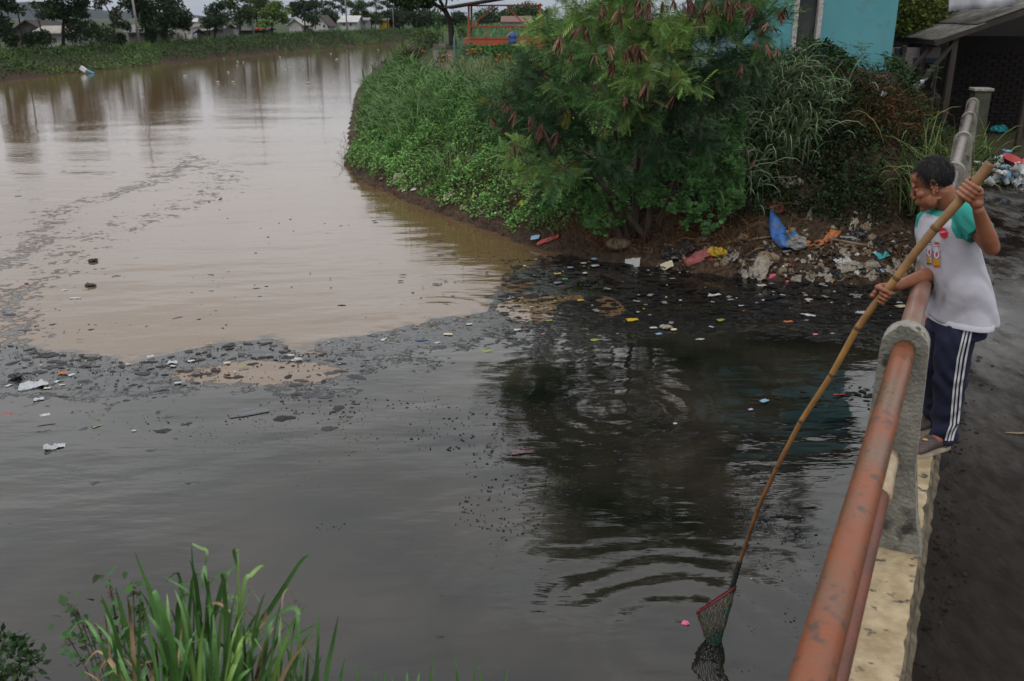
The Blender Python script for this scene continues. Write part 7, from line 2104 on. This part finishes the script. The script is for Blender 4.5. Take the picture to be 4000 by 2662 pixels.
# --- floating pieces
flt = [('packet0', 'yellow', 2470, 1253, .17, .2, 'bright yellow snack bag floating on the black water'), ('packet0', 'yellow', 2267, 1176, .10, .3, 'small yellow packet floating below the bank corner'), ('chunk', 'yellow', 2168, 1180, .045, 0, 'tiny yellow cap floating in the brown pool'),
 ('packet1', 'lime', 2145, 1256, .09, .2, 'pale green and yellow sachet floating by the scum edge'), ('bag2', 'lime', 2322, 1332, .13, .2, 'yellow-green crumpled wrapper floating in the reflection'), ('packet2', 'white', 2552, 1284, .10, .2, 'white oblong floating right of the yellow snack bag'), ('chunk', 'cream', 2632, 1294, .10, .2, 'round beige lump floating right of the white oblong'),
 ('packet3', 'sky', 2573, 1308, .09, .3, 'pale blue sachet floating below the white oblong'), ('packet0', 'lime', 2815, 1254, .12, .5, 'orange-green wrapper floating far right of the yellow bag'), ('packet1', 'orange', 3080, 1260, .12, .1, 'orange-pink wrapper floating near the bamboo pole'), ('packet2', 'sky', 2985, 1570, .105, .7, 'bright blue packet floating beside the bamboo pole'), ('packet3', 'lilac', 2932, 1604, .06, .5, 'small lilac scrap floating below the blue packet'),
 ('chunk', 'white', 2637, 1661, .05, .2, 'small white foam bit alone in the dark reflection'), ('strip0', 'red', 3277, 1545, .14, .2, 'red and green wrapper floating right of the bamboo pole'), ('packet0', 'pink', 3185, 1310, .07, .1, 'small pink scrap floating right near the railing'), ('strip1', 'clear', 2735, 1330, .13, .2, 'grey film strip floating in the black water'), ('wad1', 'dirty', 2600, 1285, .16, .1, 'dirty bundle floating left of the round beige lump'),
 ('bag0', 'clear', 130, 1512, (.30, .20, .3), .5, 'largest whitish plastic bag floating at the left'), ('bag2', 'clear', 215, 1752, (.19, .12, .25), .4, 'thin white torn film floating low at the left'), ('bag3', 'clear', 673, 1421, .13, .2, 'clear crumpled bag floating on the scum line'), ('packet1', 'clear', 588, 1396, .085, .5, 'small bluish film square on the scum line'), ('wad1', 'clear', 1165, 1410, .10, .1, 'round clear bag floating at the brown tongue'), ('packet2', 'white', 1135, 1391, .075, .2, 'white oblong at the edge of the brown tongue'),
 ('bag1', 'yellow', 818, 1346, .075, .2, 'small yellow wrapper on the scum line'), ('packet3', 'cream', 887, 1421, .085, .4, 'cream and orange scrap on the scum line'), ('strip2', 'lime', 952, 1438, .12, .3, 'yellow-green stick-like strip on the scum line'), ('chunk', 'orange', 888, 1468, .05, .6, 'small orange leaf in the brown tongue'), ('packet0', 'orange', 248, 1460, .12, .1, 'orange and white torn packet in the left scum'), ('wad2', 'black', 63, 1478, .17, .1, 'black floating lump above the largest white bag'),
 ('packet1', 'cream', 185, 1520, .075, .1, 'flat beige disc beside the largest white bag'), ('packet2', 'white', 176, 1626, .10, .6, 'white printed packet floating under the white bag'), ('stick', 'wood', 182, 1665, .17, .4, 'short pale stick floating under the white packet'), ('strip0', 'lime', 380, 1670, .10, .9, 'thin yellow-green blade floating at the left'), ('bag1', 'clear', 152, 1565, .12, .5, 'grey film scrap between the white bag and the packet'), ('packet3', 'rose', 28, 1622, .12, .5, 'reddish wrapper at the left edge of the picture'),
 ('stick', 'black', 312, 1331, .09, .1, 'short black stick floating on the brown water'), ('wad0', 'black', 367, 1025, .17, .1, 'black lump floating on the brown water'), ('wad1', 'black', 355, 1121, .16, .2, 'black twig bundle floating below the black lump'), ('strip1', 'black', 455, 1082, .14, .2, 'thin dark strip right of the black twig bundle'), ('strip2', 'clear', 295, 1168, .17, .1, 'pale film strip floating below the black twig bundle'), ('chunk', 'red', 104, 1112, .07, .2, 'small red cap floating in the left scum tongue'), ('packet0', 'clear', 250, 1137, .09, .1, 'pale film scrap above the pale film strip'),
 ('packet1', 'lime', 1900, 1376, .13, .3, 'yellow and green printed packet at the right of the scum line'), ('packet2', 'cream', 1750, 1309, .12, .1, 'red and yellow printed packet on the scum line'), ('strip0', 'blue', 1645, 1333, .13, 0, 'blue plastic strip on the scum line'), ('stick', 'black', 1378, 1375, .18, .1, 'black slipper-like strip in the scum'), ('packet3', 'white', 1833, 1270, .09, .3, 'white film scrap near the brown water corner'), ('packet0', 'white', 2020, 1292, .10, .2, 'white scrap at the edge of the dark reflection'), ('chunk', 'rose', 2058, 1292, .055, .2, 'reddish scrap right of the white scrap'),
 ('packet1', 'pink', 2122, 1308, .05, .3, 'tiny pink scrap in the dark reflection edge'), ('wad2', 'pink', 2676, 2443, .055, .3, 'pink crumpled bit floating left of the scoop net'), ('chunk', 'white', 2934, 2268, .022, .3, 'tiny white shell-like bit right of the pole binding'), ('bag3', 'sunk', 2040, 1765, (.22, .16, .02), .2, 'dull red film just under the surface beside the reflection'), ('bag4', 'sunkdark', 970, 1610, (.42, .30, .015), .4, 'dark film spread just under the grey water'), ('packet2', 'white', 524, 1687, .045, .2, 'small white bit alone on the grey water'),
 ('packet0', 'sky', 2228, 1048, .10, .1, 'blue wrapper floating near the bank corner'), ('packet1', 'yellow', 2178, 1072, .12, .1, 'yellow and red packet floating near the bank corner'), ('packet2', 'green', 2207, 1093, .09, .2, 'green wrapper floating near the bank corner'), ('chunk', 'cream', 2285, 1072, .09, .2, 'peach scrap floating below the bank corner'), ('wad0', 'sky', 2323, 1017, .11, .2, 'pale blue bag at the foot of the straw slope'), ('packet3', 'white', 2280, 1031, .11, .2, 'white wrapper floating left of the pale blue bag'), ('packet0', 'white', 2325, 1041, .14, .2, 'flat white film floating under the pale blue bag'),
 ('packet1', 'white', 2975, 1118, .14, .1, 'white carton floating left of the pink bag'), ('bag1', 'clear', 2790, 1158, (.22, .10, .15), .4, 'clear bottle-like film floating in the black cove'), ('strip1', 'clear', 3155, 1235, .22, -.5, 'bluish film strip floating left of the pole'), ('bag2', 'clear', 3365, 1225, (.20, .10, .15), .2, 'clear film floating behind the man\'s hand'), ('packet2', 'white', 3158, 1173, .11, .2, 'white film square floating in the right cove'), ('chunk', 'white', 2658, 1178, .055, .2, 'small white bit floating in the cove middle'), ('packet3', 'cream', 3520, 1200, .17, .2, 'whitish scrap floating beside the railing pipe')]
for sh, mt, px, py, sz, rz_, lab in flt:
    p = onz(px, py, 0); under = 'under the' in lab and 'surface' in lab or 'under the grey' in lab
    if hasattr(sz, '__len__'): s3 = sz
    else: s3 = (sz * .9, sz * .9, sz * .7)
    put(sh, mt, (p.x, p.y, .012 if not under else .004), s3, (0, 0, rz_), nm(sh), lab, 'stick' if sh == 'stick' else 'floating litter', 'litter floating on the water')
fk = [('chunk', 'white', .014, .035, 44, 'tiny white foam crumb floating'), ('packet0', 'clear', .03, .08, 24, 'small pale film scrap floating'), ('packet1', 'yellow', .02, .05, 9, 'tiny yellow scrap floating'), ('chunk', 'orange', .015, .04, 7, 'tiny orange scrap floating'), ('packet2', 'grey', .05, .12, 30, 'small grey film scrap floating')]
for sh, mt, s0, s1, n, lab in fk:
    for k in range(n):
        px = 1980 + 1560 * rl.random() ** .85; py = rl.uniform(1010 + max(0, px - 2300) * .085, 1120 + 200 * rl.random() * rl.random() + 60)
        p = onz(px, py); 
        if H(p.x, p.y) > 0: continue
        s_ = rl.uniform(s0, s1); put(sh, mt, (p.x, p.y, .008), (s_, s_, s_ * .7), (0, 0, rl.uniform(0, 6)), nm(sh), lab + ' ' + where_cove(px, py), 'floating litter', lab + ' in the cove')
for sh, mt, s0, s1, n, lab in [('chunk', 'white', .012, .026, 26, 'tiny white foam crumb floating on the scum line'), ('chunk', 'cream', .02, .04, 12, 'small cream crumb floating on the scum line'), ('packet0', 'clear', .04, .08, 12, 'small clear film scrap floating on the scum line')]:
    for k in range(n):
        f = rl.random(); px = 1900 * f; py = 1420 - 130 * f * f + rl.uniform(-40, 130) * (1 - .5 * f); p = onz(px, py); s_ = rl.uniform(s0, s1)
        put(sh, mt, (p.x, p.y, .008), (s_, s_, s_ * .7), (0, 0, rl.uniform(0, 6)), nm(sh), lab + ' ' + where_line(px), 'floating litter', lab)
for k in range(26):
    p = onz(rl.uniform(700, 1560), rl.uniform(180, 330)); s_ = rl.uniform(.10, .24)
    if H(p.x, p.y) > 0: continue
    put('chunk', 'white', (p.x, p.y, .02), s_, (0, 0, rl.uniform(0, 6)), 'foam_chunk', 'small white float drifting on the far reach of the river', 'floating litter', 'white floats on the far reach')

# --- scum: flakes too many to count, one mass
rng = np.random.RandomState(99)
def flakes(P2, size, ang0=0, z=.005, col=(.045, .044, .045), dv=.4):
    n_ = len(P2); k = 13
    a_ = np.linspace(0, 2 * math.pi, k, endpoint=False)[None, :] + rng.uniform(-.25, .25, (n_, k))
    ph_ = rng.uniform(0, 6.28, (n_, 3)); r_ = size[:, None] * (.75 + .16 * np.sin(2 * a_ + ph_[:, 0:1]) + .12 * np.sin(3 * a_ + ph_[:, 1:2]) + .08 * np.sin(5 * a_ + ph_[:, 2:3]) + rng.uniform(-.06, .06, (n_, k)))
    st = rng.uniform(1.0, 2.2, n_)[:, None]; rz_ = ang0 + rng.randn(n_)[:, None] * .5
    x, y = np.cos(a_) * r_ * st, np.sin(a_) * r_
    X = P2[:, 0:1] + x * np.cos(rz_) - y * np.sin(rz_); Y_ = P2[:, 1:2] + x * np.sin(rz_) + y * np.cos(rz_)
    zt = z + rng.uniform(0, .004, n_)[:, None] + np.zeros((n_, k))
    ring = np.stack([X, Y_, zt - .006], 2); ctr_ = np.stack([P2[:, 0], P2[:, 1], zt[:, 0] + .003 + size * .02], 1)[:, None, :]
    V_ = np.concatenate([ring, ctr_], 1).reshape(-1, 3)
    f = np.array([[i, (i + 1) % k, k] for i in range(k)])
    F_ = (f[None] + (np.arange(n_) * (k + 1))[:, None, None]).reshape(-1, 3)
    return V_, F_, np.repeat(colvar(col, n_, dv, .04, rng), k + 1, 0)
parts = []
def zone(px, py, n, s0, s1, pw=3.0, thr=.0, col=(.045, .044, .045), sc=1.3, seed=0):
    u = rng.uniform(0, 1, (n, 2)); X = px[0] + (px[1] - px[0]) * u[:, 0]; Y_ = py[0] + (py[1] - py[0]) * u[:, 1]
    P2 = np.array([onz(a_, b_)[:2] for a_, b_ in zip(X, Y_)])
    k = (height(P2[:, 0], P2[:, 1]) < -.02) & (fbm(P2[:, 0] * sc, P2[:, 1] * sc, 200 + seed, 3) > thr)
    P2 = P2[k]; return flakes(P2, s0 + (s1 - s0) * rng.rand(len(P2)) ** pw, col=col)
LG = (.0075, .0072, .0075)
parts += [zone((1960, 3560), (1010, 1330), 3600, .008, .085, 4.5, .36, LG, seed=1), zone((1960, 2700), (1250, 1420), 900, .008, .07, 4.5, .45, LG, seed=2), zone((3000, 3520), (1380, 1600), 140, .010, .08, 4, .45, LG, seed=3)]
# along the scum line
f = rng.rand(900); X = -30 + 2130 * f; Yl = np.interp(X, [p[0] for p in line_px], [p[1] for p in line_px]) + 8 + 150 * rng.rand(900) ** 1.6
P2 = np.array([onz(a_, b_)[:2] for a_, b_ in zip(X, Yl)]); parts.append(flakes(P2, .006 + .06 * rng.rand(900) ** 5.5, col=(.030, .029, .031)))
parts += [zone((0, 900), (600, 1300), 420, .010, .09, 4, .5, (.034, .034, .040), seed=4), zone((0, 1400), (1380, 1900), 700, .008, .10, 5, .48, (.030, .030, .036), seed=5)]
# dark specks in strings on the near water
parts += [zone((150, 3000), (1550, 2640), 4200, .004, .015, 2.5, .60, (.020, .020, .030), .9, seed=6), zone((900, 2000), (2050, 2450), 900, .004, .016, 2.5, .52, (.020, .020, .030), 2.2, seed=7), zone((2700, 3200), (1950, 2500), 420, .004, .013, 2.5, .47, (.020, .020, .030), 2.5, seed=8), zone((500, 2300), (850, 1250), 160, .012, .05, 3, .5, (.035, .035, .04), 1, seed=9)]
V, F, C = merge(parts)
m_scum = leafmat('scum', .5, 0.0, .13)
o = fast_obj('floating_scum', V, F, m_scum, C, smooth=True); tag(o, 'black and grey sludge flakes floating on the dirty water', 'scum', kind='stuff')

# ------------------------------------------------------------------ bottles and cups heaped on the path
rb = random.Random(31)
for k in range(52):
    f = rb.random(); px = rb.uniform(3835, 4030); py = rb.uniform(628, 720) + (px - 3835) * .05
    lift = max(0, .22 - abs(py - 665) / 260) * rb.random()
    p = onz(px, py, RZ + .05 + lift); sh = rb.choice(('cup', 'cup', 'cup', 'bottle', 'bottle', 'wad0', 'bag1'))
    mt = rb.choice(('clear', 'clear', 'clear', 'white', 'grey', 'sky')); s_ = {'cup': .13, 'bottle': .26, 'wad0': .17, 'bag1': .22}[sh] * rb.uniform(.8, 1.15)
    e = (rb.uniform(.3, 1.7), rb.uniform(-.6, .6), rb.uniform(0, 6.28)) if sh in ('cup', 'bottle') else (rb.uniform(-.3, .3), 0, rb.uniform(0, 6))
    col = {'clear': 'clear', 'white': 'white', 'grey': 'grey', 'sky': 'pale blue'}[mt]; kind = {'cup': 'plastic cup', 'bottle': 'plastic bottle', 'wad0': 'crumpled bag', 'bag1': 'plastic film'}[sh]
    lab = '%s %s in the bottle heap' % (col, kind)
    put(sh, mt, p, s_, e, nm(sh), lab + (', front row' if py > 705 else (', back row' if py < 655 else ', middle')) + (' by the railing' if px < 3900 else (' under the red bowl' if px < 3965 else ' at the picture edge')), kind, 'heap of bottles and cups')
mb = MB(); mb.lathe([(.05, 0), (.10, .01), (.155, .09), (.165, .095), (.15, .088), (.09, .02), (.01, .015)], n=20); o = mb.build('bowl', LM['red'], smooth=True); o.location = onz(3944, 640, RZ + .22); o.rotation_euler = (.35, .2, 0); tag(o, 'bright red plastic bowl on top of the bottle heap', 'bowl')
o = put('cup', 'sky', onz(3925, 622, RZ + .20), .17, (.1, .05, 0), 'plastic_cup', 'upright cup with a blue rim behind the red bowl', 'plastic cup'); o = put('wad1', 'red', onz(3880, 690, RZ + .10), .14, (0, 0, 1), 'crumpled_bag', 'small red crumpled packet in front of the bottle heap', 'plastic')
put('packet1', 'blue', onz(3962, 690, RZ + .16), .12, (.4, .2, 1), 'wrapper', 'small blue wrapper on the bottle heap', 'plastic'); put('strip1', 'yellow', onz(3972, 650, RZ + .24), .16, (.5, .2, 1), 'plastic_strip', 'yellow strip beside the red bowl', 'plastic')
p = onz(3925, 1690, RZ + .006); mb = MB(); mb.tube([p, p + Vector((.08, -.02, .004)), p + Vector((.2, .0, .003))], [.004, .012, .007], 6, sy=.4); tag(mb.build('wood_splinter', LM['wood']), 'pale wood splinter lying on the muddy deck', 'splinter')
# crumbs of leaves and dirt along the kerb foot
n_ = 700; s_ = rng.uniform(1.2, 16, n_); nn_ = .09 + np.abs(rng.randn(n_)) * .09; P2 = np.stack([AX.x * s_ + NX.x * nn_, AX.y * s_ + NX.y * nn_], 1)
V, F, C = flakes(P2, .003 + .016 * rng.rand(n_) ** 4, z=RZ + .008, col=(.022, .018, .014)); tag(fast_obj('deck_dirt', V, F, M['drygrass'], C), 'dark crumbs and leaf bits along the foot of the kerb', 'dirt', kind='stuff')

# ------------------------------------------------------------------ grass clump in the foreground: every blade a part
def blade_mesh(pts, w, seed):
    """a folded leaf blade along a list of points"""
    rng = random.Random(seed); n = len(pts); V, F = [], []
    view = (sum((Vector(p) for p in pts), Vector()) / n - CAMV).normalized()
    for i, p in enumerate(pts):
        p = Vector(p); d = (Vector(pts[min(i + 1, n - 1)]) - Vector(pts[max(i - 1, 0)])).normalized()
        s = d.cross(view).normalized(); s = (s * math.cos(.5 * math.sin(seed)) + view * math.sin(.5 * math.sin(seed * 1.7))).normalized()
        nn2 = d.cross(s).normalized()
        f = i / (n - 1); wd = w * (min(1, .5 + 1.4 * f) * (1 - f ** 3.2) + .03)
        V += [p - s * wd / 2 + nn2 * wd * .16, p, p + s * wd / 2 + nn2 * wd * .16]
    for i in range(n - 1):
        for k in range(2): F.append((3 * i + k, 3 * i + k + 1, 3 * i + 4 + k, 3 * i + 3 + k))
    mb = MB(); mb.add(V, F); return mb
M['fblade'] = mat('fresh_grass_blade', (.075, .175, .045), .42, (.045, .115, .030), 7, .10, bscale=60, rand=.5, spec=.45)
M['fblade2'] = mat('young_grass_blade', (.15, .26, .055), .40, (.10, .20, .05), 5, .1, rand=.25)
M['fdry'] = mat('dry_grass_blade', (.36, .25, .14), .7, (.22, .14, .07), 8, .1, rand=.2)
fg = empty('grass_clump', (-1.15, 2.6, H(-1.15, 2.6)), 0, 'big clump of broad green grass blades in the foreground at bottom left', 'grass clump')
fg2 = empty('grass_clump', (.0, 2.7, H(0, 2.7)), 0, 'sparse row of grass blade tips along the bottom edge', 'grass clump')
def curve(P, n=12):
    P = [Vector(p) for p in P]; out_ = []
    for i in range(n):
        f = i / (n - 1) * (len(P) - 1); k = min(int(f), len(P) - 2); q = f - k
        p0, p1, p2, p3 = P[max(k - 1, 0)], P[k], P[k + 1], P[min(k + 2, len(P) - 1)]
        out_.append(.5 * ((2 * p1) + (p2 - p0) * q + (2 * p0 - 5 * p1 + 4 * p2 - p3) * q * q + (3 * p1 - p0 - 3 * p2 + p3) * q ** 3))
    return out_
hero = [((643, 2800), (640, 2543), (601, 2357), (575, 2280), (524, 2153), 30, 2.65, 'fblade'), ((930, 2800), (1000, 2475), (1059, 2374), (1119, 2280), (1178, 2190), (1212, 2168), 24, 2.6, 'fblade'), ((770, 2800), (779, 2441), (771, 2340), (762, 2255), (741, 2187), 24, 2.7, 'fblade'),
        ((810, 2800), (822, 2475), (847, 2374), (881, 2255), (905, 2222), (928, 2204), 26, 2.62, 'fblade'), ((900, 2700), (949, 2306), (985, 2245), (1020, 2212), (1042, 2212), 20, 2.6, 'fblade2'), ((1180, 2640), (1161, 2430), (1165, 2400), (1150, 2375), (1100, 2390), (1030, 2460), (960, 2620), 22, 2.5, 'fblade'),
        ((1270, 2800), (1276, 2628), (1297, 2526), (1322, 2403), 24, 2.75, 'fblade'), ((560, 2800), (520, 2560), (480, 2400), (450, 2290), 28, 2.7, 'fblade'), ((500, 2800), (470, 2560), (430, 2420), (395, 2325), 26, 2.6, 'fblade'), ((700, 2700), (690, 2420), (705, 2340), (737, 2314), (643, 2255), 18, 2.6, 'fblade'),
        ((690, 2820), (680, 2560), (610, 2330), (600, 2320), 30, 2.55, 'fblade'), ((1100, 2480), (1102, 2400), (1105, 2330), (1125, 2300), (1145, 2330), (1150, 2375), 6, 2.6, 'fdry'), ((900, 2390), (860, 2360), (830, 2358), (805, 2372), 12, 2.5, 'fdry'), ((1040, 2390), (1030, 2430), (1010, 2460), 16, 2.45, 'fdry'),
        ((755, 2800), (757, 2300), (752, 2200), (748, 2130), 9, 2.7, 'fblade'), ((752, 2125), (780, 2140), (805, 2150), (808, 2175), (800, 2215), 14, 2.68, 'fblade2'), ((800, 2210), (798, 2260), (790, 2300), 26, 2.68, 'fblade'), ((930, 2800), (930, 2280), (930, 2155), 8, 2.65, 'fblade2'), ((935, 2150), (915, 2150), (920, 2190), (932, 2230), 16, 2.65, 'fblade2')]
for k, h_ in enumerate(hero):
    *pts, w, Y, mt = h_
    P = [aty(x, y, Y + .05 * math.sin(k + i * .7)) for i, (x, y) in enumerate(pts)]
    blade_mesh(curve(P, 14), w * Y / FPX * 1.06, k + 1).build('blade', M[mt], fg, smooth=True, world=True)
rg_ = random.Random(4)
for k in range(130):
    cx_ = rg_.gauss(790, 170); cx_ = min(max(cx_, 430), 1200); Y = rg_.uniform(2.35, 2.85)
    lean_ = (cx_ - 780) / 640 + rg_.gauss(0, .28); ln_ = rg_.uniform(160, 560) * (1 - .35 * abs(cx_ - 800) / 450)
    x0, y0 = cx_ - lean_ * 90, 2820
    tx, ty = cx_ + lean_ * 150, 2820 - ln_ - 60
    dr = rg_.random() < .28
    pts = [(x0, y0), (x0 + (tx - x0) * .3, y0 + (ty - y0) * .45), (x0 + (tx - x0) * .65, y0 + (ty - y0) * .82), (tx, ty)]
    if dr: pts.append((tx + math.copysign(60, lean_ + .01) * rg_.uniform(.6, 1.6), ty + rg_.uniform(10, 110)))
    P = [aty(x, y, Y + .10 * rg_.gauss(0, 1) * i / 4) for i, (x, y) in enumerate(pts)]
    blade_mesh(curve(P, 12), rg_.uniform(.007, .018), k + 40).build('blade', M['fdry'] if rg_.random() < .10 else (M['fblade2'] if rg_.random() < .15 else M['fblade']), fg, smooth=True, world=True)
tips = [(1190, 2560, 1160), (1245, 2400, 1235), (1205, 2540, 1190), (1350, 2565, 1300), (1395, 2580, 1410), (1100, 2480, 1200), (1500, 2610, 1500), (1590, 2620, 1592), (1640, 2625, 1610), (1690, 2570, 1670), (1775, 2560, 1800), (1855, 2555, 1850), (1870, 2600, 1900), (1985, 2610, 1950), (1470, 2625, 1450), (1250, 2470, 1215), (1330, 2640, 1290), (1120, 2520, 1150), (1260, 2555, 1180), (1530, 2640, 1560)]
for k, (tx, ty, bx_) in enumerate(tips):
    Y = rg_.uniform(2.7, 2.95); P = [aty(bx_, 2830, Y), aty(bx_ * .6 + tx * .4, 2740 * .5 + ty * .5 + 40, Y), aty(tx, ty, Y + .03)]
    blade_mesh(curve(P, 9), rg_.uniform(.008, .018), k + 300).build('blade', M['fblade'], fg2, smooth=True, world=True)
# weed with small round leaves and brown seed heads left of the clump
wd_ = empty('weed', aty(330, 2700, 2.8), 0, 'dark small-leaved weed with brown seed heads left of the grass clump', 'weed')
rw_ = random.Random(9); lv = []; pos_, colr = [], []
for (x, y, bx_) in [(425, 2265, 470), (435, 2310, 480), (275, 2360, 400), (300, 2385, 420), (520, 2290, 500), (260, 2480, 400), (380, 2440, 440), (560, 2380, 520), (330, 2420, 430), (470, 2380, 480)]:
    P = curve([aty(bx_, 2780, 2.85), aty((x + bx_) / 2 + 15, (y + 2780) / 2, 2.88), aty(x, y, 2.9)], 10)
    mb = MB(); mb.tube(P, .0022, 5); mb.build('stem', M['bark'], wd_, world=True)
    mb = MB()
    for q in range(16): mb.ell(P[-1] + Vector((rw_.gauss(0, .006), rw_.gauss(0, .005), -rw_.random() * .05)), (.0032, .0032, .004), nu=6, nv=4)
    mb.build('seed_head', mat('brown_seed_head', (.10, .065, .03), .8) if 'brown_seed_head' not in bpy.data.materials else bpy.data.materials['brown_seed_head'], wd_, world=True)
    for q in range(26):
        p = P[rw_.randint(1, 9)]; pos_.append(tuple(p + Vector((rw_.gauss(0, .03), rw_.gauss(0, .03), rw_.gauss(0, .02)))))
n_ = len(pos_); rot = euler_mats(rng.uniform(-.8, .8, n_), rng.uniform(-.8, .8, n_), rng.uniform(0, 6.28, n_))
V, F, C = scatter(HEART_V, np.array([[0, 1, 2, 3], [0, 3, 4, 5]]), np.array(pos_), rot, rng.uniform(.018, .042, n_), colvar((.045, .10, .035), n_, .35, .12, rng))
o = fast_obj('leaves', V, F, M['leaf'], C); keep_world(o, wd_)
bush(30, 2600, 3.0, .14, 420, .035, (.03, .06, .022), 'dark low bush in the bottom left corner', 'corner_bush', seed=2, cat='bush')
# ------------------------------------------------------------------ damp air over the plain
mb = MB(); mb.box((0, 2990, 45), (7000, 6800, 94))
hz_m = bpy.data.materials.new('damp_haze'); hz_m.use_nodes = True; t = hz_m.node_tree; t.nodes.clear()
o_ = t.nodes.new('ShaderNodeOutputMaterial'); pv_ = t.nodes.new('ShaderNodeVolumePrincipled')
pv_.inputs['Color'].default_value = (.72, .80, .95, 1); pv_.inputs['Density'].default_value = .00007; pv_.inputs['Anisotropy'].default_value = 0.0
t.links.new(pv_.outputs[0], o_.inputs['Volume'])
tag(mb.build('haze', hz_m), 'thin bluish damp haze over the whole river plain', 'haze', kind='stuff')
